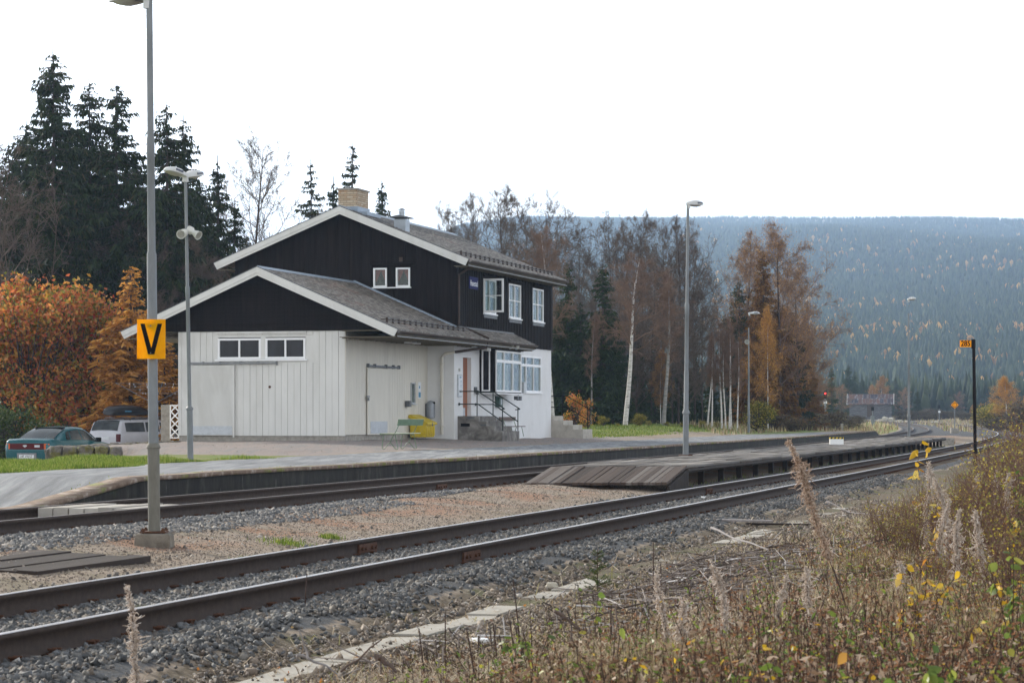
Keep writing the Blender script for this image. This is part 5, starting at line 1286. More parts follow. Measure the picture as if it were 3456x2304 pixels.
stc = [(0.0, 0.38, 0.80, 0.80, 0.86, 0.7), (0.05, 0.28, 0.90, 0.90, 0.93, 0.7), (0.18, 0.24, 0.955, 0.955, 0.97, 0.72), (0.50, 0.24, 0.94, 0.955, 1.0, 0.72), (0.95, 0.24, 0.93, 1.17, 1.0, 0.70), (1.40, 0.24, 0.92, 1.315, 1.0, 0.68), (1.9, 0.24, 0.91, 1.36, 1.0, 0.68), (2.4, 0.24, 0.90, 1.34, 1.0, 0.68), (2.75, 0.24, 0.89, 1.20, 1.0, 0.70), (3.25, 0.24, 0.87, 0.90, 1.0, 0.74), (3.9, 0.24, 0.78, 0.78, 0.97, 0.7), (4.25, 0.26, 0.68, 0.68, 0.90, 0.7), (4.38, 0.32, 0.60, 0.60, 0.80, 0.7)]
cx_, cy_ = -14.95, 78.2
r, ip = make_car('teal green coupe parked rear towards the camera behind the grass bank', stc, 0.85, M_teal, [(1.02, 1.28, 0.22, 0.16), (1.33, 2.02, 0.16, 0.0), (2.08, 3.0, 0.0, -0.42)], ((0.52, 1.42, 0.62, 0.54, 0.03, 0.95), (2.52, 3.2, 0.52, 0.66, 0.05, 0.95)), None, None, None, (cx_, cy_, gl), math.radians(-20), (0.85, 3.45))
b = MB(); b.box(-0.60, 0.60, -0.022, 0.03, 0.665, 0.85); b.build('tail_lamp_panel', M_tail, r, bevel=0.02)
for q in (-1, 1): b = MB(); b.prism([(q*0.60, -0.02), (q*0.76, 0.035), (q*0.80, 0.16), (q*0.79, 0.30), (q*0.60, 0.1)], 'z', 0.67, 0.845); b.build('tail_lamp', M_amber, r, bevel=0.015)
b = MB(); b.box(0.28, 0.46, -0.028, -0.02, 0.73, 0.80); b.build('reversing_lamp', M_kick, r)
b = MB(); b.box(-0.68, 0.68, -0.02, 0.08, 0.60, 0.645); b.build('bumper_line', M_teal, r, bevel=0.012)
b = MB(); b.box(-0.34, 0.34, -0.03, 0.02, 0.33, 0.55); rc = b.build('plate_recess', M_steel, r, bevel=0.01)
b = MB(); b.box(-0.26, 0.26, -0.036, -0.031, 0.385, 0.50); pl = b.build('number_plate', M_paper, rc)
text_mesh('HF 19157', 0.115, M_black, 'plate_lettering', pl, (0, -0.038, 0.442), (PI/2, 0, 0), 0.001, 0.9)
b = MB(); b.prism([(0.07, -0.0), (0.075, 0.02), (0.0, 0.035), (-0.075, 0.02), (-0.07, 0.0), (0, -0.045)], 'y', -0.030, -0.022); b.move(Matrix.Translation((-0.06, 0, 0.77))); b.build('badge', M_kick, r)
b = MB(); b.box(-0.50, 0.50, 1.30, 1.46, 1.318, 1.345); b.build('roof_spoiler', M_black, r, bevel=0.01)
for q in (-1, 1): b = MB(); b.box(q*0.85, q*1.02, 2.72, 2.84, 0.88, 1.02); b.build('wing_mirror', M_black, r, bevel=0.03)
# white estate car with roof box
ste = [(0.0, 0.40, 0.93, 0.93, 0.90, 0.78), (0.03, 0.30, 0.95, 1.0, 0.95, 0.80), (0.10, 0.26, 0.96, 1.18, 0.98, 0.80), (0.22, 0.26, 0.96, 1.40, 1.0, 0.80), (0.36, 0.26, 0.96, 1.445, 1.0, 0.80), (1.4, 0.26, 0.955, 1.47, 1.0, 0.80), (2.5, 0.26, 0.945, 1.455, 1.0, 0.80), (2.75, 0.26, 0.94, 1.40, 1.0, 0.79), (3.35, 0.26, 0.93, 0.95, 1.0, 0.8), (4.3, 0.26, 0.85, 0.85, 0.98, 0.8), (4.65, 0.3, 0.78, 0.78, 0.94, 0.8), (4.72, 0.36, 0.70, 0.70, 0.9, 0.8)]
ex, ey = X_at(350, 95.3), 95.3; erz = math.radians(-33)
r, ip = make_car('pale silver estate car with a black roof box parked behind the teal coupe', ste, 0.87, M_silver, [(0.35, 1.42, 0.0, 0.0), (1.50, 2.25, 0.0, 0.0), (2.32, 3.2, 0.0, -0.45)], ((0.02, 0.26, 0.66, 0.60, 0.10, 0.98), (2.72, 3.3, 0.60, 0.70, 0.05, 0.95)), None, None, None, (ex, ey, gl+0.11), erz, (0.95, 3.6))
b = MB()
for q in (-1, 1): b.box(q*0.865, q*0.885, 0.5, 4.2, 0.55, 0.60)
b.build('side_moulding', M_black, r)
for q in (-1, 1): b = MB(); b.box(q*0.62, q*0.82, -0.02, 0.05, 0.62, 0.92); b.build('tail_lamp', M_tail, r, bevel=0.02)
b = MB(); b.box(-0.26, 0.26, -0.02, -0.005, 0.70, 0.81); pl = b.build('number_plate', M_paper, r)
b = MB(); b.box(-0.85, 0.85, -0.06, 0.06, 0.36, 0.52); b.build('bumper', M_black, r, bevel=0.03)
for q in (-1, 1): b = MB(); b.box(q*0.87, q*1.05, 2.95, 3.08, 0.98, 1.12); b.build('wing_mirror', M_black, r, bevel=0.03)
for yb in (0.75, 2.2):
    b = MB(); b.tube([(-0.66, yb, 1.40), (-0.60, yb, 1.53), (0.60, yb, 1.53), (0.66, yb, 1.40)], 0.018, 6); b.build('roof_bar', M_steel, r)
for q in (-1, 1): b = MB(); b.tube([(q*0.66, 0.4, 1.47), (q*0.66, 2.5, 1.50)], 0.015, 6); b.build('roof_rail', M_black, r)
Mr = Matrix.Translation((ex, ey, gl+0.11)) @ Matrix.Rotation(erz, 4, 'Z')
rb = empty('roof_box', Mr @ Vector((0.1, 0.15, 1.545)), erz); tag(rb, 'glossy black roof box carried on top of the pale estate car', 'roof box')
vs = []; fs = []; n = 16
for y, w, h, zc_ in ((-0.0, 0.24, 0.07, 0.16), (0.08, 0.36, 0.15, 0.19), (0.30, 0.42, 0.21, 0.22), (0.9, 0.43, 0.235, 0.24), (1.5, 0.40, 0.205, 0.22), (1.95, 0.32, 0.14, 0.18), (2.2, 0.2, 0.07, 0.14)):
    for k in range(n):
        t = 2*PI*k/n; c_, s_ = math.cos(t), math.sin(t); vs.append((w*math.copysign(abs(c_)**0.6, c_), y, zc_+h*math.copysign(abs(s_)**0.7, s_)*(1 if s_ > 0 else 0.75)))
for i in range(6):
    for k in range(n): fs.append((i*n+k, i*n+(k+1) % n, (i+1)*n+(k+1) % n, (i+1)*n+k))
fs += [tuple(range(n))[::-1], tuple(range(6*n, 7*n))]
M_gb = simple('black_gloss_plastic', (0.015, 0.015, 0.018), 0.3, 0, 0.2, 5, spec=0.3)
b = MB(); b.add(vs, fs); b.build('box_shell', M_gb, rb, smooth=True)
b = MB(); b.box(-0.14, 0.14, 0.045, 0.06, 0.13, 0.17); b.box(0.425, 0.437, 0.45, 0.8, 0.2, 0.25); b.build('decal', M_blue, rb)

# ------------------------------------------------------------------ left yard
r = empty('stone_wall', (-12.0, 66, 0.2)); tag(r, 'low wall of rough mossy stone blocks holding up the gravel yard above the cars', 'wall')
rn = random.Random(8)
m, k, p, o = newmat('mossy_stone'); P = k.pos(); c = k.ramp(k.noise(P, 3.5, 6, 0.7), [(0.3, (0.06, 0.055, 0.048)), (0.55, (0.16, 0.145, 0.13)), (0.75, (0.30, 0.28, 0.26))])
c = k.mix(k.math('MULTIPLY', k.rampv(k.noise(P, 2.0, 5, 0.7), 0.5, 0.62), 0.8), c, (0.13, 0.12, 0.03)); setp(k, p, c, 0.9, normal=k.bump(k.noise(P, 12, 5, 0.7), 0.03)); M_stone = m
def rock(name, loc, sx, sy, sz, mat, parent=None, seed=0, sub=3, rz=0, boxy=0.5):
    import bmesh
    bm = bmesh.new(); bmesh.ops.create_icosphere(bm, subdivisions=sub, radius=1.0); rr = random.Random(seed)
    ph = [(rr.uniform(1, 3.5), Vector((rr.uniform(-1, 1), rr.uniform(-1, 1), rr.uniform(-1, 1))).normalized(), rr.uniform(0, 6)) for _ in range(8)]
    for v in bm.verts:
        d = v.co.normalized(); mxx = max(abs(d.x), abs(d.y), abs(d.z)); k_ = 1.0/(mxx**boxy) * (1 + 0.07*sum(math.sin(f*3*d.dot(ax)+q) for f, ax, q in ph)/2.2)
        v.co = Vector((d.x*k_*sx, d.y*k_*sy, d.z*k_*sz))
    me = bpy.data.meshes.new(name); bm.to_mesh(me); bm.free(); o = link_mesh(name, me, mat, parent); o.location = loc; o.rotation_euler = (rr.uniform(-.1, .1), rr.uniform(-.1, .1), rz); return o
x = -12.0
for i in range(5):
    w = rn.uniform(0.28, 0.42); rock('stone_block', (x+w/2+0.0, 0, 0), w*0.52, 0.22, 0.17, M_stone, r, i, 3, 0, 0.8).location = (x+w/2+12.0, rn.uniform(-0.05, 0.05), 0.20+rn.uniform(-0.02, 0.03)); x += w+0.02
y = 66.3
for i in range(24):
    w = rn.uniform(0.5, 0.8); o = rock('stone_block', (0, 0, 0), 0.2, w*0.52, 0.20, M_stone, r, 20+i, 2, -0.07, 0.8); o.location = (-12.05+0.075*(y-66)+12.0, y-66+w/2, 0.17+rn.uniform(-0.02, 0.02)); y += w+0.02
# concrete gate pillar and white trellis by the annex
px_, py_ = X_at(560, 86), 86.0; b = MB(); b.box(-0.15, 0.15, -0.15, 0.15, -0.3, 1.25); o = b.build('gate_pillar', M_conc, bevel=0.02, loc=(px_, py_, 0.5)); tag(o, 'square rough concrete pillar left of the white trellis', 'pillar')
r = empty('trellis', (X_at(573, 84.5), 84.5, 0.62)); tag(r, 'white diagonal lattice trellis standing between pillar and annex wall', 'trellis')
b = MB(); TW_, TH_ = 0.62, 1.12
b.box(0, 0.04, -0.02, 0.02, 0, TH_); b.box(TW_-0.04, TW_, -0.02, 0.02, 0, TH_); b.box(0.04, TW_-0.04, -0.018, 0.018, TH_-0.04, TH_); b.box(0.04, TW_-0.04, -0.018, 0.018, 0, 0.04); b.build('frame', M_frame, r)
for sgn_, dd in ((1, -0.012), (-1, 0.004)):
    b = MB(); q = -TH_
    while q < TH_+TW_:
        # strip from lower to upper along 45 deg, clipped
        pts = []
        for t in (0, 1):
            pass
        x0, z0 = q, 0.0; x1, z1 = q+TH_, TH_
        if sgn_ < 0: x0, x1 = TW_-x0, TW_-x1
        a0, a1 = 0.0, 1.0
        dx = x1-x0
        if dx != 0:
            ta, tb = (0.03-x0)/dx, (TW_-0.03-x0)/dx; a0, a1 = max(a0, min(ta, tb)), min(a1, max(ta, tb))
        if a1 > a0+0.02:
            pA = (x0+dx*a0, TH_*a0); pB = (x0+dx*a1, TH_*a1); b.tube([(pA[0], dd, pA[1]), (pB[0], dd, pB[1])], 0.022, 4)
        q += 0.27
    b.build('lattice', M_frame, r)
r = empty('clothes_dryer', (X_at(521, 93), 93, -0.3)); tag(r, 'rotary clothes dryer with pegs on its lines in front of orange larch', 'clothes dryer')
zc_ = Z_at(1362, 93)+0.3; za = Z_at(1300, 93)+0.3
b = MB(); b.tube([(0, 0, 0), (0, 0, zc_+0.1)], 0.022, 8); b.build('post', M_galv, r)
b = MB(); ar = []
for a_ in (20, 110, 200, 290):
    t = math.radians(a_); e = (1.42*math.cos(t), 1.42*math.sin(t), za+0.08); b.tube([(0, 0, zc_), e], 0.012, 5); ar.append(e)
b.build('arms', M_galv, r)
b = MB(); pg = MB()
for f_ in (0.55, 0.72, 0.86, 1.0):
    for i in range(4):
        p0 = Vector((ar[i][0]*f_, ar[i][1]*f_, zc_+(ar[i][2]-zc_)*f_)); p1 = Vector((ar[(i+1) % 4][0]*f_, ar[(i+1) % 4][1]*f_, zc_+(ar[i][2]-zc_)*f_)); b.tube([p0, (p0+p1)/2-Vector((0, 0, 0.03)), p1], 0.003, 3)
        if rn.random() < 0.8: q = p0.lerp(p1, rn.random()); pg.box(q.x-0.006, q.x+0.006, q.y-0.006, q.y+0.006, q.z-0.07, q.z)
b.build('lines', M_galv, r); pg.build('pegs', M_frame, r)

# ------------------------------------------------------------------ far: log shed, boulders, guard rail
Ys = 440.0; r = empty('log_shed', (X_at(2938, Ys), Ys, 1.45), math.radians(-9)); tag(r, 'old dark log shed with patchwork metal roof below the wooded hill', 'shed')
m, k, p, o = newmat('shed_logs'); n = k.noise(k.coords((0.6, 1, 6)), 2.0, 5, 0.7); c = k.ramp(n, [(0.3, (0.08, 0.078, 0.08)), (0.55, (0.20, 0.195, 0.20)), (0.75, (0.36, 0.355, 0.36))]); setp(k, p, c, 0.85); M_shed = m
m, k, p, o = newmat('patched_sheet_roof'); t_ = k.node('ShaderNodeTexBrick'); t_.inputs['Scale'].default_value = 1; t_.inputs['Brick Width'].default_value = 0.62; t_.inputs['Row Height'].default_value = 1.1; t_.inputs['Mortar Size'].default_value = 0.02; t_.offset = 0.35
t_.inputs['Color1'].default_value = (0.06, 0.062, 0.085, 1); t_.inputs['Color2'].default_value = (0.20, 0.11, 0.085, 1); t_.inputs['Mortar'].default_value = (0.22, 0.23, 0.24, 1); k.link(k.coords(), t_.inputs[0])
c = k.mix(k.math('MULTIPLY', k.rampv(k.noise(k.coords((3, 1, 1)), 1.1, 4, 0.7), 0.54, 0.66), 0.75), t_.outputs[0], (0.33, 0.35, 0.38)); setp(k, p, c, 0.5, 0.3); M_shroof = m
b = MB(); b.box(-3.4, 3.45, -2.0, 2.0, -0.5, 2.3); b.prism([(-2.0, 2.3), (2.0, 2.3), (0, 3.75)], 'x', -3.4, 3.45)
for i in range(11): z = -0.1+i*0.22; b.tube([(-3.6, -2.02, z), (3.65, -2.02, z)], 0.1, 6); b.tube([(-3.42, -2.2, z+0.1), (-3.42, 2.2, z+0.1)], 0.1, 6)
b.build('wall', M_shed, r)
b = MB(); b.box(-0.55, 0.55, -2.2, -2.1, 0.0, 1.9); b.build('door', M_rampw, r)
b = MB()
for s_ in (-1, 1):
    b.add([(-3.95, s_*2.45, 2.15), (3.95, s_*2.45, 2.15), (3.95, 0, 3.9), (-3.95, 0, 3.9), (-3.95, s_*2.45, 2.07), (3.95, s_*2.45, 2.07), (3.95, 0, 3.82), (-3.95, 0, 3.82)], [(0, 1, 2, 3), (4, 7, 6, 5), (0, 4, 5, 1), (1, 5, 6, 2), (2, 6, 7, 3), (3, 7, 4, 0)])
b.build('roof', M_shroof, r)
b = MB()
for x0 in (-4.05, 3.95):
    for s_ in (-1, 1): b.add([(x0, s_*2.5, 2.05), (x0, s_*2.5, 2.25), (x0, 0, 4.0), (x0, 0, 3.8), (x0+0.1, s_*2.5, 2.05), (x0+0.1, s_*2.5, 2.25), (x0+0.1, 0, 4.0), (x0+0.1, 0, 3.8)], [(0, 1, 2, 3), (4, 7, 6, 5), (0, 4, 5, 1), (1, 5, 6, 2), (2, 6, 7, 3), (3, 7, 4, 0)])
b.build('bargeboard', M_white, r)
M_pale = simple('pale_rock', (0.52, 0.48, 0.40), 0.85, 0, 0.15, 1.2, dirt=(0.25, 0.2, 0.15), dirtamt=0.5)
for i, (px_, py_, w, h) in enumerate([(2972, 1416, 20, 11), (2987, 1413, 22, 20), (3004, 1413, 24, 18), (3018, 1420, 17, 8), (3036, 1418, 26, 12), (3060, 1420, 14, 10), (3146, 1430, 10, 8), (3157, 1431, 18, 7), (2850, 1409, 24, 14), (2866, 1411, 16, 9)]):
    Yb = 395.0; s_ = Yb/FN; X_ = X_at(px_, Yb); o = rock('boulder', (X_, Yb, gz(X_, Yb)+h*s_*0.35), w*s_*0.5, w*s_*0.4, h*s_*0.55, M_pale, None, 50+i, 3, i)
    tag(o, 'pale cream boulder in the loose row beyond the curve of the tracks', 'boulder', 'row of pale boulders beyond the curve')
r = empty('guard_rail', (X_at(3245, 620), 620, 1.5)); tag(r, 'long pale road guard rail crossing behind the curve at the foot of the hill', 'guard rail')
b = MB(); b.box(-8, 18, -0.05, 0.05, 0.55, 0.85); b.build('rail', M_zinc, r)
for i in range(14): b = MB(); b.box(-8+i*1.95, -7.85+i*1.95, 0, 0.1, -0.6, 0.8); b.build('post', M_zinc, r)
# ------------------------------------------------------------------ vegetation generators
def segs_mesh(name, segs, sides=3):
    A = np.array(segs, float)                       # p0(3) p1(3) r0 r1
    p0, p1, r0, r1 = A[:, :3], A[:, 3:6], A[:, 6], A[:, 7]
    d = p1-p0; d /= (np.linalg.norm(d, axis=1)[:, None]+1e-9)
    ref = np.where(np.abs(d[:, 2:3]) > 0.9, np.array([[1., 0, 0]]), np.array([[0, 0, 1.]]))
    a = np.cross(d, ref); a /= (np.linalg.norm(a, axis=1)[:, None]+1e-9); b = np.cross(d, a)
    n = len(A); ang = np.arange(sides)*2*PI/sides
    o = a[:, None, :]*np.cos(ang)[None, :, None] + b[:, None, :]*np.sin(ang)[None, :, None]
    V = np.concatenate([p0[:, None, :]+o*r0[:, None, None], p1[:, None, :]+o*r1[:, None, None]], 1)
    k = np.arange(sides); f = np.stack([k, (k+1) % sides, (k+1) % sides+sides, k+sides], -1)
    F = (np.arange(n)*2*sides)[:, None, None]+f[None]
    return V.reshape(-1, 3), F.reshape(-1, 4)
def quads(c, d, w, taper=0.3, bend=None):
    """leaf-like quads: base c, direction vector d (with length), width vector w"""
    V = np.stack([c-w*0.35, c+d*0.45-w*0.5, c+d, c+d*0.45+w*0.5], 1) if taper < 0 else np.stack([c-w*0.5, c+w*0.5, c+d+w*0.5*taper, c+d-w*0.5*taper], 1)
    n = len(c); F = (np.arange(n)*4)[:, None]+np.arange(4)[None]
    return V.reshape(-1, 3), F
def unit(v): return v/(np.linalg.norm(v, axis=-1, keepdims=True)+1e-9)
SP_DARK = leafmat('spruce_needles', [(0.0, (0.008, 0.016, 0.005)), (0.5, (0.019, 0.036, 0.010)), (0.85, (0.036, 0.058, 0.015)), (1.0, (0.07, 0.055, 0.025))], 0.12, 0.75)
SP_GRN = leafmat('spruce_needles_green', [(0.0, (0.012, 0.028, 0.008)), (0.6, (0.030, 0.056, 0.014)), (1.0, (0.06, 0.085, 0.022))], 0.2, 0.8)
SP_MID = leafmat('spruce_needles_mid', [(0.0, (0.02, 0.04, 0.018)), (0.6, (0.04, 0.07, 0.028)), (1.0, (0.075, 0.09, 0.035))], 0.2, 0.75)  # paler mid-green needles
RUSTY = leafmat('rusty_foliage', [(0.0, (0.08, 0.045, 0.02)), (0.5, (0.20, 0.095, 0.03)), (0.85, (0.34, 0.17, 0.045)), (1.0, (0.09, 0.10, 0.03))], 0.35, 0.75)
LARCH = leafmat('larch_needles', [(0.0, (0.34, 0.16, 0.03)), (0.6, (0.62, 0.30, 0.06)), (1.0, (0.80, 0.46, 0.12))], 0.45, 0.7)
ROWAN = leafmat('rowan_leaves', [(0.0, (0.50, 0.11, 0.05)), (0.2, (0.66, 0.20, 0.07)), (0.42, (0.76, 0.33, 0.08)), (0.60, (0.62, 0.36, 0.08)), (0.72, (0.28, 0.26, 0.055)), (0.88, (0.10, 0.14, 0.03)), (0.96, (0.6, 0.38, 0.08)), (1.0, (0.40, 0.015, 0.015))], 0.5, 0.6, (1.1, (0.70, 0.72, 0.5)))
YBIRCH = leafmat('golden_birch_leaves', [(0.0, (0.34, 0.15, 0.03)), (0.5, (0.55, 0.28, 0.05)), (1.0, (0.72, 0.43, 0.11))], 0.4, 0.6)
OBIRCH = leafmat('copper_birch_leaves', [(0.0, (0.20, 0.10, 0.035)), (0.5, (0.38, 0.19, 0.055)), (1.0, (0.58, 0.34, 0.11))], 0.45, 0.6)
YBUSH = leafmat('yellow_green_leaves', [(0.0, (0.06, 0.09, 0.02)), (0.4, (0.17, 0.17, 0.03)), (0.8, (0.42, 0.33, 0.05)), (1.0, (0.6, 0.45, 0.08))], 0.4, 0.6)
GBUSH = leafmat('green_leaves', [(0.0, (0.02, 0.045, 0.01)), (0.6, (0.05, 0.085, 0.02)), (1.0, (0.12, 0.14, 0.035))], 0.3, 0.6)

def spruce_meshes(h, R, seed, base=0.10, dens=1.0, droop=1.0, sparse_top=0.12, pw=0.75, wq=0.075):
    r = np.random.RandomState(seed); segs = []; C = []; D = []; Wv = []
    nb = int(h*17*dens)
    zs = np.sort(r.uniform(base, 0.985, nb))
    for i in range(10): segs.append((math.sin(i)*0.03, 0, h*i/10, math.sin(i+1)*0.03, 0, h*(i+1)/10, 0.016*h*(1-i/10)*0.75+0.015, 0.016*h*(1-(i+1)/10)*0.75+0.012))
    lob = r.uniform(0, 6.28, 5)
    for t in zs:
        az = r.uniform(0, 2*PI); Lb = R*((1-t)**pw)*(0.78+0.22*math.sin(t*h*2.4+lob[0]))*r.uniform(0.65, 1.18)*(1+0.16*math.sin(2*az+lob[1]+t*5)) + 0.10
        if Lb < 0.16: continue
        ca, sa = math.cos(az), math.sin(az); n = max(3, int(Lb/0.085)); u = np.linspace(0.10, 1.0, n)
        z = t*h + Lb*(-0.42*droop*u + 0.30*droop*u*u + 0.10*(t-0.4)*u*2)
        P = np.stack([ca*Lb*u, sa*Lb*u, z], -1)
        segs.append((0, 0, t*h, *P[n//2], 0.016+0.006*Lb, 0.012)); segs.append((*P[n//2], *P[-1], 0.012, 0.005))
        thin = 1.0 if t < 1-sparse_top else 0.45
        m_ = 4 if t < 0.9 else 3
        for q in range(m_):
            k = r.uniform(0, 1, n) < (0.93*thin); c = P[k]; nn = len(c)
            if nn == 0: continue
            side = np.stack([-sa*np.ones(nn), ca*np.ones(nn), np.zeros(nn)], -1)
            dn = np.array([0, 0, -1.0]); out = np.array([ca, sa, 0.0])
            lat = r.uniform(-1, 1, (nn, 1)); ln = r.uniform(0.14, 0.42, (nn, 1))*(0.6+0.6*(1-t))*(0.5 + 0.6*min(1, Lb))
            d = unit(side*lat*0.9 + dn*r.uniform(0.25, 1.25, (nn, 1))*droop + out*r.uniform(0.0, 0.8, (nn, 1)))*ln
            wv = unit(np.cross(d, r.normal(size=(nn, 3))))*r.uniform(0.6, 1.3, (nn, 1))*wq*1.1
            C.append(c + r.normal(size=(nn, 3))*0.02); D.append(d); Wv.append(wv)
    V, F = quads(np.concatenate(C), np.concatenate(D), np.concatenate(Wv), 0.35)
    cm = np_mesh('crown', V, [F]); V, F = segs_mesh('trunk', segs, 5); tm = np_mesh('trunk', V, [F], smooth=True)
    return tm, cm
def bare_meshes(h, R, seed, nprim=24, t0=0.25, elev=(25, 60), droop=0.0, trunk_r=None, lean=0.0, leaves=0, leafsize=0.09, fine=1.0, fork=False, crown_pw=0.6, leafy_t=0.0, tw=1.0, twl=0):
    r = random.Random(seed); rr = np.random.RandomState(seed); tr = trunk_r or 0.013*h; T = []; B = []; tips = []
    pts = [Vector((0, 0, 0))]; n = 12; lx = lean*h; wob = 0.0; ph = r.uniform(0, 6)
    for i in range(1, n+1):
        t = i/n; pts.append(Vector((lx*t**1.3 + 0.02*h*math.sin(t*5+ph)*t, 0.018*h*math.sin(t*4+ph*2)*t, h*t*0.97)))
    for i in range(n): T.append((*pts[i], *pts[i+1], tr*(1-i/n)**0.8+0.012, tr*(1-(i+1)/n)**0.8+0.010))
    def on(t):
        q = t*n; i = min(int(q), n-1); return pts[i].lerp(pts[i+1], q-i)
    def branch(p, d, L, rad, lvl):
        nn = 5 if lvl == 1 else (3 if lvl == 2 else 2); step = L/nn; d = d.normalized(); out = []
        for i in range(nn):
            d = (d + Vector((r.gauss(0, 0.16), r.gauss(0, 0.16), r.gauss(0, 0.12))) + Vector((0, 0, (0.10-droop*(0.30 if lvl > 1 else 0.16))))).normalized()
            q = p + d*step; r0 = rad*(1-i/nn)**0.7+0.003*tw; r1 = rad*(1-(i+1)/nn)**0.7+0.003*tw
            B.append((*p, *q, r0, r1)); out.append((q.copy(), d.copy(), (i+1)/nn)); p = q
        if lvl < 4:
            m_ = {1: int(9*fine), 2: int(6*fine), 3: 3}[lvl]
            for _ in range(m_):
                k = r.random()**0.8; i = min(int(k*nn), nn-1); pb, db, _t = out[i]
                pb = pb - db*step*r.random(); ax = Vector((r.gauss(0, 1), r.gauss(0, 1), r.gauss(0, 0.6))); perp = (ax - db*ax.dot(db)).normalized()
                branch(pb, (db*r.uniform(0.6, 1.0)+perp*r.uniform(0.5, 1.0)), L*r.uniform(0.28, 0.5)*(1-0.35*k), max(rad*0.42, 0.004), lvl+1)
        if lvl >= 3: tips.append((p.x, p.y, p.z)); tips.append((out[0][0].x, out[0][0].y, out[0][0].z))
    for i in range(nprim):
        t = t0+(0.97-t0)*((i+r.random())/nprim); az = i*2.399+r.uniform(-0.5, 0.5); el = math.radians(r.uniform(*elev)+20*t)
        rel = (t-t0)/(1-t0); L = R*(0.35+0.9*math.sin(PI*min(1, 0.15+rel**crown_pw*0.8)))*r.uniform(0.7, 1.15)*(1.0-0.45*rel)
        branch(on(t), Vector((math.cos(az)*math.cos(el), math.sin(az)*math.cos(el), math.sin(el))), L, tr*(1-t)*0.42+0.012, 1)
    V, F = segs_mesh('trunk', T, 8); tm = np_mesh('trunk', V, [F], smooth=True)
    V, F = segs_mesh('branches', B, 3)
    if twl:
        tp = np.array(tips); kk = rr.randint(0, len(tp), twl); c = tp[kk]+rr.normal(size=(twl, 3))*0.05; dd = unit(rr.normal(size=(twl, 3))+np.array([0, 0, -2.2*droop+0.35]))*rr.uniform(0.12, 0.38, (twl, 1)); ww = unit(np.cross(dd, rr.normal(size=(twl, 3))))*0.013
        V2, F2 = quads(c, dd, ww, 0.5); F = np.concatenate([F, F2+len(V)]); V = np.concatenate([V, V2])
    bm = np_mesh('branches', V, [F])
    lm = None
    if leaves:
        tp = np.array(tips); tp = tp[tp[:, 2] > h*leafy_t]; k = rr.randint(0, len(tp), leaves); c = tp[k]+rr.normal(size=(leaves, 3))*0.20
        d = unit(rr.normal(size=(leaves, 3))+np.array([0, 0, -0.5]))*leafsize*rr.uniform(0.6, 1.3, (leaves, 1)); w = unit(np.cross(d, rr.normal(size=(leaves, 3))))*leafsize*0.75
        V, F = quads(c, d, w, -1); lm = np_mesh('crown', V, [F])
    return tm, bm, lm
def bush_mesh(w, h, seed, n=9000, leaf=0.11, blobs=16, cluster=5, dpt=None):
    r = np.random.RandomState(seed); dpt = dpt or w; bc = []; br_ = []
    for i in range(blobs):
        a = r.uniform(0, 2*PI); q = math.sqrt(r.uniform(0, 1))*0.42; z = r.uniform(0.12, 0.92)**0.8; fall = math.sqrt(max(0.05, 1-(z-0.1)**2))
        bc.append((math.cos(a)*w*q*fall, math.sin(a)*dpt*q*fall, z*h*0.86)); br_.append(r.uniform(0.13, 0.24)*w*(1.15-0.45*z))
    bc = np.array(bc); br_ = np.array(br_); k = r.randint(0, blobs, n//cluster)
    u = unit(r.normal(size=(len(k), 3))); rad = br_[k]*(r.uniform(0.25, 1.0, len(k))**0.45)*(1+0.25*r.normal(size=len(k))*0.6)
    cc = bc[k]+u*rad[:, None]*np.array([1, 1, 0.95]); cc[:, 2] = np.abs(cc[:, 2])
    c = np.repeat(cc, cluster, 0)+r.normal(size=(len(k)*cluster, 3))*leaf*0.9
    d = unit(r.normal(size=c.shape)+np.array([0, 0, -0.35]))*leaf*r.uniform(0.6, 1.25, (len(c), 1)); wv = unit(np.cross(d, r.normal(size=c.shape)))*leaf*0.55
    V, F = quads(c, d, wv, -1); lm = np_mesh('crown', V, [F])
    segs = []
    for i in range(blobs):
        for j in range(5):
            e = bc[i]+r.normal(size=3)*br_[i]*0.55; m_ = e*np.array([0.45, 0.45, 0.5])+r.normal(size=3)*0.08*w*0.3; b0 = np.array([r.uniform(-.12, .12), r.uniform(-.12, .12), 0])
            segs.append((*b0, *m_, 0.03, 0.018)); segs.append((*m_, *e, 0.018, 0.005))
    V, F = segs_mesh('branches', segs, 4); return np_mesh('trunk', V, [F]), lm
def plant(name, meshes, X, Y, label, cat, group=None, scale=1.0, rz=0.0, zoff=-0.05, xs=1.0, tilt=0.0):
    r = empty(name, (X, Y, gz(X, Y)+zoff), rz); r.scale = (scale*xs, scale*xs, scale); tag(r, label, cat, group)
    if tilt: r.rotation_euler = (0, tilt, rz)
    for nm, me, mt in meshes:
        if me is None: continue
        link_mesh(nm, me, mt, r)
    return r
ORD = ['first','second','third','fourth','fifth','sixth','seventh','eighth','ninth','tenth','eleventh','twelfth','thirteenth','fourteenth','fifteenth','sixteenth','seventeenth','eighteenth','nineteenth','twentieth','twenty-first','twenty-second','twenty-third','twenty-fourth','twenty-fifth','twenty-sixth', 'twenty-seventh', 'twenty-eighth', 'twenty-ninth', 'thirtieth', 'thirty-first', 'thirty-second', 'thirty-third', 'thirty-fourth', 'thirty-fifth']
def ranked(group, fmt):
    """label the members of a group by their order from the left of the picture"""
    L = [o for o in COL.objects if o.get('group') == group and o.parent is None]
    L.sort(key=lambda o: o.location[0]/max(o.location[1], 1))
    for i, o in enumerate(L): o['label'] = fmt % ORD[i]
def hgt(X, Y, py): return Z_at(py, Y)-gz(X, Y)
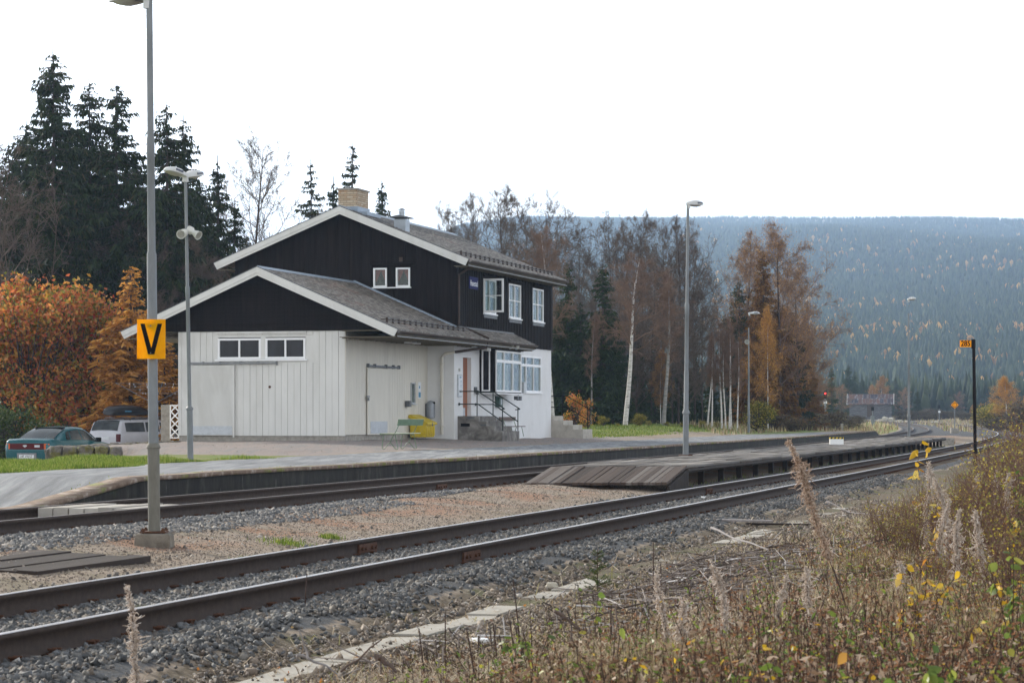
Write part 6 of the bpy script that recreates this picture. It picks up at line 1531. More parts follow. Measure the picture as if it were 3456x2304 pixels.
# ---------------- spruces
SPM = []
for i, (h, R, sd, dr, dn, pw) in enumerate([(16, 4.0, 1, 1.0, 1.9, 0.70), (15, 3.0, 2, 1.0, 1.8, 0.70), (14, 2.8, 3, 1.15, 1.7, 0.72), (12, 1.6, 4, 1.2, 1.5, 0.8), (15, 2.6, 5, 1.1, 0.95, 0.8)]):
    SPM.append((h, spruce_meshes(h, R, sd, 0.05, dn, dr, 0.05, pw)))
def spruce(px, Y, py, kind, label, group=None, mat=None, rz=0.0, xs=1.0):
    X = X_at(px, Y); h, (tm, cm) = SPM[kind]; sc = hgt(X, Y, py)/h
    if mat is not None and cm.materials and cm.materials[0] != mat: cm = cm.copy(); cm.materials.clear()
    return plant('spruce_tree', [('trunk', tm, M_bark), ('crown', cm, mat or SP_DARK)], X, Y, label, 'tree', group, sc, rz, xs=xs/sc*1.0 if False else xs)
GL = 'dark spruces behind the parked cars'
spruce(179, 112, 158, 0, 'tallest and widest dark spruce at the far left, above the orange rowans', GL, rz=0.4)
spruce(301, 115, 255, 1, 'second dark spruce from left with slim spire, just right of the tallest', GL, rz=1.0)
spruce(394, 113, 262, 1, 'dark spruce whose spire stands just left of the nearest lamp post', GL, rz=2.6, xs=1.05)
spruce(562, 112, 335, 2, 'dark spruce with twin-looking spire just right of nearest lamp post', GL, rz=0.2, xs=1.1)
spruce(618, 114.5, 385, 2, 'drooping spruce behind the twin-headed lamp', GL, rz=4.0, xs=1.05)
spruce(735, 119, 520, 3, 'thin pointed spruce left of the tall bare tree', GL, rz=1.3, xs=1.2)
spruce(792, 122, 650, 3, 'short thin spruce close beside the bare tree trunk', GL, rz=3.3, xs=1.0)
spruce(30, 120, 470, 2, 'spruce cut by the left edge of the picture', GL, rz=5.0)
FB = 'shaded spruces filling the wood behind the rowans'
for i, (px, Y, py, k_, rz) in enumerate([(90, 126, 400, 0, 0.3), (240, 128, 430, 0, 1.2), (345, 124, 440, 0, 2.2), (455, 127, 500, 0, 3.0), (505, 121, 600, 2, 0.9), (665, 126, 580, 0, 4.4), (705, 121, 720, 2, 0.7), (835, 128, 790, 2, 0.1), (-70, 122, 420, 0, 2.0), (140, 117, 700, 0, 1.8), (260, 118, 740, 0, 3.8), (610, 118, 700, 0, 2.1), (770, 124, 800, 2, 5.1), (40, 116, 700, 0, 5.9), (400, 117, 760, 0, 0.6), (525, 116, 800, 0, 4.9)]):
    spruce(px, Y, py, k_, 'shaded dark spruce deep in the wood behind the rowans and cars', FB, rz=rz, xs=1.15)
spruce(1049, 150, 530, 4, 'open-branched spruce rising above the left slope of the main roof', None, rz=0.5, xs=0.95)
spruce(1190, 151, 470, 4, 'spruce whose top shows directly above the brick chimney', None, rz=2.5, xs=1.0)
spruce(1289, 158, 590, 3, 'very thin spruce just left of the metal roof vent', None, rz=1.5, xs=0.95)
spruce(1125, 156, 590, 3, 'thin spruce left of the chimney', None, rz=4.5, xs=1.1)
# right-hand wood
spruce(1918, 150, 870, 3, 'small dark spruce just beyond the right corner of the station roof', None, SP_GRN, rz=0.5, xs=1.3)
spruce(2035, 148, 875, 3, 'dark pointed spruce in the middle of the bare birches right of house', None, SP_GRN, rz=2.5, xs=1.5)
WD = 'dark spruces inside the wood right of the station'
for i, (px, Y, py, k_, rz) in enumerate([(1960, 149, 1010, 2, 0.3), (1890, 150, 1000, 2, 1.3), (2070, 148, 1050, 2, 2.3), (2150, 151, 1110, 2, 3.3), (2210, 158, 1120, 2, 4.3), (2290, 160, 1100, 2, 5.3), (2350, 163, 1190, 2, 0.8), (2000, 154, 1080, 2, 1.8), (2400, 168, 1230, 2, 2.8)]):
    spruce(px, Y, py, k_, 'dark spruce inside the wood behind the bare birches right of the house', WD, SP_GRN, rz=rz, xs=1.15)
spruce(2495, 172, 940, 2, 'green conifer at the left edge of the rust coloured group', None, SP_MID, rz=0.5, xs=1.35)
spruce(2575, 166, 845, 1, 'tall rust-brown conifer in the centre of the right-hand group', None, RUSTY, rz=0.5, xs=0.95)
RG = 'rust-tinged conifers of the right-hand group'
for i, (px, Y, py, k_, rz, mt) in enumerate([(2540, 170, 1010, 2, 0.3, RUSTY), (2625, 172, 1000, 2, 1.3, RUSTY), (2670, 178, 1040, 2, 2.3, SP_DARK), (2700, 184, 1130, 2, 3.3, RUSTY), (2600, 180, 1120, 2, 3.9, SP_DARK), (2740, 190, 1210, 2, 4.3, RUSTY), (2480, 176, 1150, 2, 5.3, RUSTY)]):
    spruce(px, Y, py, k_, 'rust-tinged conifer in the dense group left of the log shed', RG, mt, rz=rz, xs=1.2)
BKC = {}
# ---------------- bare broadleaved trees
BT = [bare_meshes(14, 4.8, 11, 26, 0.26, (10, 45), -0.12, 0.11, fine=1.3, twl=1800), bare_meshes(12, 4.8, 12, 26, 0.28, (12, 48), 0.0, 0.085, fine=1.15, tw=1.3, twl=4500), bare_meshes(12, 5.2, 13, 26, 0.22, (5, 45), 0.12, 0.08, fine=1.15, tw=1.3, twl=5000), bare_meshes(11, 4.4, 14, 28, 0.12, (5, 45), 0.2, 0.06, fine=1.15, tw=1.3, twl=9000)]
BB_ = [bare_meshes(12, 3.2, 21, 26, 0.42, (15, 50), 0.5, 0.145, 0.05, tw=0.9, twl=7000), bare_meshes(10, 1.7, 22, 20, 0.38, (35, 60), 0.3, 0.105, 0.03, tw=0.8, twl=3500)]
def bare(px, Y, py, kind, label, group=None, rz=0.0, birch=False, xs=1.0, tilt=0.0, mt=None, name='bare_tree', grey=False):
    X = X_at(px, Y); S_ = BB_ if birch else BT; H0 = [12, 10] if birch else [14, 12, 12, 11]; tm, bm_, lm = S_[kind]
    return plant(name, [('trunk', BKC.setdefault('g'+tm.name, tm.copy()) if grey else tm, M_greybirch if grey else (M_birch if birch else M_bark)), ('branches', bm_, mt or (M_twigr if birch else M_twig))], X, Y, label, 'tree', group, hgt(X, Y, py)/H0[kind], rz, xs=xs, tilt=tilt)
bare(868, 136, 470, 0, 'tall leafless tree with fine twigs standing above the left roof slope', None, 0.3)
bare(820, 131, 860, 3, 'smaller leafless tree at the foot of the tall bare tree', None, 2.3)
bare(930, 138, 880, 3, 'low leafless tree just above the left roof edge', None, 4.3)
GD = 'leafless trees threaded among the left spruces'
for px, Y, py, k_, rz in ((10, 109, 560, 2, 0.5), (480, 113, 740, 2, 1.5), (650, 112, 840, 3, 2.5), (560, 110, 1000, 3, 3.5), (700, 113, 900, 3, 0.9)):
    bare(px, Y, py, k_, 'leafless grey-brown tree threaded among the dark spruces at left', GD, rz)
bare(1590, 175, 690, 1, 'leafless tree above the right part of the main roof ridge', None, 0.7, xs=0.8)
bare(1500, 170, 735, 3, 'short leafless tree peeping over the ridge left of the roof aerial', None, 1.7, xs=0.6)
bare(1700, 168, 665, 1, 'spreading leafless tree over the right slope of the main roof', None, 2.7, xs=0.95)
bare(1840, 165, 700, 2, 'broad leafless tree behind the right eaves corner', None, 3.7, xs=0.95)
bare(1780, 172, 730, 2, 'leafless tree between the two broad ones behind the eaves', None, 0.2, xs=0.9)
GR = 'leafless birches of the wood right of the house'
for px, Y, py, k_, rz in ((1960, 162, 790, 2, 0.4), (2060, 160, 765, 2, 1.4), (2110, 165, 790, 1, 5.9), (2170, 158, 748, 1, 2.4), (2235, 161, 790, 2, 3.4), (2290, 158, 760, 1, 4.4), (2345, 160, 830, 2, 5.4), (2010, 155, 930, 3, 0.9), (2200, 152, 900, 3, 1.9), (2270, 154, 960, 3, 2.9), (2370, 158, 960, 3, 3.9), (1930, 153, 1000, 3, 4.9), (2100, 150, 980, 3, 5.7), (2320, 150, 1080, 3, 0.6), (2150, 149, 1120, 3, 1.2)):
    bare(px, Y, py, k_, 'leafless brown-twigged tree in the wood right of the station house', GR, rz, xs=0.85, mt=M_twigr if k_ > 1 else M_twig)
bare(2110, 144, 850, 0, 'leaning birch with bright white trunk in the centre of the wood', None, 0.0, True, xs=1.15, tilt=0.035, name='birch_tree')
bare(2240, 146, 900, 1, 'greyer leaning birch just left of the island lamp post', None, 0.4, True, xs=1.2, tilt=0.03, name='birch_tree', grey=True)
bare(1995, 147, 1040, 1, 'thin greyish birch left of the white-trunked birch', None, 2.8, True, tilt=-0.05, name='birch_tree', xs=0.8, grey=True)
bare(1868, 138, 760, 0, 'white-barked birch showing just past the right corner of the house', None, 3.4, True, xs=0.8, tilt=0.03, name='birch_tree')
TB = 'slim young birches beside the verge lamp'
for px, py, rz, tl in ((2388, 1110, 0, 0.05), (2403, 1130, 1, 0.0), (2436, 1070, 2, 0.02), (2449, 1120, 3, 0.01), (2468, 1090, 4, 0.02), (2489, 1140, 5, 0.0), (2462, 1060, 0.5, 0.0)):
    bare(px, 148, py, 1, 'slim white-stemmed young birch in the row left of the verge lamp', TB, rz, True, xs=0.8, tilt=tl, name='birch_tree')
# birches with some leaves left
LB = bare_meshes(12, 3.4, 31, 26, 0.22, (20, 55), 0.35, 0.10, 0, leaves=15000, leafsize=0.10, leafy_t=0.12, twl=3000)
LB2 = bare_meshes(12, 4.2, 32, 26, 0.22, (15, 50), 0.55, 0.10, 0, leaves=9000, leafsize=0.065, leafy_t=0.15, twl=7000)
def leafy(px, Y, py, M3, label, leafmat_, group=None, rz=0.0, xs=1.0, twm=None, name='birch_tree'):
    bk = M_birch if leafmat_ == YBIRCH else M_bark
    X = X_at(px, Y); tm, bm_, lm = M3
    if lm.materials and lm.materials[0] != leafmat_: lm = lm.copy(); lm.materials.clear()
    return plant(name, [('trunk', tm if bk == M_birch else BKC.setdefault(tm.name, tm.copy()), bk), ('branches', bm_, twm or M_twigr), ('crown', lm, leafmat_)], X, Y, label, 'tree', group, hgt(X, Y, py)/12, rz, xs=xs)
leafy(2630, 170, 770, LB2, 'tall birch with weeping coppery twigs at the top of the right-hand group', OBIRCH, rz=0.4, xs=0.95)
leafy(2520, 172, 800, LB2, 'weeping birch with few copper leaves left of the rust-brown conifer', OBIRCH, rz=2.4, xs=0.85)
leafy(2690, 176, 900, LB2, 'weeping birch on the right slope of the right-hand group', OBIRCH, rz=4.4, xs=1.0)
leafy(2592, 158, 1040, LB, 'golden-leaved birch just right of the verge lamp', YBIRCH, rz=1.0, xs=0.6)
leafy(2640, 180, 1040, LB, 'copper-leaved birch behind the golden birch', OBIRCH, rz=3.0, xs=1.0)
leafy(2555, 166, 1130, LB, 'copper-leaved birch low behind the verge lamp', OBIRCH, rz=5.0, xs=0.8)
leafy(2230, 149, 1180, LB, 'small copper-leaved birch low in the wood by the island lamp', OBIRCH, rz=2.0, xs=0.7)
for i, (px, Y, py, m3) in enumerate([(2740, 205, 1150, LB2), (2722, 215, 1200, LB), (2705, 195, 1090, LB2), (2730, 225, 1235, LB2)]):
    leafy(px, Y, py, m3, 'brown-leaved birch at the right tail of the wood above the red signal', RUSTY, 'brown birches at the tail of the wood', rz=i*1.3, xs=1.0)
# ---------------- bushes and ground-level growth
RW_ = [bush_mesh(4.8, 5.8, 41, 19000, 0.145, 38, 8), bush_mesh(3.9, 5.2, 42, 15000, 0.145, 32, 8)]
def bush(px, Y, py, M2, h0, label, mt, cat='bush', group=None, rz=0.0, xs=1.0, name='bush', dz=-0.05):
    X = X_at(px, Y); tm, lm = M2
    if lm.materials and lm.materials[0] != mt: lm = lm.copy(); lm.materials.clear()
    return plant(name, [('trunk', tm, M_bark), ('crown', lm, mt)], X, Y, label, cat, group, hgt(X, Y, py)/h0, rz, dz, xs)
bush(95, 102, 905, RW_[0], 5.4, 'big orange-red rowan with berries at the far left above the teal car', ROWAN, 'tree', rz=0.2, name='rowan_tree')
bush(265, 103, 930, RW_[1], 4.9, 'orange rowan in the middle, behind the pale estate car', ROWAN, 'tree', rz=1.2, name='rowan_tree', xs=1.1)
bush(-30, 104, 960, RW_[1], 4.9, 'orange rowan cut by the left edge of the picture', ROWAN, 'tree', rz=2.4, name='rowan_tree', xs=1.1)
bush(370, 104.5, 1080, RW_[1], 4.9, 'lower orange rowan behind the black roof box', ROWAN, 'tree', rz=3.4, name='rowan_tree', xs=1.15)
bush(190, 106, 1020, RW_[0], 5.4, 'orange rowan filling the gap between the two biggest ones', ROWAN, 'tree', rz=4.2, name='rowan_tree', xs=1.1)
LM = [spruce_meshes(6.2, 2.0, 51, 0.04, 2.6, 0.2, 0.2, 0.7, 0.095)]
tm, cm = LM[0]
def larch(px, Y, py, label, rz, xs): 
    X = X_at(px, Y); return plant('larch_tree', [('trunk', tm, M_bark), ('crown', cm, LARCH)], X, Y, label, 'tree', None, hgt(X, Y, py)/6.2, rz, xs=xs)
larch(440, 99, 890, 'golden-orange young larch left of the nearest lamp post', 0.3, 0.85)
larch(556, 98, 1150, 'low golden-orange larch between nearest lamp post and annex', 1.9, 1.25)
larch(500, 101, 1050, 'golden-orange larch partly hidden by the nearest lamp post', 3.2, 0.95)
GBm = bush_mesh(2.4, 1.6, 43, 6000, 0.09, 12); YBm = bush_mesh(2.0, 1.7, 44, 2600, 0.10, 11)
bush(20, 90, 1370, GBm, 1.5, 'green hedge bush left of the teal car', GBUSH, rz=0.3, xs=1.2)
bush(-60, 88, 1380, GBm, 1.5, 'green hedge bush at the very left edge', GBUSH, rz=2.3, xs=1.3)
YG = 'yellowing bushes along the foot of the wood'
for i, (px, Y, py) in enumerate([(2035, 140, 1400), (2160, 142, 1392), (2190, 141, 1415), (2085, 141, 1425), (2250, 143, 1420), (2300, 144, 1425), (2370, 146, 1415), (2420, 147, 1422), (1990, 139, 1425), (2345, 145, 1430)]):
    bush(px, Y, py, YBm, 1.6, 'yellow-green bush at the foot of the wood behind the lawn', YBUSH, 'bush', YG, i*0.9, 1.1)
bush(2570, 150, 1350, YBm, 1.6, 'larger yellow-green bush just right of the verge lamp', YBUSH, rz=1, xs=1.1)
bush(1935, 128, 1310, bush_mesh(1.6, 1.9, 45, 1300, 0.10, 9), 1.8, 'rusty orange shrub behind the rear steps of the house', ROWAN, rz=0.5, xs=0.8)
bush(1985, 133, 1330, bush_mesh(1.6, 1.9, 46, 900, 0.10, 9), 1.8, 'thin orange shrub right of the rear steps', ROWAN, rz=2.5, xs=0.8)
BG_ = leafmat('dry_brush', [(0.0, (0.035, 0.026, 0.022)), (0.5, (0.085, 0.062, 0.045)), (0.85, (0.16, 0.125, 0.07)), (1.0, (0.13, 0.13, 0.04))], 0.3, 0.8)
BR = 'brown scrub bushes beyond the end of platform'
for i, (px, Y, py) in enumerate([(2620, 162, 1395), (2670, 175, 1400), (2720, 190, 1398), (2800, 215, 1392), (2860, 250, 1412), (2880, 330, 1402), (3090, 430, 1385), (3130, 425, 1388), (3190, 430, 1388), (3240, 420, 1392), (3300, 430, 1388), (3350, 380, 1385), (3400, 330, 1375), (3450, 300, 1370), (3050, 440, 1385), (3500, 260, 1365), (3150, 450, 1380), (3270, 400, 1395), (3330, 360, 1400), (3120, 500, 1380), (3220, 500, 1385), (3420, 270, 1392), (3380, 300, 1398)]):
    bush(px, Y, py, GBm, 1.5, 'brown scrubby bush in the band behind the curving tracks', BG_, 'bush', BR, i*0.8, 2.2)
bush(3335, 300, 1345, bush_mesh(3.4, 3.0, 47, 4200, 0.16, 14), 2.8, 'olive-yellow round bush left of the big golden birch', YBUSH, rz=0.3, xs=1.5)
leafy(3396, 280, 1272, LB, 'big golden-orange birch standing alone at the right edge of the valley', YBIRCH, rz=0.3, xs=1.5)
leafy(3470, 290, 1325, LB, 'golden-orange birch cut by the right picture edge', YBIRCH, rz=2.3, xs=1.2)
leafy(2802, 380, 1318, LB, 'small golden birch beside the red signal', YBIRCH, rz=1.3, xs=0.9)
leafy(2975, 520, 1270, LB, 'tall copper birch behind the shed roof', OBIRCH, rz=2.3, xs=1.1)
leafy(2945, 500, 1300, LB, 'copper birch just above the middle of the shed roof', OBIRCH, rz=0.9, xs=1.3)
leafy(3050, 540, 1310, LB2, 'brownish birch right of the log shed', OBIRCH, rz=3.3, xs=1.2)
leafy(3235, 560, 1322, LB2, 'reddish-brown birch behind the diamond sign', RUSTY, rz=3.3, xs=1.2)
leafy(3310, 600, 1330, LB2, 'pinkish-brown birch left of the olive bush', RUSTY, rz=5.3, xs=1.2)
leafy(2840, 420, 1300, LB2, 'greyish birch between red signal and log shed', OBIRCH, rz=4.1, xs=1.2)
VS = 'dark spruces on the valley floor around the log shed'
for i, (px, Y, py, xs) in enumerate([(2807, 330, 1232, 1.3), (2864, 480, 1228, 1.5), (2884, 490, 1243, 1.2), (2910, 520, 1275, 1.6), (2835, 500, 1290, 1.5), (2895, 530, 1290, 1.6), (3022, 560, 1268, 1.6), (2950, 600, 1260, 1.4), (3095, 430, 1312, 1.8), (3075, 620, 1330, 1.5), (3150, 640, 1320, 1.5), (3210, 600, 1300, 1.5), (3380, 560, 1290, 1.4), (3440, 560, 1300, 1.5), (2925, 480, 1310, 1.4)]):
    spruce(px, Y, py, 2 if i % 2 else 3, 'dark spruce standing on the valley floor near the log shed', VS, SP_MID, rz=i*1.1, xs=xs)

# ------------------------------------------------------------------ wooded hill
def hill(X, Y):
    px = CXN + X/np.maximum(Y, 1)*FN
    e = np.interp(px, [-9000, -2500, 600, 1100, 1380, 1551, 1760, 2300, 3456, 5200, 9000], [250, 420, 420, 430, 560, 640, 672, 672, 664, 640, 500])
    t = (Y-900)/4100.0
    z = e/FN*5000*np.where(t < 1, 1.06*t-0.06*t*t*t, 1.0-0.25*(t-1)) + 2.0
    return z + (9*np.sin(X*0.006+Y*0.002) + 5*np.sin(X*0.017-Y*0.004+1))*np.clip(t*3, 0, 1)*np.clip(1.15-t, 0.15, 1)
ya = np.concatenate([np.arange(880, 2000, 35), np.arange(2000, 6500, 110)]); pa = np.linspace(-600, 5400, 120)
YY, PP = np.meshgrid(ya, pa, indexing='ij'); XX = (PP-CXN)/FN*YY; ZZ = hill(XX, YY); ZZ = np.where(YY < 920, -3, ZZ)
idx = np.arange(YY.size).reshape(YY.shape); F = np.stack([idx[:-1, :-1], idx[:-1, 1:], idx[1:, 1:], idx[1:, :-1]], -1).reshape(-1, 4)
me = np_mesh('hill', np.stack([XX, YY, ZZ], -1).reshape(-1, 3), [F], smooth=True)
m, k, p, o = newmat('hill_floor'); P = k.pos(); c = k.ramp(k.noise(P, 0.012, 6, 0.7), [(0.3, (0.028, 0.04, 0.026)), (0.6, (0.05, 0.06, 0.032)), (0.75, (0.11, 0.09, 0.05))])
sx = k.node('ShaderNodeSeparateXYZ'); k.link(P, sx.inputs[0]); hi = k.rampv(sx.outputs[2], 300, 375); c = k.mix(k.math('MULTIPLY', hi, k.rampv(k.noise(k.pos((1, 0.4, 1)), 0.02, 5, 0.7), 0.45, 0.6)), c, (0.5, 0.5, 0.46)); setp(k, p, c, 0.95)
H_ = link_mesh('hill', me, m); tag(H_, kind='structure')
r = np.random.RandomState(77); N = 76000
u = r.uniform(0, 1, N*2); Y = 900/(1-0.83*u**0.72); kp = Y < 5150; Y = Y[kp][:N]; n = len(Y); px = r.uniform(1050, 3900, n); X = (px-CXN)/FN*Y; Z = hill(X, Y)
Ht = r.uniform(5.5, 11, n)*np.interp(Y, [900, 4200, 5000], [1.15, 0.95, 0.62]); 
cl = np.sin(X*0.021+Y*0.003)+np.sin(X*0.006-Y*0.016+2)+1.3*np.sin(Y*0.024+X*0.003+1)+np.sin(X*0.05+Y*0.04)*0.6
birch = r.uniform(0, 1, n) < np.interp(Y, [900, 1500, 2600, 5000], [0.11, 0.085, 0.03, 0.003])*np.clip(0.35+0.75*cl, 0.15, 3.2)
def cones(X, Y, Z, H, W_, layers, sides, name, mat, seed, round_=False):
    r = np.random.RandomState(seed); n = len(X); V = []; F = []; off = 0
    a0 = r.uniform(0, 6.28, n)
    for L in range(layers):
        if round_: zb, zt, wb = 0.05+0.18*L, 0.84+0.14*L, (1.0, 0.8)[L % 2]
        else: zb, zt, wb = 0.03+0.26*L, 0.45+0.55*(L+1)/layers, 1.0-0.27*L
        rg = []
        for s in range(sides):
            a = a0+2*PI*s/sides; w = W_*wb*r.uniform(0.75, 1.2, n); rg.append(np.stack([X+np.cos(a)*w, Y+np.sin(a)*w, Z+H*(zb+(0.36 if round_ else 0))], -1))
        top = np.stack([X+r.normal(size=n)*W_*0.08, Y, Z+H*zt], -1); bot = np.stack([X, Y, Z+H*zb], -1)
        blk = np.stack(rg+[top, bot], 1); V.append(blk); m_ = sides+2
        for s in range(sides):
            F.append((np.arange(n)*m_)[:, None]+off+np.array([[s, (s+1) % sides, sides]])); F.append((np.arange(n)*m_)[:, None]+off+np.array([[(s+1) % sides, s, sides+1]]))
        off += n*m_
    me = np_mesh(name, np.concatenate([v.reshape(-1, 3) for v in V]), [np.concatenate(F)]); return link_mesh(name, me, mat)
def blobs(X, Y, Z, H, W_, name, mat, seed, sides=7):
    r = np.random.RandomState(seed); n = len(X); a0 = r.uniform(0, 6.28, n); rg = []
    for zb, wb in ((0.26, 0.75), (0.52, 1.0), (0.80, 0.66)):
        for s in range(sides):
            a = a0+2*PI*s/sides; w = W_*wb*r.uniform(0.75, 1.2, n); rg.append(np.stack([X+np.cos(a)*w, Y+np.sin(a)*w, Z+H*(zb+r.uniform(-0.04, 0.04, n))], -1))
    top = np.stack([X, Y, Z+H], -1); bot = np.stack([X, Y, Z+H*0.06], -1); V = np.stack(rg+[top, bot], 1); m_ = 3*sides+2; i = (np.arange(n)*m_)[:, None]; Q = []; T = []
    for s in range(sides):
        t = (s+1) % sides; T.append(i+np.array([[t, s, 3*sides+1]])); T.append(i+np.array([[2*sides+s, 2*sides+t, 3*sides]]))
        for L in (0, 1): Q.append(i+np.array([[L*sides+s, L*sides+t, (L+1)*sides+t, (L+1)*sides+s]]))
    return link_mesh(name, np_mesh(name, V.reshape(-1, 3), [np.concatenate(Q), np.concatenate(T)]), mat)
HC = leafmat('hill_conifers', [(0.0, (0.014, 0.026, 0.016)), (0.5, (0.030, 0.050, 0.028)), (1.0, (0.065, 0.085, 0.04))], 0.0, 0.9)
HBm = leafmat('hill_birches', [(0.0, (0.24, 0.12, 0.035)), (0.5, (0.42, 0.22, 0.055)), (1.0, (0.62, 0.38, 0.10))], 0.2, 0.9)
c_ = ~birch; o = cones(X[c_], Y[c_], Z[c_]-0.5, Ht[c_], Ht[c_]*r.uniform(0.20, 0.32, c_.sum()), 2, 5, 'hill_forest', HC, 5); tag(o, 'blue-green conifer forest covering the distant hill', 'forest', None, 'stuff')
c_ = birch; o = blobs(X[c_], Y[c_], Z[c_]-0.3, Ht[c_]*0.85, Ht[c_]*r.uniform(0.17, 0.28, c_.sum()), 'hill_birches', HBm, 6); tag(o, 'golden birches scattered through the hillside forest', 'forest', None, 'stuff')
# valley-floor wood between the station area and the hill
n = 5200; Y = 560*(960/560.0)**r.uniform(0, 1, n); px = r.uniform(1500, 4000, n); X = (px-CXN)/FN*Y; Z = ground(X, np.minimum(Y, 900)); Ht = r.uniform(6, 12, n)
br2 = r.uniform(0, 1, n) < 0.10
c_ = ~br2; o = cones(X[c_], Y[c_], Z[c_]-1, Ht[c_], Ht[c_]*r.uniform(0.14, 0.2, c_.sum()), 3, 7, 'valley_forest', HC, 8); tag(o, 'dark conifer wood on the valley floor in front of the hill', 'forest', None, 'stuff')
c_ = br2; o = blobs(X[c_], Y[c_], Z[c_]-1, Ht[c_]*0.35, Ht[c_]*r.uniform(0.07, 0.11, c_.sum()), 'valley_birches', HBm, 9); tag(o, 'golden birches scattered in the valley-floor wood', 'forest', None, 'stuff')

ranked(FB, '%s from left of the shaded dark spruces deep in the wood behind the rowans')
ranked(GD, '%s from left of the leafless trees threaded among the left spruces')
ranked(GR, '%s leafless brown-twigged tree from the left in the wood right of the house')
ranked(WD, '%s from left of the dark spruces inside the wood right of the house')
ranked(RG, '%s rust-tinged conifer from the left in the dense group left of the shed')
ranked(TB, '%s from left of the slim white-stemmed young birches left of the verge lamp')
ranked(YG, '%s yellow-green bush from the left along the foot of the wood')
ranked(BR, '%s brown scrubby bush from the left in the band behind the curving tracks')
ranked(VS, '%s dark spruce from the left on the valley floor around the log shed')
ranked('brown birches at the tail of the wood', '%s from left of the brown-leaved birches at the tail of the wood')
ranked('row of pale boulders beyond the curve', '%s pale cream boulder from the left in the row beyond the curve')
# ------------------------------------------------------------------ grass, weeds, brush in the verge
GR_G = leafmat('lawn_grass', [(0.0, (0.07, 0.12, 0.015)), (0.5, (0.14, 0.21, 0.03)), (0.85, (0.24, 0.29, 0.06)), (1.0, (0.36, 0.32, 0.12))], 0.5, 0.6)
GR_D = leafmat('dry_grass', [(0.0, (0.11, 0.075, 0.045)), (0.25, (0.28, 0.20, 0.12)), (0.55, (0.50, 0.385, 0.25)), (0.72, (0.22, 0.24, 0.055)), (0.86, (0.68, 0.57, 0.41)), (1.0, (0.15, 0.20, 0.045))], 0.4, 0.7)
WD_D = leafmat('dead_weeds', [(0.0, (0.08, 0.046, 0.03)), (0.35, (0.20, 0.12, 0.075)), (0.7, (0.36, 0.25, 0.165)), (1.0, (0.6, 0.48, 0.37))], 0.25, 0.8)
LF_Y = leafmat('yellow_leaves', [(0.0, (0.55, 0.33, 0.015)), (0.5, (0.78, 0.50, 0.03)), (0.8, (0.60, 0.50, 0.16)), (1.0, (0.55, 0.22, 0.03))], 0.45, 0.45)
LF_G = leafmat('herb_leaves', [(0.0, (0.07, 0.12, 0.03)), (0.5, (0.15, 0.22, 0.04)), (0.8, (0.27, 0.32, 0.06)), (1.0, (0.45, 0.40, 0.07))], 0.45, 0.45)
LF_O = leafmat('scattered_orange_leaves', [(0.0, (0.45, 0.13, 0.03)), (0.6, (0.62, 0.25, 0.05)), (1.0, (0.6, 0.42, 0.2))], 0.3, 0.6)
FLUFF = leafmat('seed_fluff', [(0.0, (0.50, 0.40, 0.32)), (0.5, (0.78, 0.69, 0.61)), (1.0, (0.97, 0.93, 0.90))], 0.55, 0.9)
FLUFB = leafmat('brown_seed_fluff', [(0.0, (0.36, 0.24, 0.16)), (0.5, (0.62, 0.47, 0.36)), (1.0, (0.9, 0.78, 0.68))], 0.4, 0.9)
STEM = simple('dark_stem', (0.06, 0.035, 0.028), 0.7, 0, 0.3, 8)
STICK = leafmat('dead_sticks', [(0.0, (0.06, 0.045, 0.038)), (0.5, (0.17, 0.135, 0.12)), (0.9, (0.33, 0.29, 0.27)), (1.0, (0.62, 0.60, 0.60))], 0.0, 0.8)
def vis_pts(n, Ya, Yb, s_lo, s_hi, seed, pw=1.0, C=C1, pad=250, pxmax=3456):
    r = np.random.RandomState(seed); Y = Ya*(Yb/Ya)**(r.uniform(0, 1, n)**pw); px = r.uniform(-pad, pxmax+pad, n); X = (px-CXN)/FN*Y
    s = s_of(C, X, Y); k = (s > s_lo) & (s < s_hi); return X[k], Y[k], s[k], r
def blades(X, Y, Z, H, w, r, lean=0.45):
    n = len(X); a = r.uniform(0, 6.28, n); l = r.uniform(0, lean, n)*H; tip = np.stack([X+np.cos(a)*l, Y+np.sin(a)*l, Z+H*np.sqrt(1-0.5*(l/np.maximum(H, 1e-4))**2)], -1)
    b = np.stack([X, Y, Z], -1); mid = b*0.45+tip*0.55; mid[:, :2] -= (tip-b)[:, :2]*0.18; t = r.uniform(-0.9, 0.9, n); wv = np.stack([np.cos(t), np.sin(t), np.zeros(n)], -1)*w[:, None]
    V = np.stack([b-wv*0.5, b+wv*0.5, mid+wv*0.38, tip, mid-wv*0.38], 1); i = (np.arange(n)*5)[:, None]
    return V.reshape(-1, 3), [i+np.array([[0, 1, 2, 4]]), i+np.array([[4, 2, 3]])]
def grass(name, X, Y, H, w, mat, r, label, cat='grass', lean=0.45):
    V, F = blades(X, Y, ground(X, Y)-0.01, H, w, r, lean); o = link_mesh(name, np_mesh(name, V, F), mat); tag(o, label, cat, None, 'stuff'); return o
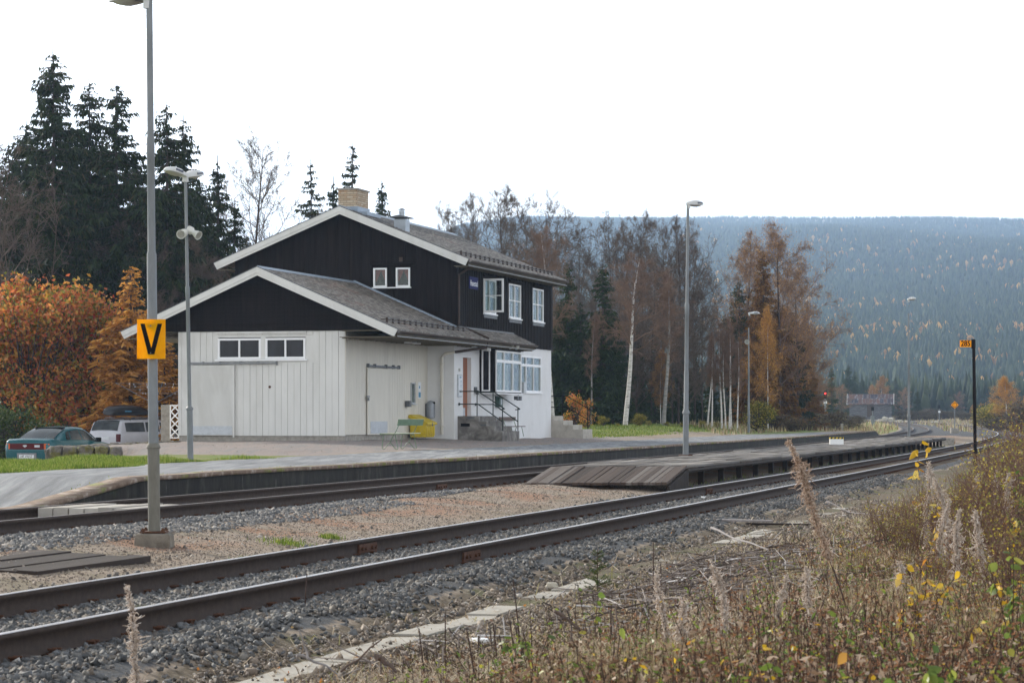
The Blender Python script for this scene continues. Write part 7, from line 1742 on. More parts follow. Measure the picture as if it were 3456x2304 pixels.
# lawn bank on the left, lawn right of the house
X, Y, s, r = vis_pts(280000, 36, 78, 4.9, 40, 101, 1.0, C2, 60, 1100)
L_ = X*SN+Y*CS; Xl = -12.1+0.075*(Y-66)
k = (s > 5.9-0.8*sm((50-L_)/8)+0.2*np.sin(Y*1.3)) & (((L_ < 53+2.0*np.sin(X*2.1)) & (r.uniform(0, 1, len(X)) < np.clip((56-L_)/8, 0, 1))) | ((X < Xl+0.4) & (Y < 65))) & ~((X < Xl-0.5) & (Y > 71))
grass('lawn', X[k], Y[k], r.uniform(0.04, 0.12, k.sum())*(0.7+0.5*np.sin(X[k]*1.7+Y[k])), np.full(k.sum(), 0.012), GR_G, r, 'bright green grass bank between asphalt path and parked cars')
X, Y, s, r = vis_pts(30000, 106, 150, 8.2, 30, 103, 1.0, C2, 0, 2500); k = X > 1.5
grass('lawn', X[k], Y[k], r.uniform(0.05, 0.12, k.sum()), np.full(k.sum(), 0.03), GR_G, r, 'strip of green lawn between platform and wood right of the house')
X, Y, s, r = vis_pts(26000, 118, 240, 1.9, 22, 104, 1.0, C2, 0, 3000); k = (s > np.where(X*SN+Y*CS < 168, 6.2, 1.9)) & (X > 10.5)
grass('dry_grass', X[k], Y[k], r.uniform(0.12, 0.42, k.sum()), np.full(k.sum(), 0.035), GR_D, r, 'dry tall grass on the verge past the far lamp')
X, Y, s, r = vis_pts(22000, 240, 560, -40, 60, 105, 1.0, C2, 0, 3456); k = (np.abs(s) > 2.2) & (np.abs(s_of(C1, X, Y)) > 2.2)
grass('dry_grass', X[k], Y[k], r.uniform(0.2, 0.6, k.sum()), np.full(k.sum(), 0.09), GR_D, r, 'pale dry grass around the shed and beyond the curve')
# moss line + tufts along the platform coping and small tufts between tracks
X, Y, s, r = vis_pts(9000, 36, 150, 1.95, 2.25, 106, 1.0, C2, 0, 3000)
grass('moss_tufts', X, Y, r.uniform(0.01, 0.045, len(X)), np.full(len(X), 0.02), GR_G, r, 'thin line of moss and grass along the platform coping')
X, Y, s, r = vis_pts(60000, 52, 130, 1.3, 2.0, 107, 1.0, C1, 0, 3400); k = (r.uniform(0, 1, len(X)) < 0.5)
grass('weeds', X[k], Y[k], r.uniform(0.03, 0.16, k.sum()), np.full(k.sum(), 0.014), GR_G, r, 'low green weeds under the edge of the timber platform', 'weeds')
# the verge in front: density falls with distance
X, Y, s, r = vis_pts(420000, 5.5, 60, -26, -2.45, 111, 1.15, C1, 300)
dens = np.clip((-s-2.5)/2.2, 0.12, 1)*np.clip(0.45+0.35*(np.sin(X*1.9+Y*0.6)+np.sin(Y*1.1-X*0.9+1)+np.sin(X*4.1-Y*1.7)), 0.06, 1); k = r.uniform(0, 1, len(X)) < dens
X, Y, s = X[k], Y[k], s[k]; H_ = r.uniform(0.04, 0.26, len(X))*np.clip(0.45+(-s-2.5)/5, 0.4, 1.3)*(0.7+0.5*(np.sin(X*3.1)+np.sin(Y*1.7)+1)/3)
grass('dry_grass', X, Y, H_, r.uniform(0.003, 0.007, len(X))*np.clip(Y/14, 0.8, 3), GR_D, r, 'dry brown and green grass of the near verge', 'grass', 0.8)
# matted straw lying over the ground
X, Y, s, r = vis_pts(210000, 6, 46, -24, -1.75, 113, 1.15, C1, 300)
dens = np.clip((-s-2.4)/1.4, 0.07, 1)*(0.45+0.65*(np.sin(X*1.3-Y*0.8)+np.sin(Y*0.9+X*1.7+1) > -0.5)); k = r.uniform(0, 1, len(X)) < dens; X, Y, s = X[k], Y[k], s[k]; n = len(X)
a = r.uniform(0, 6.28, n); ln = r.uniform(0.08, 0.30, n); z0 = ground(X, Y)+r.uniform(0.0, 0.10, n)*np.clip((-s-2.4)/2.5, 0.1, 1); b = np.stack([X, Y, z0], -1); d = np.stack([np.cos(a)*ln, np.sin(a)*ln, r.normal(size=n)*0.05], -1); mid = b+d*0.5+np.array([0, 0, 1.0])*(ln*0.18)[:, None]; w = np.stack([-np.sin(a), np.cos(a), np.zeros(n)], -1)*(r.uniform(0.003, 0.008, n)*np.clip(Y/15, 0.8, 2.5))[:, None]
V = np.stack([b-w*0.5, b+w*0.5, mid+w*0.5, b+d, mid-w*0.5], 1); i = (np.arange(n)*5)[:, None]
STRAW = leafmat('matted_straw', [(0.0, (0.12, 0.085, 0.055)), (0.3, (0.30, 0.22, 0.145)), (0.65, (0.54, 0.43, 0.30)), (0.9, (0.74, 0.64, 0.50)), (1.0, (0.30, 0.28, 0.09))], 0.3, 0.7)
o = link_mesh('matted_grass', np_mesh('matted_grass', V.reshape(-1, 3), [i+np.array([[0, 1, 2, 4]]), i+np.array([[4, 2, 3]])]), STRAW); tag(o, 'matted straw-coloured dead grass lying flat over the near verge', 'grass', None, 'stuff')
# dead leafy weeds: stems with small crumpled leaves
def weeds(X, Y, H, nl, leaf, mat_l, mat_s, seed, name, label, spread=0.10, sw=0.004):
    r = np.random.RandomState(seed); n = len(X); Z = ground(X, Y); a = r.uniform(0, 6.28, n); l = r.uniform(0, 0.75, n)*H
    b = np.stack([X, Y, Z-0.02], -1); t = np.stack([X+np.cos(a)*l, Y+np.sin(a)*l, Z+H], -1)
    SG = np.concatenate([b, t, np.full((n, 1), sw), np.full((n, 1), sw*0.45)], 1); V, F = segs_mesh(name, SG, 3)
    u = np.repeat(r.uniform(0.15, 1, (n, nl)).reshape(-1), 1); base = np.repeat(b, nl, 0); tt = np.repeat(t, nl, 0); c = base+(tt-base)*u[:, None]+r.normal(size=(n*nl, 3))*spread*0.25
    d = unit(r.normal(size=c.shape)*np.array([1, 1, 0.7]))*leaf*r.uniform(0.4, 1.4, (len(c), 1)); w = unit(np.cross(d, r.normal(size=c.shape)))*leaf*0.42
    V2, F2 = quads(c, d, w, -1); nf = len(F)
    me = np_mesh(name, np.concatenate([V, V2]), [np.concatenate([F, F2+len(V)])], mi=np.r_[np.zeros(nf), np.ones(len(F2))]); o = link_mesh(name, me, [mat_s, mat_l]); tag(o, label, 'weeds', None, 'stuff'); return o
X, Y, s, r = vis_pts(10000, 7, 48, -24, -3.0, 121, 1.1, C1, 250); k = r.uniform(0, 1, len(X)) < np.clip((-s-3.0)/2.5, 0.04, 1); X, Y, s = X[k], Y[k], s[k]
weeds(X, Y, r.uniform(0.08, 0.28, len(X))*np.clip(0.6+(-s-3)/7, 0.5, 1.5), 13, 0.042, WD_D, STEM, 122, 'dead_weeds', 'tangle of dead reddish-brown leafy weeds in the verge')
X, Y, s, r = vis_pts(5200, 9, 40, -22, -3.4, 123, 1.1, C1, 250); k = r.uniform(0, 1, len(X)) < np.clip((-s-3.6)/2.5, 0.08, 1); X, Y, s = X[k], Y[k], s[k]
weeds(X, Y, r.uniform(0.08, 0.30, len(X)), 9, 0.034, LF_G, STEM, 124, 'green_weeds', 'low fresh green weeds mixed into the verge')
X, Y, s, r = vis_pts(620, 10, 40, -22, -4.6, 125, 1.1, C1, 250); k = r.uniform(0, 1, len(X)) < np.clip((-s-4.8)/3, 0.0, 1); X, Y, s = X[k], Y[k], s[k]
weeds(X, Y, r.uniform(0.15, 0.45, len(X)), 6, 0.034, LF_Y, STEM, 126, 'yellow_leaved_weeds', 'scattered yellow-leaved herbs among the dead weeds')
# fallen sticks and litter
X, Y, s, r = vis_pts(5200, 11, 45, -9, -2.4, 131, 1.0, C1, 200); k = r.uniform(0, 1, len(X)) < np.where((Y > 16) & (s < -2.7), 1, 0.25); X, Y = X[k], Y[k]; n = len(X)
a = r.uniform(0, 6.28, n); ln = r.uniform(0.04, 0.30, n)*(1+2.2*(r.uniform(0, 1, n) < 0.05)); z = ground(X, Y)+r.uniform(0.005, 0.07, n); dz = r.normal(size=n)*0.05
V, F = segs_mesh('s', np.stack([X, Y, z, X+np.cos(a)*ln, Y+np.sin(a)*ln*1.0, np.maximum(z+dz, z-0.02), r.uniform(0.002, 0.008, n), r.uniform(0.002, 0.005, n)], -1), 4)
o = link_mesh('dead_sticks', np_mesh('dead_sticks', V, [F]), STICK); tag(o, 'grey dead sticks and cut stalks littering the verge beside the cable trough', 'sticks', None, 'stuff')
X, Y, s, r = vis_pts(2600, 12, 40, -6, 5.5, 133, 1.0, C1, 0); k = r.uniform(0, 1, len(X)) < np.where(s < -2.4, 0.6, 0.10); X, Y = X[k], Y[k]; n = len(X)
c = np.stack([X, Y, ground(X, Y)+0.015], -1); d = unit(r.normal(size=(n, 3))*np.array([1, 1, 0.35]))*r.uniform(0.02, 0.045, (n, 1)); w = unit(np.cross(d, r.normal(size=(n, 3))))*0.022
V, F = quads(c, d, w, -1); o = link_mesh('fallen_leaves', np_mesh('fallen_leaves', V, [F]), LF_O); tag(o, 'fallen orange and tan leaves scattered on gravel and verge', 'leaves', None, 'stuff')
# mossy patches/tufts between the tracks
for i, (px, y_, lab) in enumerate([(845, 1878, 'small green tuft beside the near rail, left one'), (970, 1835, 'larger olive tuft of moss beside the near rail'), (1115, 1810, 'tiny green tuft beside the rail right of the olive one')]):
    Yt = (CAMZ+0.13)*FN/(y_-HN); Xt = X_at(px, Yt); r = np.random.RandomState(i+5); n = 260; q = r.normal(size=(n, 2))*np.array([0.09, 0.14])*(0.7 if i != 1 else 1.4)
    V, F = blades(Xt+q[:, 0], Yt+q[:, 1], ground(Xt+q[:, 0], Yt+q[:, 1]), r.uniform(0.02, 0.08, n), np.full(n, 0.008), r, 0.7); o = link_mesh('grass_tuft', np_mesh('grass_tuft', V, F), GR_G); tag(o, lab, 'grass tuft')
# fireweed stalks with seed fluff
def fireweed(px, Y, pyb, pyt, lean, label, mat, width=0.05, seed=1, group=None, fl0=0.35, leafy=False, dark=False):
    X = X_at(px, Y); zb = min(gz(X, Y), Z_at(pyb, Y)); zt = Z_at(pyt, Y); H = zt-zb; r = np.random.RandomState(seed); n = 12; u = np.linspace(0, 1, n+1)
    P = np.stack([lean*H*u**1.2+0.012*np.sin(u*7+seed)+(0.10*H*math.sin(seed*2.3)*u**3 if group else 0), 0.02*np.sin(u*5), H*u*(1-0.06*u)], -1)
    ro = empty('fireweed_stalk', (X, Y, zb)); tag(ro, label, 'dead flower stalk', group)
    SG = np.concatenate([P[:-1], P[1:], (0.006-0.004*u[:-1])[:, None], (0.006-0.004*u[1:])[:, None]], 1); V, F = segs_mesh('stem', SG, 5); link_mesh('stem', np_mesh('stem', V, [F], smooth=True), STEM, ro)
    m_ = int(620*(1-fl0)*H/0.8)+60; t = fl0+(1-fl0)*r.uniform(0, 1, m_); c = np.stack([np.interp(t, u, P[:, k]) for k in range(3)], -1)
    wd = 1.3*width*(0.30+0.7*np.sin(PI*np.clip((t-fl0)/(1-fl0), 0, 1))**0.6)*(0.35+0.9*np.sin(t*23+seed*1.7)**2*np.sin(t*9+seed)**2+0.15*r.uniform(0, 1, m_))*r.uniform(0.5, 1.5, m_)
    S2 = []; p0 = c+r.normal(size=(m_, 3))*0.006; dr = unit(r.normal(size=(m_, 3))+np.array([0.3*math.sin(seed), 0, -0.1]))
    for k in range(4):
        ln = wd[:, None]*0.27; p1 = p0+dr*ln; S2.append(np.concatenate([p0, p1, np.full((m_, 1), 0.0034*(1-k*0.12)), np.full((m_, 1), 0.0029*(1-k*0.15))], 1)); p0 = p1; dr = unit(dr+r.normal(size=(m_, 3))*0.75)
    V, F = segs_mesh('seed_fluff', np.concatenate(S2), 3); link_mesh('seed_fluff', np_mesh('seed_fluff', V, [F]), mat, ro)
    return ro
fireweed(2868, 15.0, 2104, 1440, -0.31, 'tallest leaning fireweed stalk with long brown fluffy seed head', FLUFB, 0.062, 1, fl0=0.36)
fireweed(480, 13.5, 2420, 1945, -0.10, 'fluffy fireweed stalk in front of the rails at lower left', FLUFF, 0.045, 2, fl0=0.03)
FW = 'dry fluffy fireweed stalks in the right verge'
for i, (px, Y, pyb, pyt, ln, mt, wd) in enumerate([(2450, 13.5, 2290, 1860, -0.02, FLUFF, 0.045), (2255, 13.0, 2300, 1905, -0.10, FLUFF, 0.04), (2310, 12.6, 2330, 2010, -0.05, FLUFF, 0.05), (2740, 14.0, 2170, 1895, 0.0, FLUFF, 0.05), (2630, 14.5, 2080, 1930, 0.0, FLUFF, 0.035), (3130, 22.0, 1750, 1540, 0.0, FLUFF, 0.06), (3210, 20.0, 1860, 1590, -0.08, FLUFF, 0.06), (3230, 17.0, 1960, 1700, -0.06, FLUFF, 0.055), (3320, 16.5, 1880, 1700, -0.02, FLUFF, 0.06), (3400, 24.0, 1720, 1580, 0.03, FLUFF, 0.06), (3170, 19.0, 1800, 1665, 0.0, FLUFF, 0.05), (3030, 16.0, 1960, 1880, 0.1, FLUFF, 0.06), (3290, 27.0, 1680, 1585, 0.02, FLUFF, 0.05), (3360, 26.0, 1690, 1570, -0.02, FLUFF, 0.05)]):
    pos_ = ['just left of the long cable-trough gap', 'low at bottom centre', 'near the bottom edge', 'right of the tallest stalk', 'small, behind the tallest stalk', 'beside the base of the numbered post', 'between post and right edge', 'in the dead weeds right of centre', 'in the right-hand weeds', 'at the far right edge', 'short, below the numbered post', 'bent over sideways above the yellow leaves', 'far, in the upper right scrub', 'far right, in the upper scrub'][i]
    fireweed(px, Y, pyb, pyt, ln, 'pale fluffy fireweed stalk '+pos_, mt, wd, 10+i, FW, 0.12)
# red-brown dock-like stalks, dense on the right
X, Y, s, r = vis_pts(3800, 9, 40, -22, -3.6, 127, 1.1, C1, 250); k = r.uniform(0, 1, len(X)) < np.clip((-s-3.8)/2.5, 0.05, 1)*(0.4+0.6*(np.sin(X*2.1+Y)+np.sin(Y*1.4-X*1.3) > -0.2)); X, Y, s = X[k], Y[k], s[k]
DOCK = leafmat('red_brown_seedheads', [(0.0, (0.11, 0.045, 0.026)), (0.5, (0.25, 0.11, 0.055)), (1.0, (0.42, 0.22, 0.12))], 0.3, 0.8)
weeds(X, Y, r.uniform(0.16, 0.42, len(X))*np.clip(0.5+(-s-3)/8, 0.5, 1.3), 24, 0.024, DOCK, STEM, 128, 'red_brown_weeds', 'dense red-brown seedy weeds on the right of the verge', 0.12, 0.003)
# plain dark dead stalks
DS = 'bare dark stalks in the lower verge'
for i, (px, Y, pyb, pyt, ln) in enumerate([(1745, 14.2, 2300, 2095, -0.12), (1435, 14.6, 2270, 2120, -0.1), (1605, 14.2, 2310, 2120, -0.15), (1755, 17.5, 2110, 1955, -0.1), (1680, 15.5, 2200, 2100, -0.1), (1503, 16.5, 2150, 2070, 0.0), (2230, 19, 2010, 1900, 0.0), (2205, 20, 1960, 1830, 0.0), (2060, 15, 2200, 2040, 0.02), (1030, 20, 2010, 1935, 0.05), (2215, 13.6, 2310, 2120, 0.0), (2560, 13.5, 2304, 2100, 0.0)]):
    X = X_at(px, Y); zb = min(gz(X, Y), Z_at(pyb, Y)); H = Z_at(pyt, Y)-zb; u = np.linspace(0, 1, 6); P = np.stack([ln*H*u**1.3, 0.01*np.sin(u*6+i), H*u], -1)
    V, F = segs_mesh('x', np.concatenate([P[:-1], P[1:], (0.0065-0.003*u[:-1])[:, None], (0.0065-0.003*u[1:])[:, None]], 1), 5); o = link_mesh('dead_stalk', np_mesh('dead_stalk', V, [F], smooth=True), STEM); o.location = (X, Y, zb); tag(o, 'bare dark upright dead stalk in the lower verge', 'dead stalk', DS)
# saplings with broad leaves
def sapling(px, Y, pyb, pyt, label, mat, nl, leaf, seed, spread=0.25, group=None, name='willow_sapling'):
    X = X_at(px, Y); zb = min(gz(X, Y), Z_at(pyb, Y)); H = max(Z_at(pyt, Y)-zb, 0.12); r = np.random.RandomState(seed); ro = empty(name, (X, Y, zb)); tag(ro, label, 'young plant', group)
    SG = []; C_ = []; ns = max(3, nl//7)
    for i in range(ns):
        a = r.uniform(0, 6.28); l = r.uniform(0.1, 1.0)*spread; h = H*r.uniform(0.55, 1.0); p0 = np.array([r.normal()*0.02, r.normal()*0.02, 0]); p1 = np.array([math.cos(a)*l*0.4, math.sin(a)*l*0.4, h*0.55]); p2 = np.array([math.cos(a)*l, math.sin(a)*l, h])
        SG += [(*p0, *p1, 0.004, 0.003), (*p1, *p2, 0.003, 0.0015)]
        for j in range(max(1, nl//ns)): t = r.uniform(0.3, 1); C_.append(p0+(p1-p0)*t*2 if t < 0.5 else p1+(p2-p1)*(t-0.5)*2)
    V, F = segs_mesh('stem', SG, 4); link_mesh('stem', np_mesh('stem', V, [F]), STEM, ro)
    C_ = np.array(C_); n = len(C_); d = unit(r.normal(size=(n, 3))*np.array([1, 1, 0.6])+np.array([0, 0, -0.15])); w = unit(np.cross(d, r.normal(size=(n, 3))+np.array([0, 0, 1.2]))); nrm = np.cross(d, w)
    L = leaf*r.uniform(0.6, 1.3, (n, 1)); prof = [(0.0, 0.03), (0.2, 0.34), (0.45, 0.42), (0.75, 0.26), (1.0, 0.02)]; vs = []
    for t, q in prof:
        mid = C_+d*L*t-np.array([0, 0, 1.0])*L*0.22*t*t
        vs += [mid-w*L*q*0.85+nrm*L*0.10*q*2, mid, mid+w*L*q*0.85+nrm*L*0.10*q*2]
    V = np.stack(vs, 1); F = []
    for k in range(4):
        for e in (0, 1): F.append((np.arange(n)*15)[:, None]+np.array([[k*3+e, k*3+e+1, k*3+e+4, k*3+e+3]]))
    link_mesh('leaves', np_mesh('leaves', V.reshape(-1, 3), [np.concatenate(F)], smooth=True), mat, ro); return ro
sapling(2790, 8.6, 2400, 2060, 'single stem with one large drooping yellow leaf near the bottom centre-right', LF_Y, 3, 0.055, 61, 0.03)
sapling(2860, 9.6, 2380, 2190, 'small plant with yellow and cream leaves at the bottom right of centre', LF_Y, 7, 0.05, 62, 0.08)
YS = 'yellow-leaved willow saplings in the right verge'
for i, (px, Y, pyb, pyt, nl, lf, sp_, loc) in enumerate([(3120, 15.0, 2120, 1850, 34, 0.040, 0.24, 'in the middle of the right-hand weeds'), (3230, 14.5, 2140, 1940, 24, 0.040, 0.22, 'a little right of the middle one'), (3370, 14.0, 2120, 1900, 26, 0.042, 0.2, 'near the right edge'), (3060, 13.5, 2180, 1990, 18, 0.036, 0.16, 'left of the middle one'), (3150, 19.0, 1860, 1660, 14, 0.045, 0.25, 'higher up below the numbered post'), (3420, 20.0, 1880, 1730, 22, 0.05, 0.3, 'far right above the red leaves'), (3105, 30.0, 1600, 1490, 14, 0.085, 0.12, 'tall and thin in front of the curving rails'), (3400, 12.5, 2260, 2060, 22, 0.04, 0.2, 'low at the lower right')]):
    sapling(px, Y, pyb, pyt, 'yellow-leaved sapling '+loc, LF_Y, int(nl*1.6), lf*1.25, 70+i, sp_*1.15, YS)
for i, (px, Y, pyb, pyt, nl, lf, sp_, loc) in enumerate([(1755, 14.3, 2240, 2140, 16, 0.045, 0.12, 'leafy green plant at the bottom centre beside a dark stalk'), (3190, 9.5, 2420, 2180, 34, 0.045, 0.2, 'bright green birch seedling at the bottom right'), (3080, 8.8, 2440, 2230, 26, 0.045, 0.16, 'bright green leaves at the very bottom, right of centre'), (3300, 9.2, 2430, 2150, 28, 0.042, 0.2, 'green leafy sapling at the bottom right corner'), (3420, 12.0, 2240, 1800, 40, 0.045, 0.28, 'tall green-leaved sapling at the right edge'), (3440, 22.0, 1800, 1570, 40, 0.05, 0.4, 'green sapling at the upper right edge'), (2720, 9.4, 2420, 2250, 22, 0.04, 0.2, 'low green leaves at bottom centre-right'), (2550, 10.0, 2390, 2150, 10, 0.045, 0.12, 'sparse green plant at the bottom right of the trough'), (2950, 12.0, 2300, 2170, 20, 0.035, 0.18, 'green plant below the yellow saplings')]):
    sapling(px, Y, pyb, pyt, loc, LF_G, int(nl*1.4), lf*1.2, 90+i, sp_, None, 'green_sapling')
rr_ = random.Random(77); LS = 'leafy seedlings crowding the lower right corner'
for i in range(34):
    Yq = rr_.uniform(9.0, 15.0); pxq = rr_.uniform(2550, 3480) if i < 26 else rr_.uniform(1500, 2550); top_ = HN + (CAMZ-0.05-rr_.uniform(0.10, 0.42))*FN/Yq
    sapling(pxq, Yq, top_+400, top_, 'leafy seedling', LF_Y if i % 3 == 0 else LF_G, rr_.randint(9, 22), rr_.uniform(0.034, 0.05), 300+i, 0.14, LS, 'leafy_seedling')
ranked(LS, '%s leafy green or yellow seedling from the left along the bottom right of the verge')
# twiggy willow scrub on the right
TWM = []
for i in range(3):
    r = random.Random(200+i); SG = []; tips = []
    for j in range(34):
        a = r.uniform(0, 6.28); l = r.uniform(0.15, 0.6); h = r.uniform(0.45, 1.0); p = Vector((r.gauss(0, 0.09), r.gauss(0, 0.09), 0)); e = Vector((math.cos(a)*l, math.sin(a)*l, h)); m_ = p.lerp(e, 0.5)+Vector((r.gauss(0, .03), r.gauss(0, .03), 0.08)); SG += [(*p, *m_, 0.006, 0.004), (*m_, *e, 0.004, 0.0015)]
        for q in range(9): b_ = m_.lerp(e, r.uniform(-0.6, 0.9)); t_ = b_+Vector((r.gauss(0, 0.09), r.gauss(0, 0.09), r.uniform(0.03, 0.20))); SG.append((*b_, *t_, 0.0026, 0.001)); tips.append(t_[:])
    V, F = segs_mesh('twigs', SG, 3); tp = np.array(tips); rr = np.random.RandomState(i); k = rr.randint(0, len(tp), 520); c = tp[k]+rr.normal(size=(520, 3))*0.03; d = unit(rr.normal(size=(520, 3)))*0.036*rr.uniform(0.5, 1.2, (520, 1)); w = unit(np.cross(d, rr.normal(size=(520, 3))))*0.02
    V2, F2 = quads(c, d, w, -1); TWM.append((np_mesh('twigs', V, [F]), np_mesh('leaves', V2, [F2])))
M_redtw = simple('red_brown_twigs', (0.15, 0.085, 0.062), 0.7, 0, 0.3, 5)
SCL = leafmat('scrub_leaves', [(0.0, (0.16, 0.09, 0.05)), (0.4, (0.26, 0.17, 0.07)), (0.7, (0.22, 0.25, 0.05)), (1.0, (0.62, 0.46, 0.07))], 0.4, 0.6)
SC = 'red-brown twiggy scrub along the right verge'
r = random.Random(9)
for i, (px, Y, sc) in enumerate([(2990, 24, 0.62), (3080, 21, 0.68), (3150, 26, 0.72), (3230, 23, 0.75), (3300, 20, 0.8), (3360, 25, 0.95), (3420, 22, 1.0), (3470, 27, 1.1), (3340, 30, 0.95), (3410, 33, 1.1), (3470, 36, 1.25), (3250, 30, 0.7), (3060, 27, 0.55), (3440, 18, 0.8), (3380, 16, 0.6), (3330, 38, 0.9), (3400, 42, 1.2), (3460, 46, 1.5), (3500, 30, 1.2), (3180, 17.5, 0.5), (2900, 19, 0.38), (3270, 36, 0.75), (3540, 24, 1.1), (3030, 18, 0.4)]):
    tw, lv = TWM[i % 3]; plant('twiggy_shrub', [('twigs', tw, M_redtw), ('leaves', lv, SCL)], X_at(px, Y), Y, 'leafless red-brown twiggy willow shrub in the right verge', 'shrub', SC, sc, r.uniform(0, 6), -0.02)
ranked(SC, '%s red-brown twiggy willow shrub from the left in the right verge')
ranked(DS, '%s bare dark dead stalk from the left in the lower verge')
# low heathery clumps, dark, between the straw
X, Y, s, r = vis_pts(9000, 9, 40, -20, -3.0, 141, 1.1, C1, 250); k = (np.sin(X*2.3+1)+np.sin(Y*1.3-X)+np.sin(X*0.9+Y*2.1)) > 0.75; X, Y, s = X[k], Y[k], s[k]
HEATH = leafmat('heathery_leaves', [(0.0, (0.025, 0.022, 0.012)), (0.4, (0.07, 0.05, 0.028)), (0.75, (0.12, 0.065, 0.04)), (0.9, (0.10, 0.12, 0.03)), (1.0, (0.22, 0.17, 0.05))], 0.25, 0.8)
weeds(X, Y, r.uniform(0.06, 0.22, len(X)), 22, 0.022, HEATH, STEM, 142, 'heather', 'dark brown-green heathery clumps between the straw of the verge', 0.22, 0.003)
# brushwood: cut branches in a heap
r = np.random.RandomState(151); n = 1500; Y = r.uniform(17.5, 27, n); px = r.normal(2360, 230, n); X = X_at(px, Y); s = s_of(C1, X, Y); k = (s < -2.9) & (s > -9); X, Y = X[k], Y[k]; n = len(X)
a = r.normal(0.3, 0.9, n); ln = r.uniform(0.15, 0.75, n); z = ground(X, Y)+r.uniform(0.01, 0.16, n); dz = r.normal(size=n)*0.07; SG = []
mx_, my_, mz_ = X+np.cos(a)*ln*0.5+r.normal(size=n)*0.02, Y+np.sin(a)*ln*0.5, z+dz*0.5+r.normal(size=n)*0.02; rd = r.uniform(0.0025, 0.0085, n)
V, F = segs_mesh('b', np.concatenate([np.stack([X, Y, z, mx_, my_, mz_, rd, rd*0.8], -1), np.stack([mx_, my_, mz_, X+np.cos(a+0.2)*ln, Y+np.sin(a+0.2)*ln, np.maximum(z+dz, z-0.03), rd*0.8, rd*0.4], -1)]), 4)
o = link_mesh('brushwood', np_mesh('brushwood', V, [F]), STICK); tag(o, 'heap of cut grey and brown brushwood beyond the cable trough', 'brushwood', None, 'stuff')
X, Y, s, r = vis_pts(900, 15, 28, -9, -3.0, 153, 1.0, C1, 0); n = len(X); H_ = r.uniform(0.06, 0.22, n)
V, F = segs_mesh('b', np.stack([X, Y, ground(X, Y)-0.02, X+r.normal(size=n)*0.03, Y, ground(X, Y)+H_, np.full(n, 0.006), np.full(n, 0.005)], -1), 5)
o = link_mesh('cut_stubs', np_mesh('cut_stubs', V, [F]), STICK); tag(o, 'short cut stubs of saplings standing in the cleared verge', 'stubs', None, 'stuff')
# small spruce seedlings
SS_ = spruce_meshes(0.55, 0.20, 66, 0.03, 9.0, 0.2, 0.1, 0.8, 0.018)
def seedling_mesh(seed):
    r = np.random.RandomState(seed); C = []; D = []; Wv = []; sg = [(0, 0, 0, 0, 0, 0.5, 0.006, 0.003)]
    for i in range(46):
        t = r.uniform(0.02, 0.95); az = r.uniform(0, 6.28); L = 0.19*(1-t)**0.8+0.02; n = max(4, int(L/0.008)); u = np.linspace(0.1, 1, n); P = np.stack([np.cos(az)*L*u, np.sin(az)*L*u, t*0.5+L*0.35*u], -1)
        sg.append((0, 0, t*0.5, *P[-1], 0.003, 0.0015)); 
        for q in range(3): d = unit(np.array([math.cos(az), math.sin(az), 0.4])*0.6+r.normal(size=(n, 3))*0.8)*0.022; C.append(P); D.append(d); Wv.append(unit(np.cross(d, r.normal(size=(n, 3))))*0.005)
    V, F = quads(np.concatenate(C), np.concatenate(D), np.concatenate(Wv), 0.4); c = np_mesh('crown', V, [F]); V, F = segs_mesh('trunk', sg, 5); return np_mesh('trunk', V, [F]), c
sm_, cm_ = seedling_mesh(4)
SDL = leafmat('seedling_needles', [(0.0, (0.03, 0.07, 0.02)), (0.6, (0.08, 0.12, 0.03)), (1.0, (0.18, 0.17, 0.04))], 0.35, 0.6)
for px, y_, top, lab, xs in ((2017, 2010, 1848, 'small green spruce seedling growing beside the cable trough', 1.0), (478, 2180, 2090, 'bushy little spruce seedling at the foot of near ballast, lower left', 1.9), (2085, 1990, 1950, 'tiny low spruce seedling right of the taller one', 1.6)):
    Yt = (CAMZ+0.30)*FN/(y_-HN); Xt = X_at(px, Yt); plant('spruce_seedling', [('trunk', sm_, STEM), ('crown', cm_, SDL)], Xt, Yt, lab, 'seedling', None, (y_-top)/FN*Yt/0.5, 0.3, -0.01, xs)
# notable branches and boards on the verge
def stick(px0, py0, px1, py1, Y, rad, label, mat, sag=0.02, rise=0.0, dY=0.0):
    p0 = Vector((X_at(px0, Y), Y, Z_at(py0, Y))); p1 = Vector((X_at(px1, Y+dY), Y+dY, Z_at(py1, Y+dY))); b = MB(); n = 7; pts = []
    for i in range(n+1): t = i/n; q = p0.lerp(p1, t); pts.append((q.x, q.y+0.03*math.sin(t*5), q.z-sag*math.sin(PI*t)+0.008*math.sin(t*11)))
    b.tube(pts, [rad*(1-0.55*i/n) for i in range(n+1)], 7); o = b.build('fallen_branch', mat, smooth=True); tag(o, label, 'branch'); return o
M_greyst = simple('grey_dead_branch', (0.30, 0.275, 0.27), 0.8, 0, 0.25, 12); M_brst = simple('brown_dead_branch', (0.13, 0.095, 0.08), 0.8, 0, 0.3, 12)
stick(1150, 2265, 1290, 2150, 15.6, 0.009, 'forked grey-brown branch rising across the cable trough, lower left', M_brst, 0.01)
stick(1000, 2210, 1140, 2268, 15.8, 0.011, 'pale thin twig lying across the cable trough', M_greyst, -0.01)
stick(1040, 2225, 1010, 2118, 15.7, 0.008, 'pale twig standing up beside the cable trough', M_greyst, 0.0)
stick(2400, 1780, 2590, 1850, 24.5, 0.012, 'long pale grey branch below the tallest fireweed', M_greyst, 0.015, dY=-2)
stick(2790, 1690, 2970, 1735, 27.5, 0.008, 'thin grey bent branch pointing at the ballast', M_greyst, 0.05, dY=-1)
stick(2640, 1905, 2860, 1935, 19.5, 0.009, 'grey branch lying in the brushwood right of centre', M_greyst, 0.01)
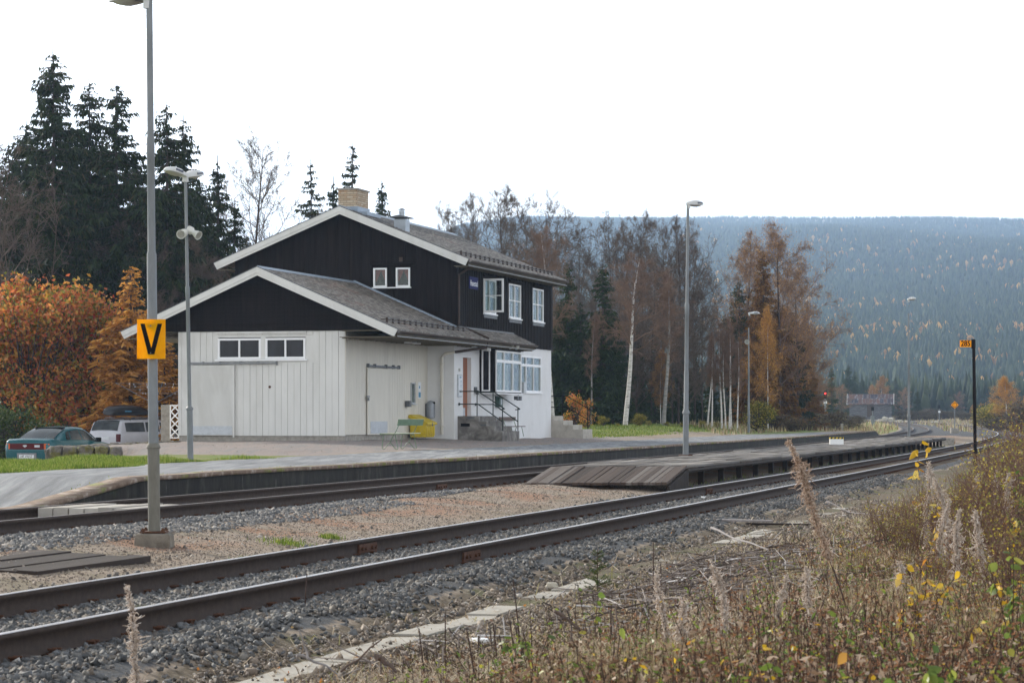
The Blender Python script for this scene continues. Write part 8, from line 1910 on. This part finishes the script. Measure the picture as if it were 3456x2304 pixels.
stick(2740, 1780, 2810, 1830, 22.0, 0.014, 'dark short branch beside the brushwood', M_brst, 0.0)
stick(1870, 2060, 2060, 2190, 16.8, 0.012, 'brown dead stalk leaning in the lower middle verge', M_brst, 0.0)
stick(1270, 2215, 1340, 2260, 15.0, 0.02, 'dark rotten branch stub near the bottom of the verge', M_brst, 0.0)
for i, (px, y_, ln, rz, lab, mt) in enumerate([(2470, 1775, 1.2, 0.1, 'split grey board lying on the verge below the ballast', M_greyst), (2640, 1772, 1.1, 0.05, 'dark wet old board lying next to the pale split board', M_darkplank), (1625, 2155, 0.12, 0.5, 'white flat wood chip near the bottom centre', M_frame), (2380, 1700, 0.15, 0.2, 'pale flat stone chip by the near rail', M_frame)]):
    Yt = (CAMZ+0.27)*FN/(y_-HN); Xt = X_at(px, Yt); b = MB(); b.box(-ln/2, ln/2, -0.07, 0.07, 0, 0.03); o = b.build('board', mt, bevel=0.006, loc=(Xt, Yt, gz(Xt, Yt)+0.015)); o.rotation_euler = (0.02, 0.02, rz); tag(o, lab, 'board')
rock('stone', (X_at(1683, 27.8), 27.8, -0.15), 0.075, 0.05, 0.035, M_pale, None, 3, 3, 0.2); tag(COL.objects[-1], 'smooth pale oval stone lying between the near rails', 'stone')
rock('stone', (X_at(1862, 24.0), 24.0, gz(X_at(1862, 24.0), 24.0)+0.04), 0.06, 0.045, 0.035, M_pale, None, 7, 3, 0.2); tag(COL.objects[-1], 'smooth pale stone resting on the cable trough lids', 'stone')
# ------------------------------------------------------------------ air
hz = MB(); hz.box(-2000, 3200, -60, 6700, -40, 470); o = hz.build('haze', None) if False else None
m = bpy.data.materials.new('haze_air'); m.use_nodes = True; m.node_tree.nodes.clear(); k = NT(m); oo = k.node('ShaderNodeOutputMaterial'); pv = k.node('ShaderNodeVolumePrincipled')
pv.inputs['Color'].default_value = (0.50, 0.70, 1.0, 1); pv.inputs['Density'].default_value = 0.00018; pv.inputs['Anisotropy'].default_value = 0.45
k.link(pv.outputs[0], oo.inputs['Volume'])
o = hz.build('haze', m); tag(o, 'pale blue autumn haze filling the valley', 'haze', None, 'stuff')
